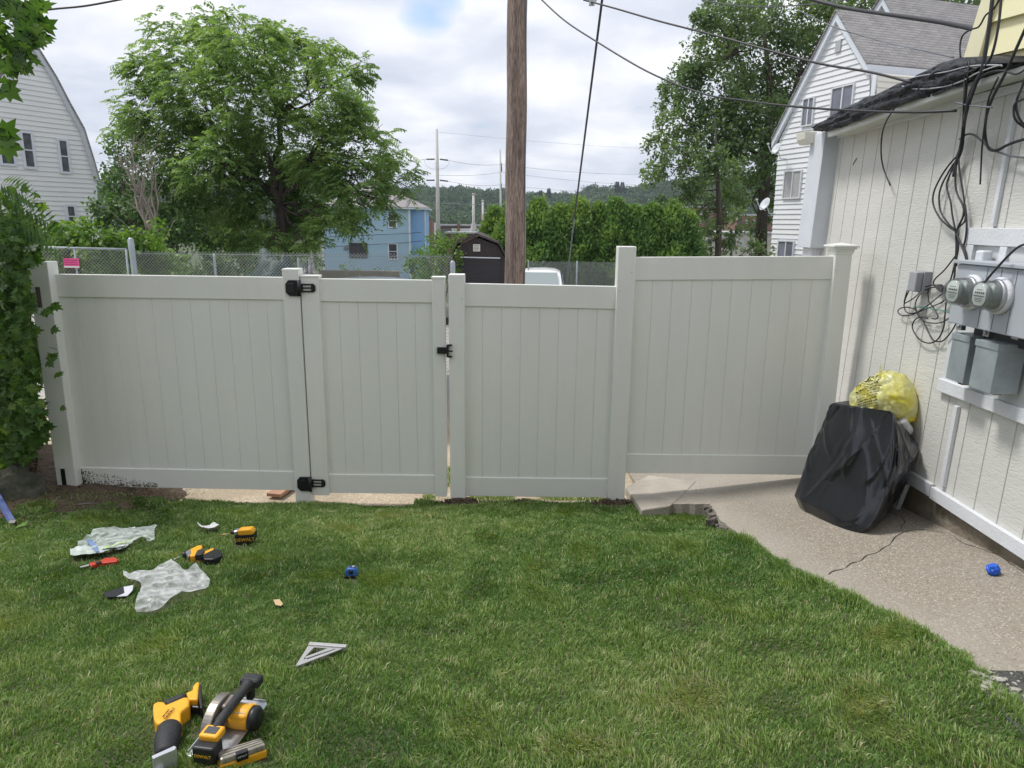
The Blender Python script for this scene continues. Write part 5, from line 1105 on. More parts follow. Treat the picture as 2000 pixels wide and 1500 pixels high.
# dark bushes at left, dead shrub in front
def bush(name, lab, cl, Y, dy, per, size, m, cx_, half, cat='bush', group=None, sub=14, py=500, stems=True, wr=.6, inner=.45):
    tr = tree_empty(cx_, py, Y, name, lab, cat, group); C_ = pxc(cl, Y, dy, cx_, half); broad_leaves(C_, per, size, m, tr, 'foliage', sub=sub, wr=wr, inner=inner)
    if stems:
        mb = MB()
        for c_ in C_: limb(mb, Vector(tr.location) + Vector((random.uniform(-.2, .2), 0, 0)), Vector(c_[:3]), .04, .012, .12)
        mb.build('stem', BARK, tr)
    return tr
bush('tall_bush', 'tall dark leafy bush between the left white house and the walnut tree', [(228, 320, 34), (262, 340, 50), (215, 362, 28), (250, 400, 56), (300, 350, 40), (310, 410, 55), (215, 425, 32), (350, 440, 56), (280, 460, 50), (400, 460, 45), (225, 285, 20), (330, 480, 40)], 25, 1.2, 1100, .14, LBUS, 290, 150, inner=.3)
bush('tall_bush', 'dark leafy thicket under the walnut crown, left of the blue house', [(400, 430, 45), (450, 460, 45), (510, 470, 40), (585, 470, 34), (615, 500, 26), (480, 500, 40), (550, 505, 36), (420, 500, 40), (600, 440, 26)], 30, 1.2, 900, .15, LBUS, 500, 150, inner=.3)
bush('low_thicket', 'dark tangled low growth behind the chain-link fence, beneath the bushes', [(200, 520, 34), (260, 530, 34), (330, 525, 36), (390, 520, 36), (450, 520, 36), (505, 518, 30), (560, 522, 26), (600, 520, 20), (420, 545, 30), (500, 545, 30), (350, 550, 30)], 21.5, .8, 1300, .11, LBUS, 400, 250, stems=False, inner=.05)
ds = tree_empty(280, 470, 20.5, 'dead_shrub', 'leafless grey dead shrub with many bare stems standing before the dark bush', 'shrub'); mb = MB()
bs = [aY(288, 460, 20.5), aY(300, 462, 20.4), aY(308, 455, 20.6)]
for (x_, y_) in ((252, 275), (262, 262), (243, 300), (275, 290), (285, 300), (258, 330), (236, 262), (270, 320), (295, 330), (225, 290), (300, 310), (240, 345)):
    b_ = random.choice(bs); P = limb(mb, Vector((b_.x, b_.y, groundz(20))), b_, .03, .03, .02, 2, 5); P = limb(mb, b_, aY(x_, y_, 20.5 + random.uniform(-.4, .4)), .030, .007, .12, 10, 5)
    for k in range(9):
        q = P[random.randint(3, len(P) - 1)]; limb(mb, q, q + Vector((random.uniform(-.55, .55), random.uniform(-.3, .3), random.uniform(-.1, .6))), .009, .003, .25, 4, 4)
for k in range(14): q = bs[1]; limb(mb, q + Vector((random.uniform(-.2, .2), 0, random.uniform(-.3, .4))), q + Vector((random.uniform(-1.4, .9), random.uniform(-.4, .3), random.uniform(-.1, 1.1))), .013, .003, .2, 5, 4)
mb.build('stem', DEADW, ds)
# bright vines covering the ground and chain link on the left
bush('vine_mass', 'bright green vines heaped over the ground behind the chain-link gate, left of the dead shrub', [(110, 470, 30), (150, 462, 26), (190, 468, 26), (130, 500, 32), (90, 500, 30), (185, 505, 34), (235, 470, 24), (225, 505, 32), (60, 480, 40), (90, 530, 34), (160, 540, 36), (230, 540, 32), (165, 445, 14)], 14, .6, 4200, .10, LVIN, 150, 100, 'vines', 'bright vines', stems=False, inner=.05, wr=.75)
bush('vine_mass', 'bright green vine mound sloping down to the right behind the chain-link fence', [(265, 468, 20), (285, 485, 26), (315, 500, 24), (270, 520, 32), (320, 520, 24), (345, 520, 16), (300, 455, 11), (312, 440, 9), (295, 470, 16), (300, 540, 28)], 14.6, .6, 4200, .10, LVIN, 290, 70, 'vines', 'bright vines', stems=False, inner=.05, wr=.75)
bush('vine_mass', 'light green bush spilling over beside the brown shed', [(855, 490, 24), (835, 505, 26), (870, 478, 16), (815, 525, 26), (850, 530, 34), (880, 500, 18), (858, 462, 9), (890, 465, 10), (905, 462, 7), (825, 545, 28), (870, 535, 20), (848, 470, 12)], 23, 1.0, 1800, .10, LVIN, 850, 60, 'bush', stems=True, inner=.25, wr=.7)
bush('low_bush', 'small round green bush against the foot of the blue house', [(682, 523, 14), (696, 525, 10), (668, 527, 10)], 50, .6, 160, .2, LHED, 682, 30, 'bush', inner=.2, py=530)
bush('low_bush', 'small dull bush before the blue house, right of the round one', [(735, 530, 12), (750, 533, 14), (768, 532, 12)], 48, .6, 130, .2, LBUS, 750, 40, 'bush', inner=.2, py=530)
# evergreen hedge of separate shrubs
def arb(px, ytop, Y, w_, lab):
    b_ = aY(px, 545, Y); t_ = aY(px, ytop, Y); base = Vector((b_.x, Y, groundz(Y))); Hh = t_.z - base.z; e = empty('hedge_shrub', base, lab, 'hedge shrub', 'evergreen shrubs in the hedge')
    n = int(18000 * Hh / 4.2); u_ = rng.random(n); th = rng.random(n) * 2 * math.pi
    zz_ = Hh * (u_ ** .85); prof = w_ * np.minimum(1, (1.02 - zz_ / Hh) * 2.1) ** .95 * (.9 + .1 * np.sin(zz_ * 3 + px))
    lump_ = np.array([mn.noise((math.cos(a) * 1.5 + px, math.sin(a) * 1.5, z * 2.1)) for a, z in zip(th, zz_)])
    rr = prof * (.78 + .62 * lump_ + .22 * rng.random(n)); P = np.stack([base.x + np.cos(th) * rr, Y + np.sin(th) * rr, base.z + zz_], 1); P += .09 * rng.normal(size=P.shape)
    O = np.stack([np.cos(th), np.sin(th), np.zeros(n)], 1); D = unit(O * .6 + np.array([0, 0, .75]) + rng.normal(size=(n, 3)) * .45); ln = .15 * (.7 + .6 * rng.random(n))
    V, Q = diamonds(P, D, unit(rng.normal(size=(n, 3)) + O), ln, ln * .42, .1)
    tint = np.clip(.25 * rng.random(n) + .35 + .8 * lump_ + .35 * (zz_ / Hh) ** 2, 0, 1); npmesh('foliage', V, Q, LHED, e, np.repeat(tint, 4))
    mb = MB(); mb.tube([base, t_ - Vector((0, 0, .4))], [.09, .02], 7); mb.build('trunk', BARK, e)
    mb = MB(); pr = [(w_ * .55, .1), (w_ * .62, Hh * .4), (w_ * .5, Hh * .65), (w_ * .25, Hh * .85), (.03, Hh * .95)]; mb.lathe(base, (0, 0, 1), pr, 14); mb.build('shade_core', mat('core_shade_dark', (.02, .032, .014), .95), e)  # near-black solid core stands in for shade deep inside the shrub
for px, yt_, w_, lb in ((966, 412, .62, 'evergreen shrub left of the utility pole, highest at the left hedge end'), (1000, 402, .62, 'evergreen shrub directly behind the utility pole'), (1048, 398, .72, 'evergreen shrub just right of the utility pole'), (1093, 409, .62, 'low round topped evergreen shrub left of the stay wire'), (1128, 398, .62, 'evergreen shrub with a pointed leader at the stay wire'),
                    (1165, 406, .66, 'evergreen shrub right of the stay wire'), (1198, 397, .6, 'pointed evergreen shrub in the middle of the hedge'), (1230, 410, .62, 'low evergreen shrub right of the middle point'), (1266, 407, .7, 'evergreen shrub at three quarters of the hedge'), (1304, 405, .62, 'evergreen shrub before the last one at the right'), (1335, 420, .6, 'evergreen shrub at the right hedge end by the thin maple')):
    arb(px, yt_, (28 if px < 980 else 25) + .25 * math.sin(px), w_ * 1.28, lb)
bush('tall_bush', 'dark understorey bush above the tall fence panel beneath the maples', [(1370, 490, 24), (1410, 500, 26), (1450, 498, 22), (1490, 492, 22), (1340, 500, 20), (1350, 470, 15)], 28, .8, 380, .17, LMAP, 1420, 90, inner=.3)
# ---- far woods
FW = leafmat('far_wood_leaf', (.022, .050, .026), (.055, .105, .045), (.10, .17, .06), trans=.15, rough=.8, pscale=.02)
def wood(rows, lab, size, nl, name='woods'):
    P = []; O = []; Tn = []
    for (x, y, r, h_) in rows:
        z = terr(x, y) + h_; d = unit(rng.normal(size=(nl, 3))); d[:, 2] = np.abs(d[:, 2]) * 1.0 - .25
        lumpv = 1 + .35 * np.sin(d[:, 0] * 5 + x) * np.sin(d[:, 2] * 6 + y); P.append(np.array([x, y, z]) + d * np.array([r, r, r * 1.05]) * lumpv[:, None] * (.85 + .3 * rng.random((nl, 1)))); O.append(d); Tn.append(np.full(nl, rng.random()) * .7 + .3 * rng.random(nl))
    P = np.concatenate(P); O = np.concatenate(O); n = len(P); D = unit(rng.normal(size=(n, 3)) + O * .2); V, Q = diamonds(P, D, O, size * (.7 + .6 * rng.random(n)), size * .8, .1)
    o = npmesh(name, V, Q, FW, None, np.repeat(np.concatenate(Tn), 4)); return tag(o, lab, 'woods', None, 'stuff')
rows = []
for k in range(2600):
    y = random.uniform(380, 900); px = random.uniform(780, 1560) if k < 1900 else random.uniform(150, 780); x = (px - 1000) / F * y * .975; rows.append((x, y, random.uniform(4.5, 8.5), random.uniform(1, 6)))
for k in range(680):
    px = 180 + k * 2.0 + random.uniform(-2, 2); y = random.uniform(860, 910); x = (px - 1000) / F * y * .975; rows.append((x, y, random.uniform(4, 7.5), random.uniform(1, 9) + 7 * mn.noise((px * .03, 0, 0))))
wood(rows, 'wooded hillside on the skyline beyond the valley', 1.9, 150)
rows = []
for k in range(230):
    px = random.uniform(820, 1010) if k % 3 else random.uniform(1000, 1600); y = random.uniform(225, 300); x = (px - 1000) / F * y * .975; rows.append((x, y, random.uniform(3, 4.6), random.uniform(3, 9.2)))
wood(rows, 'nearer mid green trees in the valley behind the factory', 1.1, 260)
for (px, yt_, Y, lb) in ((1206, 355, 700, 'dark pointed spruce on the hill beside the tiny white house'), (1216, 356, 705, 'second dark spruce on the hill, right of the first'), (1056, 372, 760, 'ragged pine breaking the skyline right of the utility pole'), (1072, 368, 770, 'ragged pine right of the first skyline pine')):
    t_ = aY(px, yt_, Y); base = Vector((t_.x, Y, terr(t_.x, Y))); e = empty('spruce_tree', base, lb, 'tree', 'conifers on the hill'); Hh = max(14, t_.z - base.z); n = 1600; zz_ = Hh * (.25 + .75 * rng.random(n) ** 1.4); rr = (1 - zz_ / Hh) * 4.6 * (.5 + .6 * rng.random(n)) + .4; th = rng.random(n) * 6.283
    P = np.stack([base.x + np.cos(th) * rr, Y + np.sin(th) * rr, base.z + zz_], 1); D = unit(np.stack([np.cos(th), np.sin(th), np.full(n, -.3)], 1) + rng.normal(size=(n, 3)) * .3); V, Q = diamonds(P, D, unit(rng.normal(size=(n, 3)) + np.array([0, 0, 1])), 1.4, .6); npmesh('crown', V, Q, FW, e, np.repeat(rng.random(n) * .2, 4))
    mb = MB(); mb.tube([base, base + Vector((0, 0, Hh * .9))], [.5, .1], 6); mb.build('trunk', BARK, e)
# ---- near left: climbing maple leaved vines around the corner post
hv = empty('climbing_vine', (-4.3, 5.3, .15), 'dense dark large-leaved vine thicket at the far left, climbing over the corner post', 'vines')
def vleaf(pxs, Yr, n, sz, face=(.1, -1, .35), spread=.55, tintb=0.):
    P = []
    while len(P) < n:
        x_, y_, r_ = random.choice(pxs); a = random.random() * 6.283; q = r_ * math.sqrt(random.random()); Y = random.uniform(*Yr); P.append(aY(x_ + q * math.cos(a), y_ + q * math.sin(a), Y))
    P = np.array([tuple(p) for p in P]); n = len(P); Nn = unit(np.array(face) + rng.normal(size=(n, 3)) * spread); D = unit(np.cross(Nn, rng.normal(size=(n, 3))) * .6 + np.array([.15, -.2, -.55])); D = unit(D - Nn * (D * Nn).sum(1, keepdims=True) * .8)
    return P, D, Nn, sz * (.5 + .75 * rng.random(n)), np.clip(rng.random(n) ** 1.5 + tintb, 0, 1)
def merge(sets, name, m, parent):
    P, D, Nn, ln, ti = [np.concatenate(k) for k in zip(*sets)]; return lobed(P, D, Nn, ln, m, parent, name, ti)
big = [(-5, 425, 55), (35, 465, 42), (5, 530, 52), (18, 600, 42), (5, 680, 58), (28, 650, 36), (0, 760, 62), (32, 740, 42), (15, 820, 52), (55, 800, 28), (40, 700, 34), (-10, 860, 56), (42, 868, 34), (-40, 500, 60), (-40, 600, 70), (-50, 720, 80), (-40, 850, 80), (-60, 400, 60), (28, 560, 26), (68, 842, 20), (50, 490, 22)]
sp_ = vleaf([(112, 720, 10), (100, 700, 12), (110, 792, 10), (95, 640, 12), (95, 600, 10), (118, 445, 14), (100, 428, 12), (85, 405, 14), (60, 390, 20), (30, 375, 24)], (5.0, 5.4), 22, .075, tintb=.2)
merge([sp_, vleaf(big, (5.0, 5.9), 3400, .078), vleaf([(20, 700, 70), (40, 560, 40), (0, 480, 60), (20, 820, 60), (-40, 700, 90)], (5.9, 6.8), 1500, .10)], 'leaves', LDRK, hv)
mb = MB(); random.seed(21)
for k in range(16):
    a = aY(random.uniform(-30, 80), 915, 5.5 + random.random() * .5); a.z = .05; b_ = aY(random.uniform(-20, 75), random.uniform(480, 800), 5.4 + random.random() * .6); P = limb(mb, a, b_, .014, .004, .12, 9, 6)
    for j in range(4): q = P[random.randint(2, 9)]; limb(mb, q, q + Vector((random.uniform(-.3, .25), random.uniform(-.3, .3), random.uniform(-.2, .4))), .005, .002, .2, 4, 5)
limb(mb, aL(58, 935, 0), aY(50, 700, 5.4), .02, .012, .08); mb.build('stem', mat('vine_stem', (.14, .105, .07), .9, var=.4, vscale=20), hv)
# loose sprays reaching over the post
# sumac fronds near the top of the thicket
def fronds(lst, m, parent, name='frond'):
    P = []; D = []; ln = []; Nn = []
    for (a, b_, L_) in lst:
        d = (b_ - a); S_ = d.cross(Vector((0, -1, .3))).normalized()
        for k in range(11):
            t_ = (k + .5) / 11; q = a + d * t_ + Vector((0, 0, -.12 * t_ * t_))
            for s in (-1, 1):
                P.append(q); dd = (S_ * s + d.normalized() * .6 + Vector((0, 0, -.35))).normalized(); D.append(dd); ln.append(L_ * (1 - .5 * abs(t_ - .4))); Nn.append(Vector((0, -.7, .7)))
    P, D, Nn = [np.array([tuple(v) for v in k]) for k in (P, D, Nn)]; V, Q = diamonds(P, unit(D), unit(Nn + rng.normal(size=Nn.shape) * .2), np.array(ln), np.array(ln) * .22); return npmesh(name, V, Q, m, parent, np.repeat(rng.random(len(P)), 4))
fr_ = [(aY(30, 430, 5.2), aY(118, 462, 5.0), .13), (aY(20, 420, 5.2), aY(104, 430, 5.0), .13), (aY(10, 395, 5.2), aY(92, 402, 5.1), .12), (aY(0, 360, 5.2), aY(60, 362, 5.1), .12)]
fronds(fr_, LDRK, hv)
# overhanging branch, top left
ob = empty('maple_tree', (-4.9, 3.6, .3), 'overhanging maple branch with dark lobed leaves entering at the top left corner', 'tree', 'trees beyond the fence')
bl = [(15, 20, 28), (50, 30, 26), (72, 55, 16), (30, 70, 26), (60, 72, 14), (10, 110, 22), (40, 122, 14), (-10, 60, 30), (5, 5, 24), (65, 10, 14), (48, 95, 14)]
merge([vleaf(bl, (4.3, 5.0), 150, .095, face=(.2, -.8, -.4), spread=.6), vleaf([(3, 258, 12), (10, 275, 10), (-6, 240, 12), (0, 165, 10)], (4.3, 5.0), 16, .12, face=(.2, -.9, .2))], 'leaves', LDRK, ob)
mb = MB(); tk = Vector((-4.9, 3.6, .2)); tp = Vector((-4.8, 3.7, 4.2)); limb(mb, tk, tp, .12, .07, .03, 8, 8)
for (x_, y_) in ((70, 40), (40, 90), (20, 20), (20, 120), (0, 60), (5, 265)): limb(mb, tp, aY(x_, y_, 4.65), .02, .004, .15, 8, 5)
mb.build('trunk', BARK, ob)
# ================================================================ things lying about
def lat(Pt): return lawnz(Pt.x, Pt.y)
def pzoom(pts, k, ox, oy): return [(a / k + ox, b / k + oy) for a, b in pts]
def slabpx(name, pts, z1, z0, m, parent=None, bevel=.004, origin=None, seg=2):
    """outline seen from above, resting on the lawn: top at lawn+z1, bottom at lawn+z0"""
    c = aL(sum(p_[0] for p_ in pts) / len(pts), sum(p_[1] for p_ in pts) / len(pts), z1); P = [aPl(a, b, (0, 0, c.z), Vector((0, 0, 1))) for a, b in pts]
    area = sum(P[i].x * P[(i + 1) % len(P)].y - P[(i + 1) % len(P)].x * P[i].y for i in range(len(P)))
    if area < 0: P = P[::-1]
    mb = MB(); mb.prism(P, (0, 0, z0 - z1)); return mb.build(name, m, parent, bevel=bevel, seg=seg)
# ---- black rubbish bag leaning on the wall
def ring4(c, n=72, rnd=.6):
    out = []; k = len(c)
    for i in range(n):
        t_ = i / n * k; a = int(t_) % k; f_ = t_ - int(t_); p0, p1, p2, p3 = c[a - 1], c[a], c[(a + 1) % k], c[(a + 2) % k]
        lin = p1.lerp(p2, f_); cat = .5 * ((2 * p1) + (p2 - p0) * f_ + (2 * p0 - 5 * p1 + 4 * p2 - p3) * f_ * f_ + (3 * p1 - p0 - 3 * p2 + p3) * f_ ** 3)
        out.append(lin.lerp(cat, rnd))
    return out
def SZ(P): P = Vector(P); P.z = slabz(P.x, P.y) + .004; return P
lv = []
b0 = [aS(1556, 990), aS(1688, 1044), SZ((2.74, 4.78, 0)), SZ((2.56, 5.2, 0))]
def lift(px, py, Y): return aY(px, py, Y)
lv.append((0, [b0[0].lerp(b0[1], .06), b0[1].lerp(b0[0], .05), b0[2], b0[3]]))
lv.append((.06, [aY(1553, 968, b0[0].y), aY(1697, 1030, b0[1].y), Vector((2.69, 4.68, b0[2].z + .06)), Vector((2.60, 5.22, .42))]))
lv.append((.3, [aY(1578, 915, b0[0].y + .02), aY(1722, 975, b0[1].y + .02), aW(1765, 925, .04), Vector((2.66, 5.2, .58))]))
lv.append((.55, [aY(1597, 870, b0[0].y), aY(1738, 915, b0[1].y + .04), aW(1787, 871, .02), W(5.15, .82, .04)]))
lv.append((.8, [aY(1612, 820, b0[0].y - .02), aY(1744, 850, b0[1].y + .08), aW(1770, 835, .05), W(5.12, .98, .06)]))
lv.append((.97, [aY(1622, 790, b0[0].y - .05), aY(1744, 808, b0[1].y + .12), aW(1752, 812, .10), W(5.0, 1.06, .10)]))
lv.append((1.0, [aY(1628, 787, b0[0].y - .06), aY(1738, 803, b0[1].y + .14), aW(1746, 806, .13), W(4.98, 1.07, .14)]))
nR = 260; nL = 130; vs = []
random.seed(31); RID = [(random.random(), random.uniform(-.22, .22), random.uniform(.004, .013), random.uniform(.004, .013) * random.choice((1, 1, -1)), *(lambda a: (a, a + random.uniform(.3, .8)))(random.uniform(-.1, .5))) for _ in range(85)]
for j in range(nL + 1):
    t_ = j / nL; i = max(k for k in range(len(lv)) if lv[k][0] <= t_ + 1e-9); i = min(i, len(lv) - 2); f_ = (t_ - lv[i][0]) / (lv[i + 1][0] - lv[i][0])
    c_ = [a.lerp(b_, f_) for a, b_ in zip(lv[i][1], lv[i + 1][1])]; rg = ring4(c_, nR, .55 - .4 * sstep(.6, 1, t_)); m_ = sum(rg, Vector()) / nR
    for k, p_ in enumerate(rg):
        o = (p_ - m_).normalized(); s = k / nR; bul = math.sin(math.pi * min(1, t_ * 1.02)) * .02
        fold = fold2 = 0
        for (s0, sl, w0, A0, ta, tb) in RID:
            ds_ = (s - s0 - sl * (t_ - .9) - .012 * math.sin(t_ * 5 + s0 * 40) + .5) % 1 - .5; fold += A0 * math.exp(-(ds_ / (w0 * (1.4 - .6 * t_))) ** 2) * sstep(ta, ta + .12, t_) * (1 - sstep(tb - .12, tb, t_))
        sm = mn.noise((s * 7, t_ * 4, 9)); bul *= 1 - sstep(.7, 1, t_)
        pinch = math.exp(-((t_ - .97) / .05) ** 2)
        p_ = p_ + o * (bul + fold + .010 * sm)
        p_.z = max(p_.z, slabz(p_.x, p_.y) + .003); vs.append(p_)
fs = [(j * nR + k, j * nR + (k + 1) % nR, (j + 1) * nR + (k + 1) % nR, (j + 1) * nR + k) for j in range(nL) for k in range(nR)]
top_ = [v.lerp(sum(vs[-nR:], Vector()) / nR, .45) - Vector((0, 0, .03)) for v in vs[nL * nR:]]; n0 = len(vs); vs += top_; fs += [(nL * nR + k, nL * nR + (k + 1) % nR, n0 + (k + 1) % nR, n0 + k) for k in range(nR)]; fs += [tuple(range(n0, n0 + nR))]
BAG = mat('black_bag', (.009, .010, .014), .16, bump=.26, bscale=22, stretch=(1.8, 1.8, .5), spec=.65)
mb = MB(); mb.add(vs, fs, True); tag(mb.build('trash_bag', BAG), 'full shiny black trash bag leaning against the white wall, on the path', 'trash bag')
# ---- yellow bag on top
YBG = bpy.data.materials.new('yellow_bag'); YBG.use_nodes = True; t = YBG.node_tree; p = t.nodes['Principled BSDF']; p.inputs['Roughness'].default_value = .28
geo = N(t, 'ShaderNodeNewGeometry'); no = N(t, 'ShaderNodeTexNoise', i_Scale=9, i_Detail=4); L(t, geo.outputs['Position'], no.inputs['Vector'])
L(t, ramp(t, no.outputs[0], [(.35, (.80, .72, .06)), (.48, (.78, .76, .28)), (.62, (.60, .61, .36))]), p.inputs['Base Color'])
nb = N(t, 'ShaderNodeTexNoise', i_Scale=14, i_Detail=3); L(t, geo.outputs['Position'], nb.inputs['Vector']); b = N(t, 'ShaderNodeBump', i_Strength=.9); b.inputs['Distance'].default_value = .02; L(t, nb.outputs[0], b.inputs['Height']); L(t, b.outputs[0], p.inputs['Normal'])
p.inputs['Subsurface Weight'].default_value = .0
tr = N(t, 'ShaderNodeBsdfTranslucent'); tr.inputs[0].default_value = (.95, .85, .1, 1); ms_ = N(t, 'ShaderNodeMixShader'); ms_.inputs[0].default_value = .3; L(t, p.outputs[0], ms_.inputs[1]); L(t, tr.outputs[0], ms_.inputs[2]); L(t, ms_.outputs[0], t.nodes['Material Output'].inputs[0])
yc = aW(1712, 786, .20); yl_ = aY(1652, 797, yc.y + .12); axl = (yc - yl_)
ye = empty('recycling_bag', yc, 'crumpled yellow printed plastic bag sitting on top of the black trash bag', 'plastic bag')
vs = []; nR = 90; nL = 60; a1 = axl.normalized(); a2 = Vector((0, 0, 1)).cross(a1).normalized(); a3 = a1.cross(a2)
prof = [(-1.0, .03), (-.95, .085), (-.6, .13), (-.2, .145), (.2, .165), (.6, .175), (1.0, .165), (1.3, .14), (1.5, .095), (1.6, .02)]
Lx = axl.length
def YP(t_, ph):
    x = -1.0 + 2.6 * t_; i = max(k for k in range(len(prof)) if prof[k][0] <= x + 1e-9); i = min(i, len(prof) - 2); f_ = (x - prof[i][0]) / (prof[i + 1][0] - prof[i][0]); r_ = prof[i][1] * (1 - f_) + prof[i + 1][1] * f_
    d = a2 * math.cos(ph) * .85 + a3 * math.sin(ph); wv = Vector((math.cos(ph), math.sin(ph), t_ * 2)); r_ *= 1 + .10 * (1 - 2 * abs(mn.noise(wv * 2.3 + Vector((3, 0, 0))))) + .085 * (1 - 2 * abs(mn.noise(wv * 6)))
    c = yc - a1 * (-(x) * Lx * .78) + Vector((0, 0, -.012 + .02 * math.sin(t_ * 3)))
    q = c + d * r_; lim = WX + KW * q.z - .006
    if q.x > lim: q.x = lim - .002 * math.sin(ph * 9)
    return q
for j in range(nL + 1):
    for k in range(nR): vs.append(YP(j / nL, 2 * math.pi * k / nR))
mb = MB(); mb.add(vs, [(j * nR + k, j * nR + (k + 1) % nR, (j + 1) * nR + (k + 1) % nR, (j + 1) * nR + k) for j in range(nL) for k in range(nR)], True); mb.build('bag', YBG, ye)
# small printed lines following the bag's surface on the side facing up and out
mb = MB(); random.seed(4)
phc = math.atan2((Vector((-.2, -.75, .65))).dot(a3), Vector((-.2, -.75, .65)).dot(a2))
for r_ in range(15):
    ph = phc - .75 + r_ * .105; t0_ = .17 + .02 * mn.noise((r_, 0, 0)); 
    while t0_ < .62 - .012 * r_:
        l_ = random.uniform(.012, .05); seg_ = []
        for q_ in range(4):
            t2 = t0_ + l_ * q_ / 3; c0 = YP(t2, ph); nrm = (c0 - (yc - a1 * (-((-1 + 2.6 * t2)) * Lx * .78))).normalized(); h_ = .008 if r_ in (0, 5, 11) else .0045
            seg_ += [c0 + nrm * .004, YP(t2, ph + h_ / .17) + nrm * .004]
        mb.add(seg_, [(0, 1, 3, 2), (2, 3, 5, 4), (4, 5, 7, 6)]); t0_ += l_ + random.uniform(.004, .012)
mb.build('printed_lines', mat('bag_ink', (.03, .035, .02), .5), ye)
# tuft of the tied end
mb = MB(); kn = YP(1, 0)
tt_ = aW(1738, 728, .14)
for k in range(7):
    b_ = Vector((yc.x, yc.y, yc.z + .17)); e_ = b_ + Vector((random.uniform(-.05, .05), random.uniform(-.05, .06), random.uniform(.03, .10))); s = Vector((.012, .006, 0)); mb.add([b_ - s, b_ + s, e_ + s * .5, e_ - s * .3], [(0, 1, 2, 3)])
mb.build('tuft', mat('tuft_plastic', (.8, .79, .6), .4), ye)
bt = empty('plastic_bottle', aW(1762, 818, .12), 'small clear plastic bottle wedged between the yellow bag and the black bag', 'bottle')
c_ = aW(1760, 820, .13); ax = (aW(1772, 838, .07) - c_).normalized(); mb = MB(); mb.lathe(c_, ax, [(.018, -.004), (.028, .0), (.033, .012), (.034, .05), (.031, .06), (.034, .07), (.034, .10), (.02, .13)], 20); mb.build('body', mat('bottle_plastic', (.55, .56, .56), .15, spec=.8), bt)
mb = MB()
for k in range(5): a = 2 * math.pi * k / 5; u_ = ax.orthogonal().normalized(); v_ = ax.cross(u_); mb.box(c_ + (u_ * math.cos(a) + v_ * math.sin(a)) * .016 - ax * .003, (.012, .012, .006))
mb.build('base_feet', mat('bottle_bright', (.75, .76, .76), .2), bt)
# ---- blue crumpled ball on the path
q = aS(1938, 1122); mb = MB(); vs = []; k = 26; mm = 18; c = q + Vector((0, 0, .027))
for j in range(mm + 1):
    th = math.pi * j / mm
    for i in range(k): ph = 2 * math.pi * i / k; v_ = Vector((math.cos(ph) * math.sin(th), math.sin(ph) * math.sin(th), math.cos(th))); vs.append(c + v_ * .033 * (1 + .25 * mn.noise(v_ * 3.5)) * (1 if v_.z > -.5 else .9))
mb.add(vs, [(j * k + i, j * k + (i + 1) % k, (j + 1) * k + (i + 1) % k, (j + 1) * k + i) for j in range(mm) for i in range(k)]); tag(mb.build('crumpled_ball', mat('blue_plastic', (.012, .10, .55), .45)), 'crumpled bright blue wad lying on the path near the wall at right', 'ball')
# ---- circular saw
sw = empty('circular_saw', aL(445, 1405, .02), 'yellow and black cordless circular saw with grey blade guard standing on the grass', 'circular saw')
A_, B_1, C_1 = aL(372, 1431, .03), aL(462, 1338, .03), aL(520, 1369, .03)
f_ = (B_1 - A_); f_.z = 0; f_.normalize(); l_ = Vector((-f_.y, f_.x, 0)); cen = aL(450, 1422, .03)
def Sx(x, y, z): return cen + f_ * x + l_ * y + Vector((0, 0, z * .72))
def spart(name, boxes, m, bevel=.006, par=None):
    mb = MB()
    for (x, y, z, dx, dy, dz) in boxes: mb.prism([Sx(x - dx / 2, y - dy / 2, z - dz / 2), Sx(x + dx / 2, y - dy / 2, z - dz / 2), Sx(x + dx / 2, y + dy / 2, z - dz / 2), Sx(x - dx / 2, y + dy / 2, z - dz / 2)], (0, 0, dz * .72))
    return mb.build(name, m, par or sw, bevel=bevel, seg=3)
PLT = mat('plate_metal', (.55, .57, .60), .4, metal=.6, var=.15, vscale=25)
GRD = mat('guard_metal', (.36, .33, .29), .38, metal=.7, var=.3, vscale=12)
mb = MB(); o_ = [(-.155, -.075), (.15, -.075), (.165, -.06), (.165, .06), (.15, .085), (-.155, .085), (-.165, .07), (-.165, -.06)]; mb.prism([Sx(a, b_, 0) for a, b_ in o_], (0, 0, .004)); mb.build('shoe_plate', PLT, sw, bevel=.001)
spart('shoe_rim', [(0, .083, .008, .30, .004, .014), (.163, 0, .008, .004, .12, .014), (-.163, 0, .008, .004, .12, .014)], PLT, .001)
mb = MB(); gp = []
for k in range(25): a = math.pi * k / 24; gp.append((math.cos(a) * .112 + .012, math.sin(a) * .150 + .012))
mb.prism([Sx(a, .028, z) for a, z in [(.124, .004)] + gp + [(-.100, .004)]], l_ * .040); mb.build('blade_guard', GRD, sw, bevel=.011, seg=4)
mb = MB(); mb.lathe(Sx(0, .064, .03), l_, [(.03, 0), (.028, .008), (.012, .010)], 20); mb.build('blade_bolt', STEEL, sw)
mb = MB(); mb.lathe(Sx(.0, .047, .002), l_, [(.078, -.001), (.078, .001)], 36); mb.build('blade', STEEL, sw)
spart('gear_housing', [(.0, .012, .075, .12, .035, .075), (.03, .018, .125, .08, .03, .03)], mat('housing_grey', (.30, .26, .22), .45, metal=.6, var=.3), .012)
mb = MB(); mb.lathe(Sx(.015, .0, .062), -l_, [(.044, 0), (.046, .02), (.046, .075), (.043, .085)], 28); mb.build('motor_housing', YEL, sw)
spart('motor_block', [(.015, -.045, .088, .085, .075, .05), (.05, -.055, .07, .05, .055, .05)], YEL, .012)
mb = MB(); mb.lathe(Sx(.015, -.085, .062), -l_, [(.046, 0), (.046, .018), (.036, .03)], 28); mb.build('motor_cap', BLK, sw)
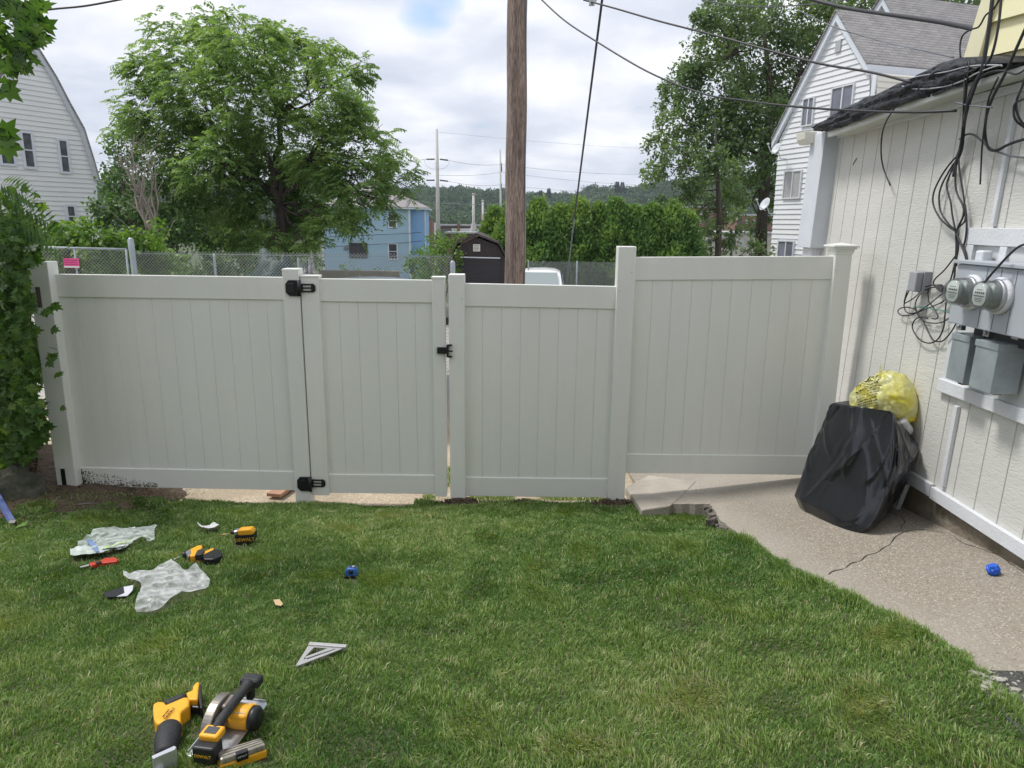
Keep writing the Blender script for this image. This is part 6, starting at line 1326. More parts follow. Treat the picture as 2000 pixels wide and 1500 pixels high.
spart('label_plate', [(.015, -.045, .1145, .06, .055, .002)], mat('tool_label', (.55, .48, .36), .5, var=.35, vscale=60), .001)
mb = MB(); hp = [Sx(-.125, -.018, .115), Sx(-.10, -.018, .135), Sx(-.05, -.018, .145), Sx(.02, -.018, .15), Sx(.08, -.018, .15), Sx(.12, -.018, .15)]; mb.tube(smooth_path(hp, 5), [.024, .023, .021, .019, .018, .018] + [.018] * 14 + [.019, .02, .022, .024, .026, .026], 16); mb.build('handle', GRIP, sw)
spart('front_grip', [(.145, -.018, .150, .055, .085, .06)], GRIP, .016)
spart('handle_neck', [(.130, -.018, .09, .03, .03, .08)], BLK, .008)
spart('handle_cap', [(-.143, -.018, .128, .062, .075, .04)], YEL, .009)
spart('battery', [(-.178, -.018, .070, .066, .084, .095)], BLK, .009)
spart('battery_latch', [(-.143, -.018, .149, .034, .046, .006)], mat('latch_grey', (.06, .065, .075), .5), .002)
text_mesh('DEWALT', .016, 'lettering', mat('label_yellow', (.75, .42, .03), .5), sw, Sx(-.2118, -.018, .07), -l_, Vector((0, 0, 1)))
# ---- reciprocating saw lying on its side
k_ = (6.667, 270, 1300)
rs = empty('reciprocating_saw', aL(330, 1410, .01), 'yellow cordless reciprocating saw with black rubber boot lying on its side in the grass', 'reciprocating saw')
slabpx('body', pzoom([(188, 560), (192, 490), (255, 458), (335, 462), (365, 500), (590, 405), (650, 400), (668, 440), (662, 520), (600, 565), (556, 600), (556, 745), (235, 755), (200, 690)], *k_), .075, .005, YEL, rs, .014, seg=4)
slabpx('grip', pzoom([(345, 425), (560, 345), (640, 335), (600, 402), (380, 500), (342, 462)], *k_), .082, .01, GRIP, rs, .014, seg=4)
slabpx('handle_foot', pzoom([(622, 345), (700, 318), (712, 258), (765, 200), (800, 212), (785, 300), (775, 440), (650, 440)], *k_), .08, .01, YEL, rs, .009, seg=3)
slabpx('battery', pzoom([(668, 445), (775, 440), (800, 545), (680, 535)], *k_), .05, .0, BLK, rs, .006)
slabpx('battery_side', pzoom([(778, 222), (822, 245), (838, 540), (806, 550), (780, 395)], *k_), .072, .0, BLK, rs, .006)
mb = MB(); ax0 = aL(331, 1426, .042); ax1 = aL(321, 1478, .036); d = (ax1 - ax0).normalized(); Lb = (ax1 - ax0).length
mb.lathe(ax0, d, [(.02, -.01), (.044, -.004), (.046, Lb * .2), (.045, Lb * .32), (.046, Lb * .36), (.043, Lb * .45), (.044, Lb * .5), (.039, Lb * .62), (.040, Lb * .67), (.034, Lb * .82), (.033, Lb * .95), (.02, Lb * .96)], 28); mb.build('rubber_boot', GRIP, rs)
slabpx('shoe', pzoom([(172, 1175), (470, 1040), (498, 1058), (480, 1090), (300, 1165), (195, 1212)], *k_), .075, -.0, PLT, rs, .002)
slabpx('blade', pzoom([(215, 1195), (318, 1180), (332, 1350), (205, 1355)], *k_), .032, .028, STEEL, rs, .001)
q = aL(322, 1389, .0765); text_mesh('DEWALT', .017, 'lettering', BLK, rs, aL(332, 1393, .0775), Vector((.05, 1, 0)), Vector((-1, .05, 0))); text_mesh('20V MAX', .012, 'lettering', BLK, rs, aL(324, 1393, .0775), Vector((.05, 1, 0)), Vector((-1, .05, 0)))
# ---- small parts case
cs = empty('parts_case', aL(470, 1470, 0), 'small parts case with yellow base and clear grey lid in front of the circular saw', 'tool case')
tp = [(423, 1466), (508, 1440), (519, 1453), (430, 1484)]; Tz = aL(470, 1462, .06).z
T4 = [aPl(*q, (0, 0, Tz), Vector((0, 0, 1))) for q in tp]
mb = MB(); mb.prism(T4[::-1], (0, 0, -.026)); mb.build('lid', mat('smoky_lid', (.36, .33, .27), .2, var=.5, vscale=50, stretch=(1, 1, .2), spec=.7), cs, bevel=.007, seg=3)
c4 = sum(T4, Vector()) / 4; T5 = [c4 + (q - c4) * 1.04 - Vector((0, 0, .0262)) for q in T4]; mb = MB(); mb.prism(T5[::-1], (0, 0, -.034)); mb.build('base', YEL, cs, bevel=.006, seg=3)
e0, e1 = T4[3], T4[2]; u_ = (e1 - e0).normalized(); outw = Vector((u_.y, -u_.x, 0)); m_ = e0.lerp(e1, .47)
mb = MB(); mb.prism([m_ - u_ * .021 + outw * -.012 + Vector((0, 0, .003)), m_ + u_ * .021 - outw * .012 + Vector((0, 0, .003)), m_ + u_ * .021 + outw * .007 + Vector((0, 0, .003)), m_ - u_ * .021 + outw * .007 + Vector((0, 0, .003))], (0, 0, -.034)); lt_ = mb.build('latch', BLK, cs, bevel=.003)
text_mesh('DEWALT', .008, 'lettering', DIAL, lt_, m_ + outw * .0075 + Vector((0, 0, -.012)), u_, Vector((0, 0, 1)))
mb = MB()
for k in range(3): a = T4[0].lerp(T4[3], .25 + .25 * k) + Vector((0, 0, .0006)); b_ = T4[1].lerp(T4[2], .25 + .25 * k) + Vector((0, 0, .0006)); s = (T4[3] - T4[0]).normalized() * .0015; mb.prism([a - s, b_ - s, b_ + s, a + s], (0, 0, .001))
mb.build('lid_ridges', mat('lid_ridge', (.12, .11, .09), .5), cs)
# ---- two drills
k_ = (5., 100, 980)
d1 = empty('cordless_drill', aL(388, 1085, 0), 'yellow and black cordless drill lying flat in the grass, bit pointing lower left', 'drill', 'cordless drills on the lawn')
slabpx('body', pzoom([(1345, 465), (1440, 420), (1478, 425), (1470, 455), (1430, 475), (1495, 482), (1585, 445), (1592, 465), (1490, 515), (1355, 532)], *k_), .055, .0, YEL, d1, .007, seg=3)
slabpx('grip', pzoom([(1425, 470), (1480, 455), (1500, 478), (1470, 515), (1400, 520)], *k_), .061, .02, GRIP, d1, .006)
slabpx('nose', pzoom([(1308, 482), (1362, 455), (1372, 500), (1335, 530)], *k_), .052, .0, STEEL, d1, .007)
a = aL(*pzoom([(1322, 505)], *k_)[0], .03); b_ = aL(*pzoom([(1278, 528)], *k_)[0], .026); mb = MB(); mb.tube([a, b_], [.022, .014], 14); mb.build('chuck', BLK, d1)
c_ = aL(*pzoom([(1198, 565)], *k_)[0], .022); mb = MB(); mb.tube([b_, c_], [.006, .0045], 8); mb.build('bit', PLT, d1)
slabpx('battery', pzoom([(1470, 512), (1580, 452), (1650, 465), (1672, 500), (1668, 525), (1580, 560), (1492, 560)], *k_), .05, -.0, BLK, d1, .007)
d2 = empty('cordless_drill', aL(475, 1062, 0), 'cordless drill standing on its black battery in the grass, bit pointing left', 'drill', 'cordless drills on the lawn')
base = aL(*pzoom([(1885, 412)], *k_)[0], .012); Yd = base.y; pv = lambda P_: [aY(*q, Yd) for q in pzoom(P_, *k_)]
mb = MB(); mb.prism(pv([(1786, 335), (1975, 315), (1976, 390), (1900, 412), (1800, 425)]), (0, .075, 0)); mb.build('battery', BLK, d2, bevel=.006)
mb = MB(); mb.prism(pv([(1818, 280), (1945, 268), (1975, 300), (1972, 325), (1822, 335)]), (.0, .06, 0)); mb.build('body', YEL, d2, bevel=.01, seg=3)
mb = MB(); mb.prism(pv([(1772, 290), (1822, 284), (1826, 326), (1785, 328)]), (0, .05, 0)); mb.build('nose', STEEL, d2, bevel=.008)
mb = MB(); a, b_, c_ = [q + Vector((0, .025, 0)) for q in pv([(1775, 308), (1745, 322), (1602, 348)])]; mb.tube([a, b_], [.016, .011], 12); mb.build('chuck', BLK, d2); mb = MB(); mb.tube([b_, c_], .004, 8); mb.build('bit', mat('gold_bit', (.45, .33, .15), .35, metal=.8), d2)
q = pv([(1890, 372)])[0]; text_mesh('DEWALT', .034, 'lettering', mat('label_yellow', (.75, .42, .03), .5), d2, q + Vector((0, -.0012, 0)), Vector((1, 0, .10)), Vector((-.10, 0, 1)))
# ---- utility knife, packet, scrap, chip, tape
kn = empty('utility_knife', aL(200, 1098, 0), 'red folding knife with open grey blade in the grass', 'knife')
slabpx('handle', pzoom([(365, 598), (480, 572), (520, 548), (620, 538), (656, 560), (640, 582), (470, 600), (385, 624)], *k_), .034, .012, mat('knife_red', (.50, .045, .022), .45, var=.2), kn, .004)
slabpx('inlay', pzoom([(430, 588), (488, 574), (494, 590), (436, 606)], *k_), .037, .03, BLK, kn, .002); slabpx('blade', pzoom([(274, 634), (366, 608), (370, 622), (290, 640)], *k_), .026, .022, PLT, kn, .0005)
pk = empty('empty_packet', aL(230, 1155, 0), 'flattened black and white cardboard packet beside the crumpled clear sheet', 'packet')
slabpx('black_panel', pzoom([(508, 886), (705, 830), (714, 890), (640, 922), (540, 930)], *k_), .03, .024, mat('packet_black', (.014, .016, .022), .5), pk, .001); slabpx('white_panel', pzoom([(706, 830), (802, 812), (795, 862), (745, 915), (640, 924), (715, 888)], *k_), .031, .025, mat('packet_white', (.60, .61, .66), .55), pk, .001)
def sheet(name, pts, m, lab, cat, up=.03, amp=.03, fr=9, sub=.022, parent=None, grpk=k_, soft=1.0):
    """crumpled film: outline filled with a fine grid of triangles, raised in folds"""
    px = pzoom(pts, *grpk) if grpk else pts; c = aL(sum(q[0] for q in px) / len(px), sum(q[1] for q in px) / len(px), up)
    P = [aPl(a, b_, (0, 0, 0), Vector((0, -.1, -1)).normalized()) for a, b_ in px]
    P = [aL(a, b_, up) for a, b_ in px]
    bm = bmesh.new(); vv = [bm.verts.new(p_) for p_ in P]; bm.faces.new(vv); bmesh.ops.triangulate(bm, faces=bm.faces[:])
    for _ in range(7):
        es = [e for e in bm.edges if e.calc_length() > sub]
        if not es: break
        bmesh.ops.subdivide_edges(bm, edges=es, cuts=1); bmesh.ops.triangulate(bm, faces=[f for f in bm.faces if len(f.verts) > 3])
    vs = []; bm.verts.ensure_lookup_table()
    for v in bm.verts:
        q = v.co.copy(); r1 = 1 - abs(mn.noise((q.x * fr, q.y * fr, 1))) * 2.6; r2 = 1 - abs(mn.noise((q.x * fr * 2.7, q.y * fr * 2.7, 5))) * 2.4
        q.z = lawnz(q.x, q.y) + up + amp * max(-.3, r1) * .7 + amp * .45 * max(-.4, r2); vs.append(q)
    mb = MB(); mb.add(vs, [tuple(v.index for v in f.verts) for f in bm.faces], True); bm.free(); o = mb.build(name, m, parent)
    if lab: tag(o, lab, cat)
    return o
def film(name, tint, alpha, rough=.18):
    m = bpy.data.materials.new(name); m.use_nodes = True; t = m.node_tree; t.nodes.clear(); p = N(t, 'ShaderNodeBsdfPrincipled'); p.inputs['Base Color'].default_value = (*tint, 1); p.inputs['Roughness'].default_value = rough; p.inputs['Specular IOR Level'].default_value = .8
    tr = N(t, 'ShaderNodeBsdfTransparent'); ms_ = N(t, 'ShaderNodeMixShader'); lw = N(t, 'ShaderNodeLayerWeight', i_Blend=.35); geo = N(t, 'ShaderNodeNewGeometry'); no = N(t, 'ShaderNodeTexNoise', i_Scale=16, i_Detail=5, i_Distortion=1.2); L(t, geo.outputs['Position'], no.inputs['Vector'])
    fac = math_(t, 'ADD', math_(t, 'MULTIPLY', lw.outputs['Facing'], .8), math_(t, 'MULTIPLY', ramp(t, no.outputs[0], [(.40, alpha * .35), (.52, alpha), (.62, min(1, alpha * 2.2))]), 1.0), True)
    L(t, fac, ms_.inputs[0]); L(t, tr.outputs[0], ms_.inputs[1]); L(t, p.outputs[0], ms_.inputs[2]); o = N(t, 'ShaderNodeOutputMaterial'); L(t, ms_.outputs[0], o.inputs[0]); return m
FILM = film('clear_film', (.68, .70, .70), .19); FILM2 = film('green_clear_film', (.60, .67, .64), .17)
s1_ = sheet('plastic_bag', [(265, 452), (260, 402), (385, 330), (410, 280), (640, 262), (880, 275), (1055, 235), (1010, 290), (1010, 380), (940, 390), (890, 355), (700, 465), (600, 465), (480, 520), (350, 525)], FILM2, 'clear printed plastic bag with coloured label strip lying flat near the dirt patch', 'plastic bag', .035, .022, 6)
sheet('label_strip', [(185, 475), (260, 452), (520, 452), (640, 415), (790, 375), (880, 345), (700, 462), (600, 466), (480, 522), (190, 546)], mat('label_print', (.55, .57, .60), .4, col2=(.42, .50, .42), vscale=5), None, None, .032, .018, 8, parent=s1_)
sheet('blue_print', [(340, 392), (375, 372), (410, 385), (450, 440), (470, 500), (430, 500), (385, 440)], mat('print_blue', (.20, .30, .50), .4, var=.3), None, None, .048, .012, 8, parent=s1_)
sheet('green_edge', [(520, 452), (650, 408), (780, 378), (780, 388), (655, 420), (530, 462)], mat('print_green', (.45, .62, .18), .4), None, None, .050, .010, 8, parent=s1_)
mb = MB(); random.seed(9)
for (x_, y_) in ((515, 464), (535, 462), (555, 460), (572, 458), (600, 454), (618, 451), (640, 452), (655, 450), (672, 443), (686, 440)): q = aL(*pzoom([(x_, y_)], *k_)[0], .066); mb.box(q, (random.uniform(.012, .02), .014, .002))
mb.build('print_marks', BLK, s1_)
sheet('plastic_bag', [(705, 705), (770, 745), (870, 700), (1000, 680), (1180, 605), (1310, 695), (1350, 680), (1420, 625), (1510, 720), (1555, 810), (1540, 850), (1220, 950), (1050, 1050), (830, 1075), (815, 1050), (890, 880), (880, 835), (800, 810), (715, 775)], FILM, 'crumpled clear plastic sheet with pointed corners in the grass, nearest the drills', 'plastic sheet', .03, .034, 4)
sheet('paper_scrap', [(1425, 218), (1500, 238), (1600, 213), (1642, 225), (1620, 250), (1500, 264), (1450, 250)], mat('paper', (.68, .68, .68), .5), 'small white crumpled scrap behind the drills', 'scrap', .035, .015, 12)
slabpx('cardboard_chip', [(534, 1171), (546, 1170), (553, 1179), (549, 1183), (538, 1181)], .032, .028, mat('cardboard', (.50, .36, .20), .8), bevel=.001); tag(bpy.data.objects['cardboard_chip'], 'small tan cardboard chip alone in the middle of the lawn', 'cardboard')
tm = empty('tape_measure', aL(688, 1122, 0), 'small blue tape measure in the grass at the middle of the lawn', 'tape measure'); q = aL(687, 1123, .02)
mb = MB(); mb.prism([q + Vector((a, -.018, z)) for a, z in ((-.036, 0), (.036, 0), (.036, .03), (.024, .05), (-.02, .05), (-.036, .032))], (0, .045, 0)); mb.build('case', mat('tape_blue', (.04, .14, .48), .35, var=.2), tm, bevel=.006)
mb = MB(); mb.lathe(q + Vector((0, -.0185, .026)), (0, -1, 0), [(.014, 0), (.013, .002)], 18); mb.lathe(q + Vector((0, .005, .0502)), (0, 0, 1), [(.012, 0), (.011, .002)], 14); mb.box(q + Vector((0, 0, -.004)), (.08, .05, .008)); mb.build('trim', BLK, tm)
mb = MB(); mb.box(q + Vector((.012, .0, .056)), (.014, .02, .008)); mb.build('lock_button', PLT, tm, bevel=.002)
# ---- speed square
ss = empty('speed_square', aL(615, 1285, 0), 'grey aluminium triangular speed square lying in the grass', 'square'); k3 = (3.572, 500, 900); ALU = mat('cast_aluminium', (.50, .50, .49), .45, metal=.45, var=.15, vscale=40)
mb = MB()
for P_ in ([(275, 1432), (370, 1280), (405, 1300), (340, 1368), (330, 1388)], [(275, 1432), (330, 1388), (345, 1372), (545, 1302), (628, 1300), (560, 1325), (450, 1370)][0:0] or [(278, 1434), (318, 1392), (545, 1310), (618, 1303), (470, 1362), (440, 1372)], [(340, 1368), (500, 1308), (545, 1310), (350, 1378)], [(370, 1290), (628, 1308), (545, 1310), (500, 1308), (405, 1301)]):
    P2 = [aL(*q, .036) for q in pzoom(P_, *k3)]; area = sum(P2[i].x * P2[(i + 1) % len(P2)].y - P2[(i + 1) % len(P2)].x * P2[i].y for i in range(len(P2)))
    mb.prism(P2 if area < 0 else P2[::-1], (0, 0, -.005))
mb.build('blade', ALU, ss)
mb = MB(); P2 = [aL(*q, .036) for q in pzoom([(352, 1380), (550, 1312), (553, 1315), (355, 1385)], *k3)]; mb.prism(P2, (0, 0, .0008)); mb.build('slot', BLK, ss)
mb = MB(); a, b_ = aL(604, 1259, .036), aL(676.5, 1264.5, .036); d = (b_ - a).normalized(); s = Vector((-d.y, d.x, 0)) * .011; mb.prism([a - s, b_ - s, b_ + s, a + s], (0, 0, .009)); mb.prism([a - s, b_ - s, b_ + s, a + s], (0, 0, -.012)); mb.build('flange', ALU, ss, bevel=.001)
# ---- left edge: concrete block, blue level, leaf; board under the fence
q = aL(28, 972, 0); lump('concrete_block', (q.x - .02, q.y + .06, q.z - .03), (.24, .13, .23), mat('mossy_concrete', (.12, .115, .09), .95, col2=(.05, .055, .04), vscale=9, bump=2, bscale=25), 'mossy grey concrete lump in the dirt at the left edge, under the vines', 'concrete block', 2, .28, 1.2)
bl_ = empty('spirit_level', aL(0, 990, 0), 'blue painted metal tool end poking into the frame at the left edge', 'level'); a = aL(21, 1020, .03); b_ = aL(-30, 930, .16); d = (b_ - a).normalized(); mb = MB(); s = Vector((.022, .0, 0)); mb.prism([a - s, a + s, b_ + s, b_ - s], Vector((0, .02, .012))); mb.build('body', mat('level_blue', (.010, .055, .26), .4, var=.5, vscale=30), bl_, bevel=.003)
mb = MB(); mb.prism([a - s * 1.02 - d * .012, a + s * 1.02 - d * .012, a + s * 1.02, a - s * 1.02], Vector((0, .021, .013))); mb.build('end_cap', BLK, bl_)
P = np.array([tuple(aL(50, 1026, .035))]); lf_ = lobed(P, np.array([[-1., .3, 0]]), np.array([[0, -.2, 1.]]), .085, LVIN, None, 'fallen_leaf', np.array([.95])); tag(lf_, 'single pale green leaf fallen on the grass by the blue tool', 'leaf')
a = aPl(543, 961, (0, 0, .02), Vector((0, 0, 1))); mb = MB(); mb.box((a.x, a.y + .12, .0), (.13, .3, .03), Matrix.Rotation(R(-12), 3, 'Z')); tag(mb.build('board_offcut', mat('board_brown', (.42, .24, .15), .8, var=.2), bevel=.003), 'reddish brown board offcut under the fence left of the hinge post', 'board')
# dirt mounds at the posts
def mound(px, py, rx, ry, h_, lab, seed):
    q = aL(px, py, 0); mb = MB(); vs = []; k = 40; mm = 14
    for j in range(mm + 1):
        f0 = j / mm
        for i in range(k): ph = 2 * math.pi * i / k; rr = f0 * (1 + .25 * mn.noise((math.cos(ph) * 1.5, math.sin(ph) * 1.5, seed))); x = q.x + math.cos(ph) * rx * rr; y = q.y + math.sin(ph) * ry * rr; vs.append((x, y, max(lawnz(x, y), -.03) - .01 + h_ * (1 - f0 ** 2) * (1 + .5 * mn.noise((x * 14, y * 14, seed))) + .012 * mn.noise((x * 45, y * 45, 1)) + .01 * (1 - f0)))
    mb.add(vs, [(j * k + i, j * k + (i + 1) % k, (j + 1) * k + (i + 1) % k, (j + 1) * k + i) for j in range(mm) for i in range(k)], False)
    for c in range(60): a = random.random() * 6.28; rr = math.sqrt(random.random()); x = q.x + math.cos(a) * rx * rr; y = q.y + math.sin(a) * ry * rr; mb.box((x, y, max(lawnz(x, y), -.03) + h_ * (1 - rr ** 2) + .004), [random.uniform(.008, .022)] * 3, Matrix.Rotation(random.random() * 3, 3, 'X'))
    tag(mb.build('dirt_mound', DIRT), lab, 'dirt mound', 'dirt mounds along the fence')
mound(902, 982, .17, .07, .035, 'brown dirt mound at the foot of the post right of the gate', 1); mound(1197, 985, .19, .10, .045, 'dark dirt mound between the stepped fence post and the concrete step', 2); mound(1022, 982, .08, .05, .02, 'little dirt patch below the low fence section', 3)
# ================================================================ grass
DSL = [(a.x, a.y) for a in EDGE]
def inpoly(x, y, poly):
    c = np.zeros(len(x), bool); n = len(poly)
    for i in range(n):
        (x0, y0), (x1, y1) = poly[i], poly[(i + 1) % n]; k = ((y0 > y) != (y1 > y)) & (x < (x1 - x0) * (y - y0) / (y1 - y0 + 1e-12) + x0); c ^= k
    return c
def grass(n, xr, yr, name, lab, hmul=1.0, wmul=1.0):
    x = rng.uniform(*xr, n); y = rng.uniform(*yr, n)
    es = sorted([(p_.y, p_.x) for p_ in EDGE[1:]]); ex = np.interp(y, [a for a, b in es], [b for a, b in es]); ex = np.where(y < es[0][0], es[0][1] + (y - es[0][0]) * .15, ex)
    nz = lambda s, o: np.array([mn.noise((a * s + o, b * s, 0)) for a, b in zip(x[:: 1], y)])
    v1 = nz(3.2, 0); v2 = nz(11, 9)
    keep = x < ex + .015 + .035 * v2
    keep &= ~((y > 5.49 + .06 * v1) & (x > 1.0)) & (y < 5.56 + .06 * v1 - .12 * (x < -.8))
    dirt = (x < -3.0 + .5 * v1 + .9 * (y - 5.2)) & (y > 4.98 + .3 * v1); keep &= ~(dirt & (rng.random(n) < .93))
    for m_ in (aL(902, 984, 0), aL(1195, 986, 0)): keep &= ~((((x - m_.x) / .18) ** 2 + ((y - m_.y) / .08) ** 2) < 1)
    for pts in EXC: keep &= ~(inpoly(x, y, pts) & (rng.random(n) < .9))
    keep &= ~((v1 < -.35) & (rng.random(n) < .12))
    x, y, v1, v2 = x[keep], y[keep], v1[keep], v2[keep]; n = len(x)
    z = np.array([lawnz(a, b) for a, b in zip(x, y)])
    h = (.015 + .020 * rng.random(n)) * (1 + .55 * v1 + .4 * v2) * hmul; e2 = np.interp(y, [a for a, b in es], [b for a, b in es]) - x; h = np.maximum(h, .014); h *= 1 + .6 * np.exp(-(e2 / .08) ** 2)
    wd = (.0014 + .0013 * rng.random(n)) * wmul * (1 + .12 * np.maximum(0, y - 2.5)); az = rng.random(n) * 6.283; ln = rng.uniform(.15, .95, n) + .35 * np.abs(v2)
    az2 = az * .55 + v1 * 4; dx, dy = np.cos(az2) * ln, np.sin(az2) * ln; sx, sy = -np.sin(az) * wd, np.cos(az) * wd
    B = np.stack([x, y, z - .004], 1); Mid = np.stack([x + dx * h * .35, y + dy * h * .35, z + h * .62], 1); T = np.stack([x + dx * h, y + dy * h, z + h * (1.05 - .35 * np.minimum(1, ln))], 1); S = np.stack([sx, sy, sx * 0], 1)
    V = np.stack([B - S, B + S, Mid + S * .8, Mid - S * .8, T], 1).reshape(-1, 3); b_ = np.arange(n)[:, None] * 5
    v3 = nz(.9, 33); ti = np.clip(.47 + .42 * v1 + .25 * v2 + .38 * v3 + .62 * (rng.random(n) - .5), 0, 1) * .92; dead = rng.random(n) < (.035 + .05 * (v2 > .25)); ti[dead] = .97 + .03 * rng.random(dead.sum())
    o = npmesh(name, V, b_ + np.array([[0, 1, 2, 3]]), GRS, None, np.repeat(ti, 5), tris=b_ + np.array([[3, 2, 4]])); return tag(o, lab, 'grass', None, 'stuff')
GRS = bpy.data.materials.new('grass_blade'); GRS.use_nodes = True; t = GRS.node_tree; t.nodes.clear()
at = N(t, 'ShaderNodeAttribute', attribute_name='tint'); c_ = ramp(t, at.outputs['Fac'], [(0, (.058, .142, .027)), (.35, (.122, .222, .045)), (.62, (.205, .305, .078)), (.86, (.29, .40, .13)), (.95, (.44, .41, .23)), (1, (.50, .45, .28))])
p = N(t, 'ShaderNodeBsdfPrincipled'); p.inputs['Roughness'].default_value = .42; p.inputs['Specular IOR Level'].default_value = .4; L(t, c_, p.inputs['Base Color']); tr = N(t, 'ShaderNodeBsdfTranslucent'); L(t, mix(t, 1., c_, (1.4, 1.4, .6), 'MULTIPLY'), tr.inputs[0])
ms_ = N(t, 'ShaderNodeMixShader'); ms_.inputs[0].default_value = .3; L(t, p.outputs[0], ms_.inputs[1]); L(t, tr.outputs[0], ms_.inputs[2]); o = N(t, 'ShaderNodeOutputMaterial'); L(t, ms_.outputs[0], o.inputs[0])
EXC = []
for pts, kk in (([(188, 470), (265, 440), (260, 400), (385, 330), (410, 280), (640, 262), (880, 275), (1030, 250), (1010, 380), (940, 390), (890, 355), (700, 465), (480, 520), (190, 546)], (5., 100, 980)), ([(715, 735), (1000, 680), (1180, 620), (1310, 705), (1420, 660), (1540, 830), (1220, 950), (1050, 1040), (840, 1060), (890, 840)], (5., 100, 980)),
                ([(275, 1432), (370, 1280), (628, 1300), (450, 1370)], (3.572, 500, 900)), ([(188, 500), (650, 400), (800, 540), (556, 600), (556, 900), (420, 1200), (330, 1340), (200, 1340), (170, 1000)], (6.667, 270, 1300)), ([(665, 860), (1320, 220), (1660, 450), (1600, 700), (1400, 880), (1000, 1050)], (6.667, 270, 1300)), ([(1010, 1100), (1590, 940), (1670, 1200), (1060, 1300)], (6.667, 270, 1300)),
                ([(508, 886), (800, 815), (740, 915), (540, 930)], (5., 100, 980)), ([(1345, 465), (1585, 440), (1670, 520), (1490, 560), (1300, 530)], (5., 100, 980)), ([(365, 600), (620, 538), (650, 580), (385, 624)], (5., 100, 980)), ([(1430, 220), (1640, 215), (1620, 250), (1450, 255)], (5., 100, 980)), ([(1780, 330), (1975, 320), (1975, 400), (1790, 430)], (5., 100, 980)), ([(1500, 540), (1660, 530), (1660, 570), (1500, 575)], (5., 100, 980)), ([(880, 640), (990, 640), (990, 740), (880, 740)], (5., 500, 980))):
    pl_ = pzoom(pts, *kk); cy_ = sum(b for a, b in pl_) / len(pl_); pl_ = [(a, b + (14 if b > cy_ else 2)) for a, b in pl_]; EXC.append([(q.x, q.y) for q in (aL(*k) for k in pl_)])
grass(620000, (-4.6, 2.7), (1.9, 5.75), 'grass', 'short mown green lawn grass in front of the cream fence')
# taller tufts against the path and under the low fence
n = 7000; 
def tufts(xs, ys_, hs, name, lab):
    x, y = np.array(xs), np.array(ys_); n = len(x); z = np.array([lawnz(a, b) if b < 5.7 else -.04 for a, b in zip(x, y)]); h = np.array(hs); wd = .0022 * np.ones(n); az = rng.random(n) * 6.283; ln = rng.uniform(.2, .8, n); dx, dy = np.cos(az) * ln, np.sin(az) * ln; sx, sy = -np.sin(az) * wd, np.cos(az) * wd
    B = np.stack([x, y, z - .004], 1); Mid = np.stack([x + dx * h * .35, y + dy * h * .35, z + h * .62], 1); T = np.stack([x + dx * h, y + dy * h, z + h], 1); S = np.stack([sx, sy, sx * 0], 1); V = np.stack([B - S, B + S, Mid + S * .8, Mid - S * .8, T], 1).reshape(-1, 3); b_ = np.arange(n)[:, None] * 5
    tag(npmesh(name, V, b_ + np.array([[0, 1, 2, 3]]), GRS, None, np.repeat(.3 + .6 * rng.random(n), 5), tris=b_ + np.array([[3, 2, 4]])), lab, 'grass', None, 'stuff')
xs = []; ys_ = []; hs = []
for k in range(4500): y = random.uniform(2.2, 5.2); c = max(0, mn.noise((y * 5, 0, 0)) + .35); xs.append(edgex(y) - abs(random.gauss(0, .03))); ys_.append(y); hs.append(random.uniform(.025, .065) * (.4 + c))
tufts(xs, ys_, hs, 'grass_tufts', 'longer grass fringe growing along the edge of the path')
xs = []; ys_ = []; hs = []
for k in range(9000): x = random.uniform(-.75, .8); y = random.uniform(5.62, 6.5); xs.append(x); ys_.append(y); hs.append(random.uniform(.02, .05) if mn.noise((x * 3, y * 3, 2)) > -.15 else .001)
tufts(xs, ys_, hs, 'grass_verge', 'sunlit grass strip behind the low fence section')
# leaf litter on the dirt at the left
n = 2600; x = rng.uniform(-4.7, -2.7, n); y = rng.uniform(4.75, 6.3, n); z = np.array([lawnz(a, min(b, 5.6)) for a, b in zip(x, y)]) + .004 + .01 * rng.random(n)
P = np.stack([x, y, z], 1); D = unit(rng.normal(size=(n, 3)) * np.array([1, 1, .15])); V, Q = diamonds(P, D, unit(np.array([0, 0, 1.]) + rng.normal(size=(n, 3)) * .4), .012 + .03 * rng.random(n), .004 + .013 * rng.random(n))
LIT = leafmat('litter', (.06, .035, .02), (.14, .085, .05), (.34, .28, .20), trans=.1); tag(npmesh('leaf_litter', V, Q, LIT, None, np.repeat(rng.random(n), 4)), 'brown leaf litter and twigs scattered on the dirt by the corner post', 'leaf litter', None, 'stuff')
# soil patch under the litter
mb = MB(); gx = 40; vs = []
for j in range(gx + 1):
    for i in range(gx + 1): x = -5.2 + 3.1 * i / gx; y = 4.7 + 1.9 * j / gx; f_ = sstep(-2.75, -3.1, x - .25 * mn.noise((x * 3, y * 3, 0))) * sstep(4.8, 5.1, y + .2 * mn.noise((x * 3, y * 3, 4))); vs.append((x, y, lawnz(x, min(y, 5.6)) - .012 - .10 * (1 - f_) * (y > 5.2) + .022 * f_ + .012 * mn.noise((x * 12, y * 12, 3))))
mb.add(vs, [(j * (gx + 1) + i, j * (gx + 1) + i + 1, (j + 1) * (gx + 1) + i + 1, (j + 1) * (gx + 1) + i) for j in range(gx) for i in range(gx)], True); tag(mb.build('bare_soil', DIRT, origin=(0, 0, 0)), kind='structure')
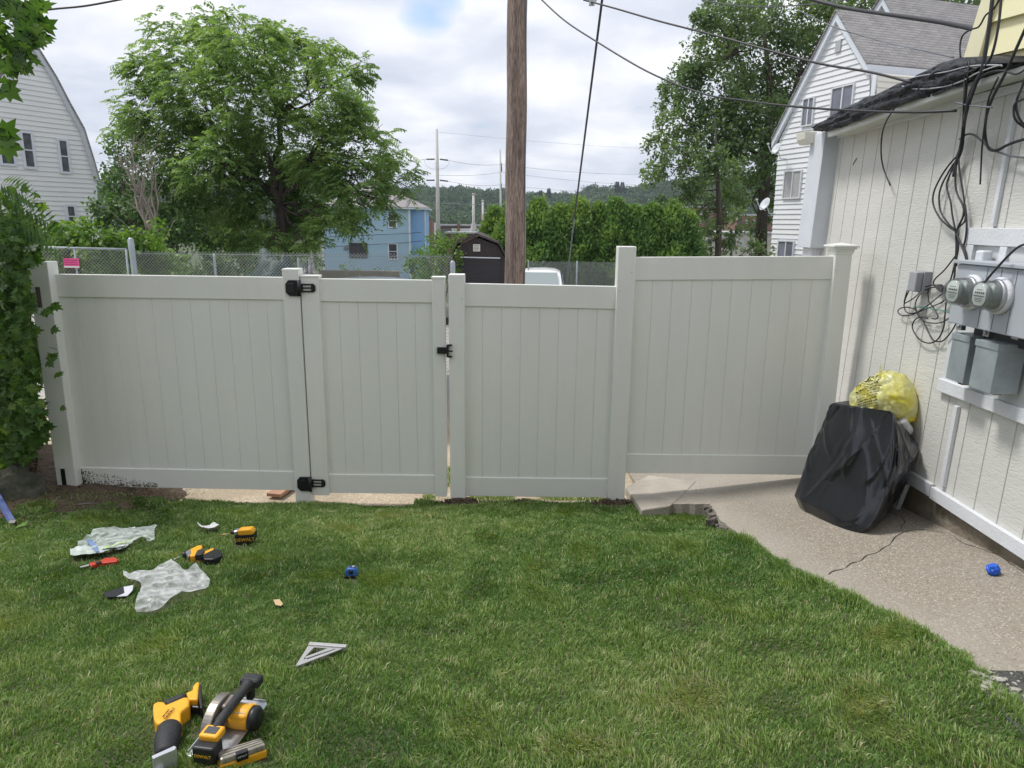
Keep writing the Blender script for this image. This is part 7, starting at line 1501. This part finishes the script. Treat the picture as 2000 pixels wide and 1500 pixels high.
# fallen twigs
for k, (a, b_) in enumerate((((8, 934), (44, 922)), ((70, 950), (92, 935)), ((100, 985), (118, 968)), ((150, 985), (190, 982)))):
    P0 = aL(*a, .02); P1 = aL(*b_, .03); mb = MB(); limb(mb, P0, P1, .006, .003, .1, 6, 5); tag(mb.build('twig', DEADW), ('dry twig across the mossy concrete lump', 'dry twig right of the mossy concrete lump', 'short twig in the dirt patch below the corner post', 'thin twig lying level in the grass below the mud-splashed rail')[k], 'twig', 'fallen twigs')

# dark patch of old tarmac at the lower right corner of the path
q_ = [aS(1896, 1316), aS(1925, 1312), aS(2060, 1316), aS(2300, 1400), aS(2150, 1480), aS(2000, 1440), aS(1960, 1400), aS(1925, 1360)]
GV = mat('old_tarmac', (.055, .058, .052), .9, col2=(.03, .033, .03), vscale=9, bump=2, bscale=60, fine=(45, (.16, .155, .14), .5)); mb = MB(); mb.prism([v + Vector((0, 0, .008)) for v in q_], (0, 0, -.02)); tag(mb.build('tarmac_patch', GV), kind='structure')
mb = MB(); random.seed(2)
for k in range(150):
    a = random.random(); b_ = random.random(); v = q_[0].lerp(q_[2], a).lerp(q_[7].lerp(q_[4], a), b_); s_ = random.choice((.004, .006, .009, .016)) * random.uniform(.7, 1.3); mb.box((v.x, v.y, v.z + .01), (s_ * 1.5, s_ * 1.2, s_ * .8), Matrix.Rotation(random.random() * 3, 3, 'Z'))
tag(mb.build('gravel', mat('pebble', (.42, .40, .36), .8, var=.4, vscale=30), bevel=.001), 'scattered pale pebbles on the dark tarmac corner by the lawn', 'gravel', None, 'stuff')
# ================================================================ valley air
HZ = bpy.data.materials.new('haze_air'); HZ.use_nodes = True; t = HZ.node_tree; t.nodes.clear()
pv_ = N(t, 'ShaderNodeVolumePrincipled'); pv_.inputs['Color'].default_value = (.80, .88, 1, 1); pv_.inputs['Density'].default_value = .00018; o = N(t, 'ShaderNodeOutputMaterial'); L(t, pv_.outputs[0], o.inputs['Volume'])
mb = MB(); mb.box((0, 700, 65), (4000, 2600, 160)); hz = mb.build('haze', HZ); tag(hz, 'thin bluish air over the valley', 'haze', None, 'stuff'); hz.display_type = 'WIRE'
sc.cycles.volume_bounces = 0
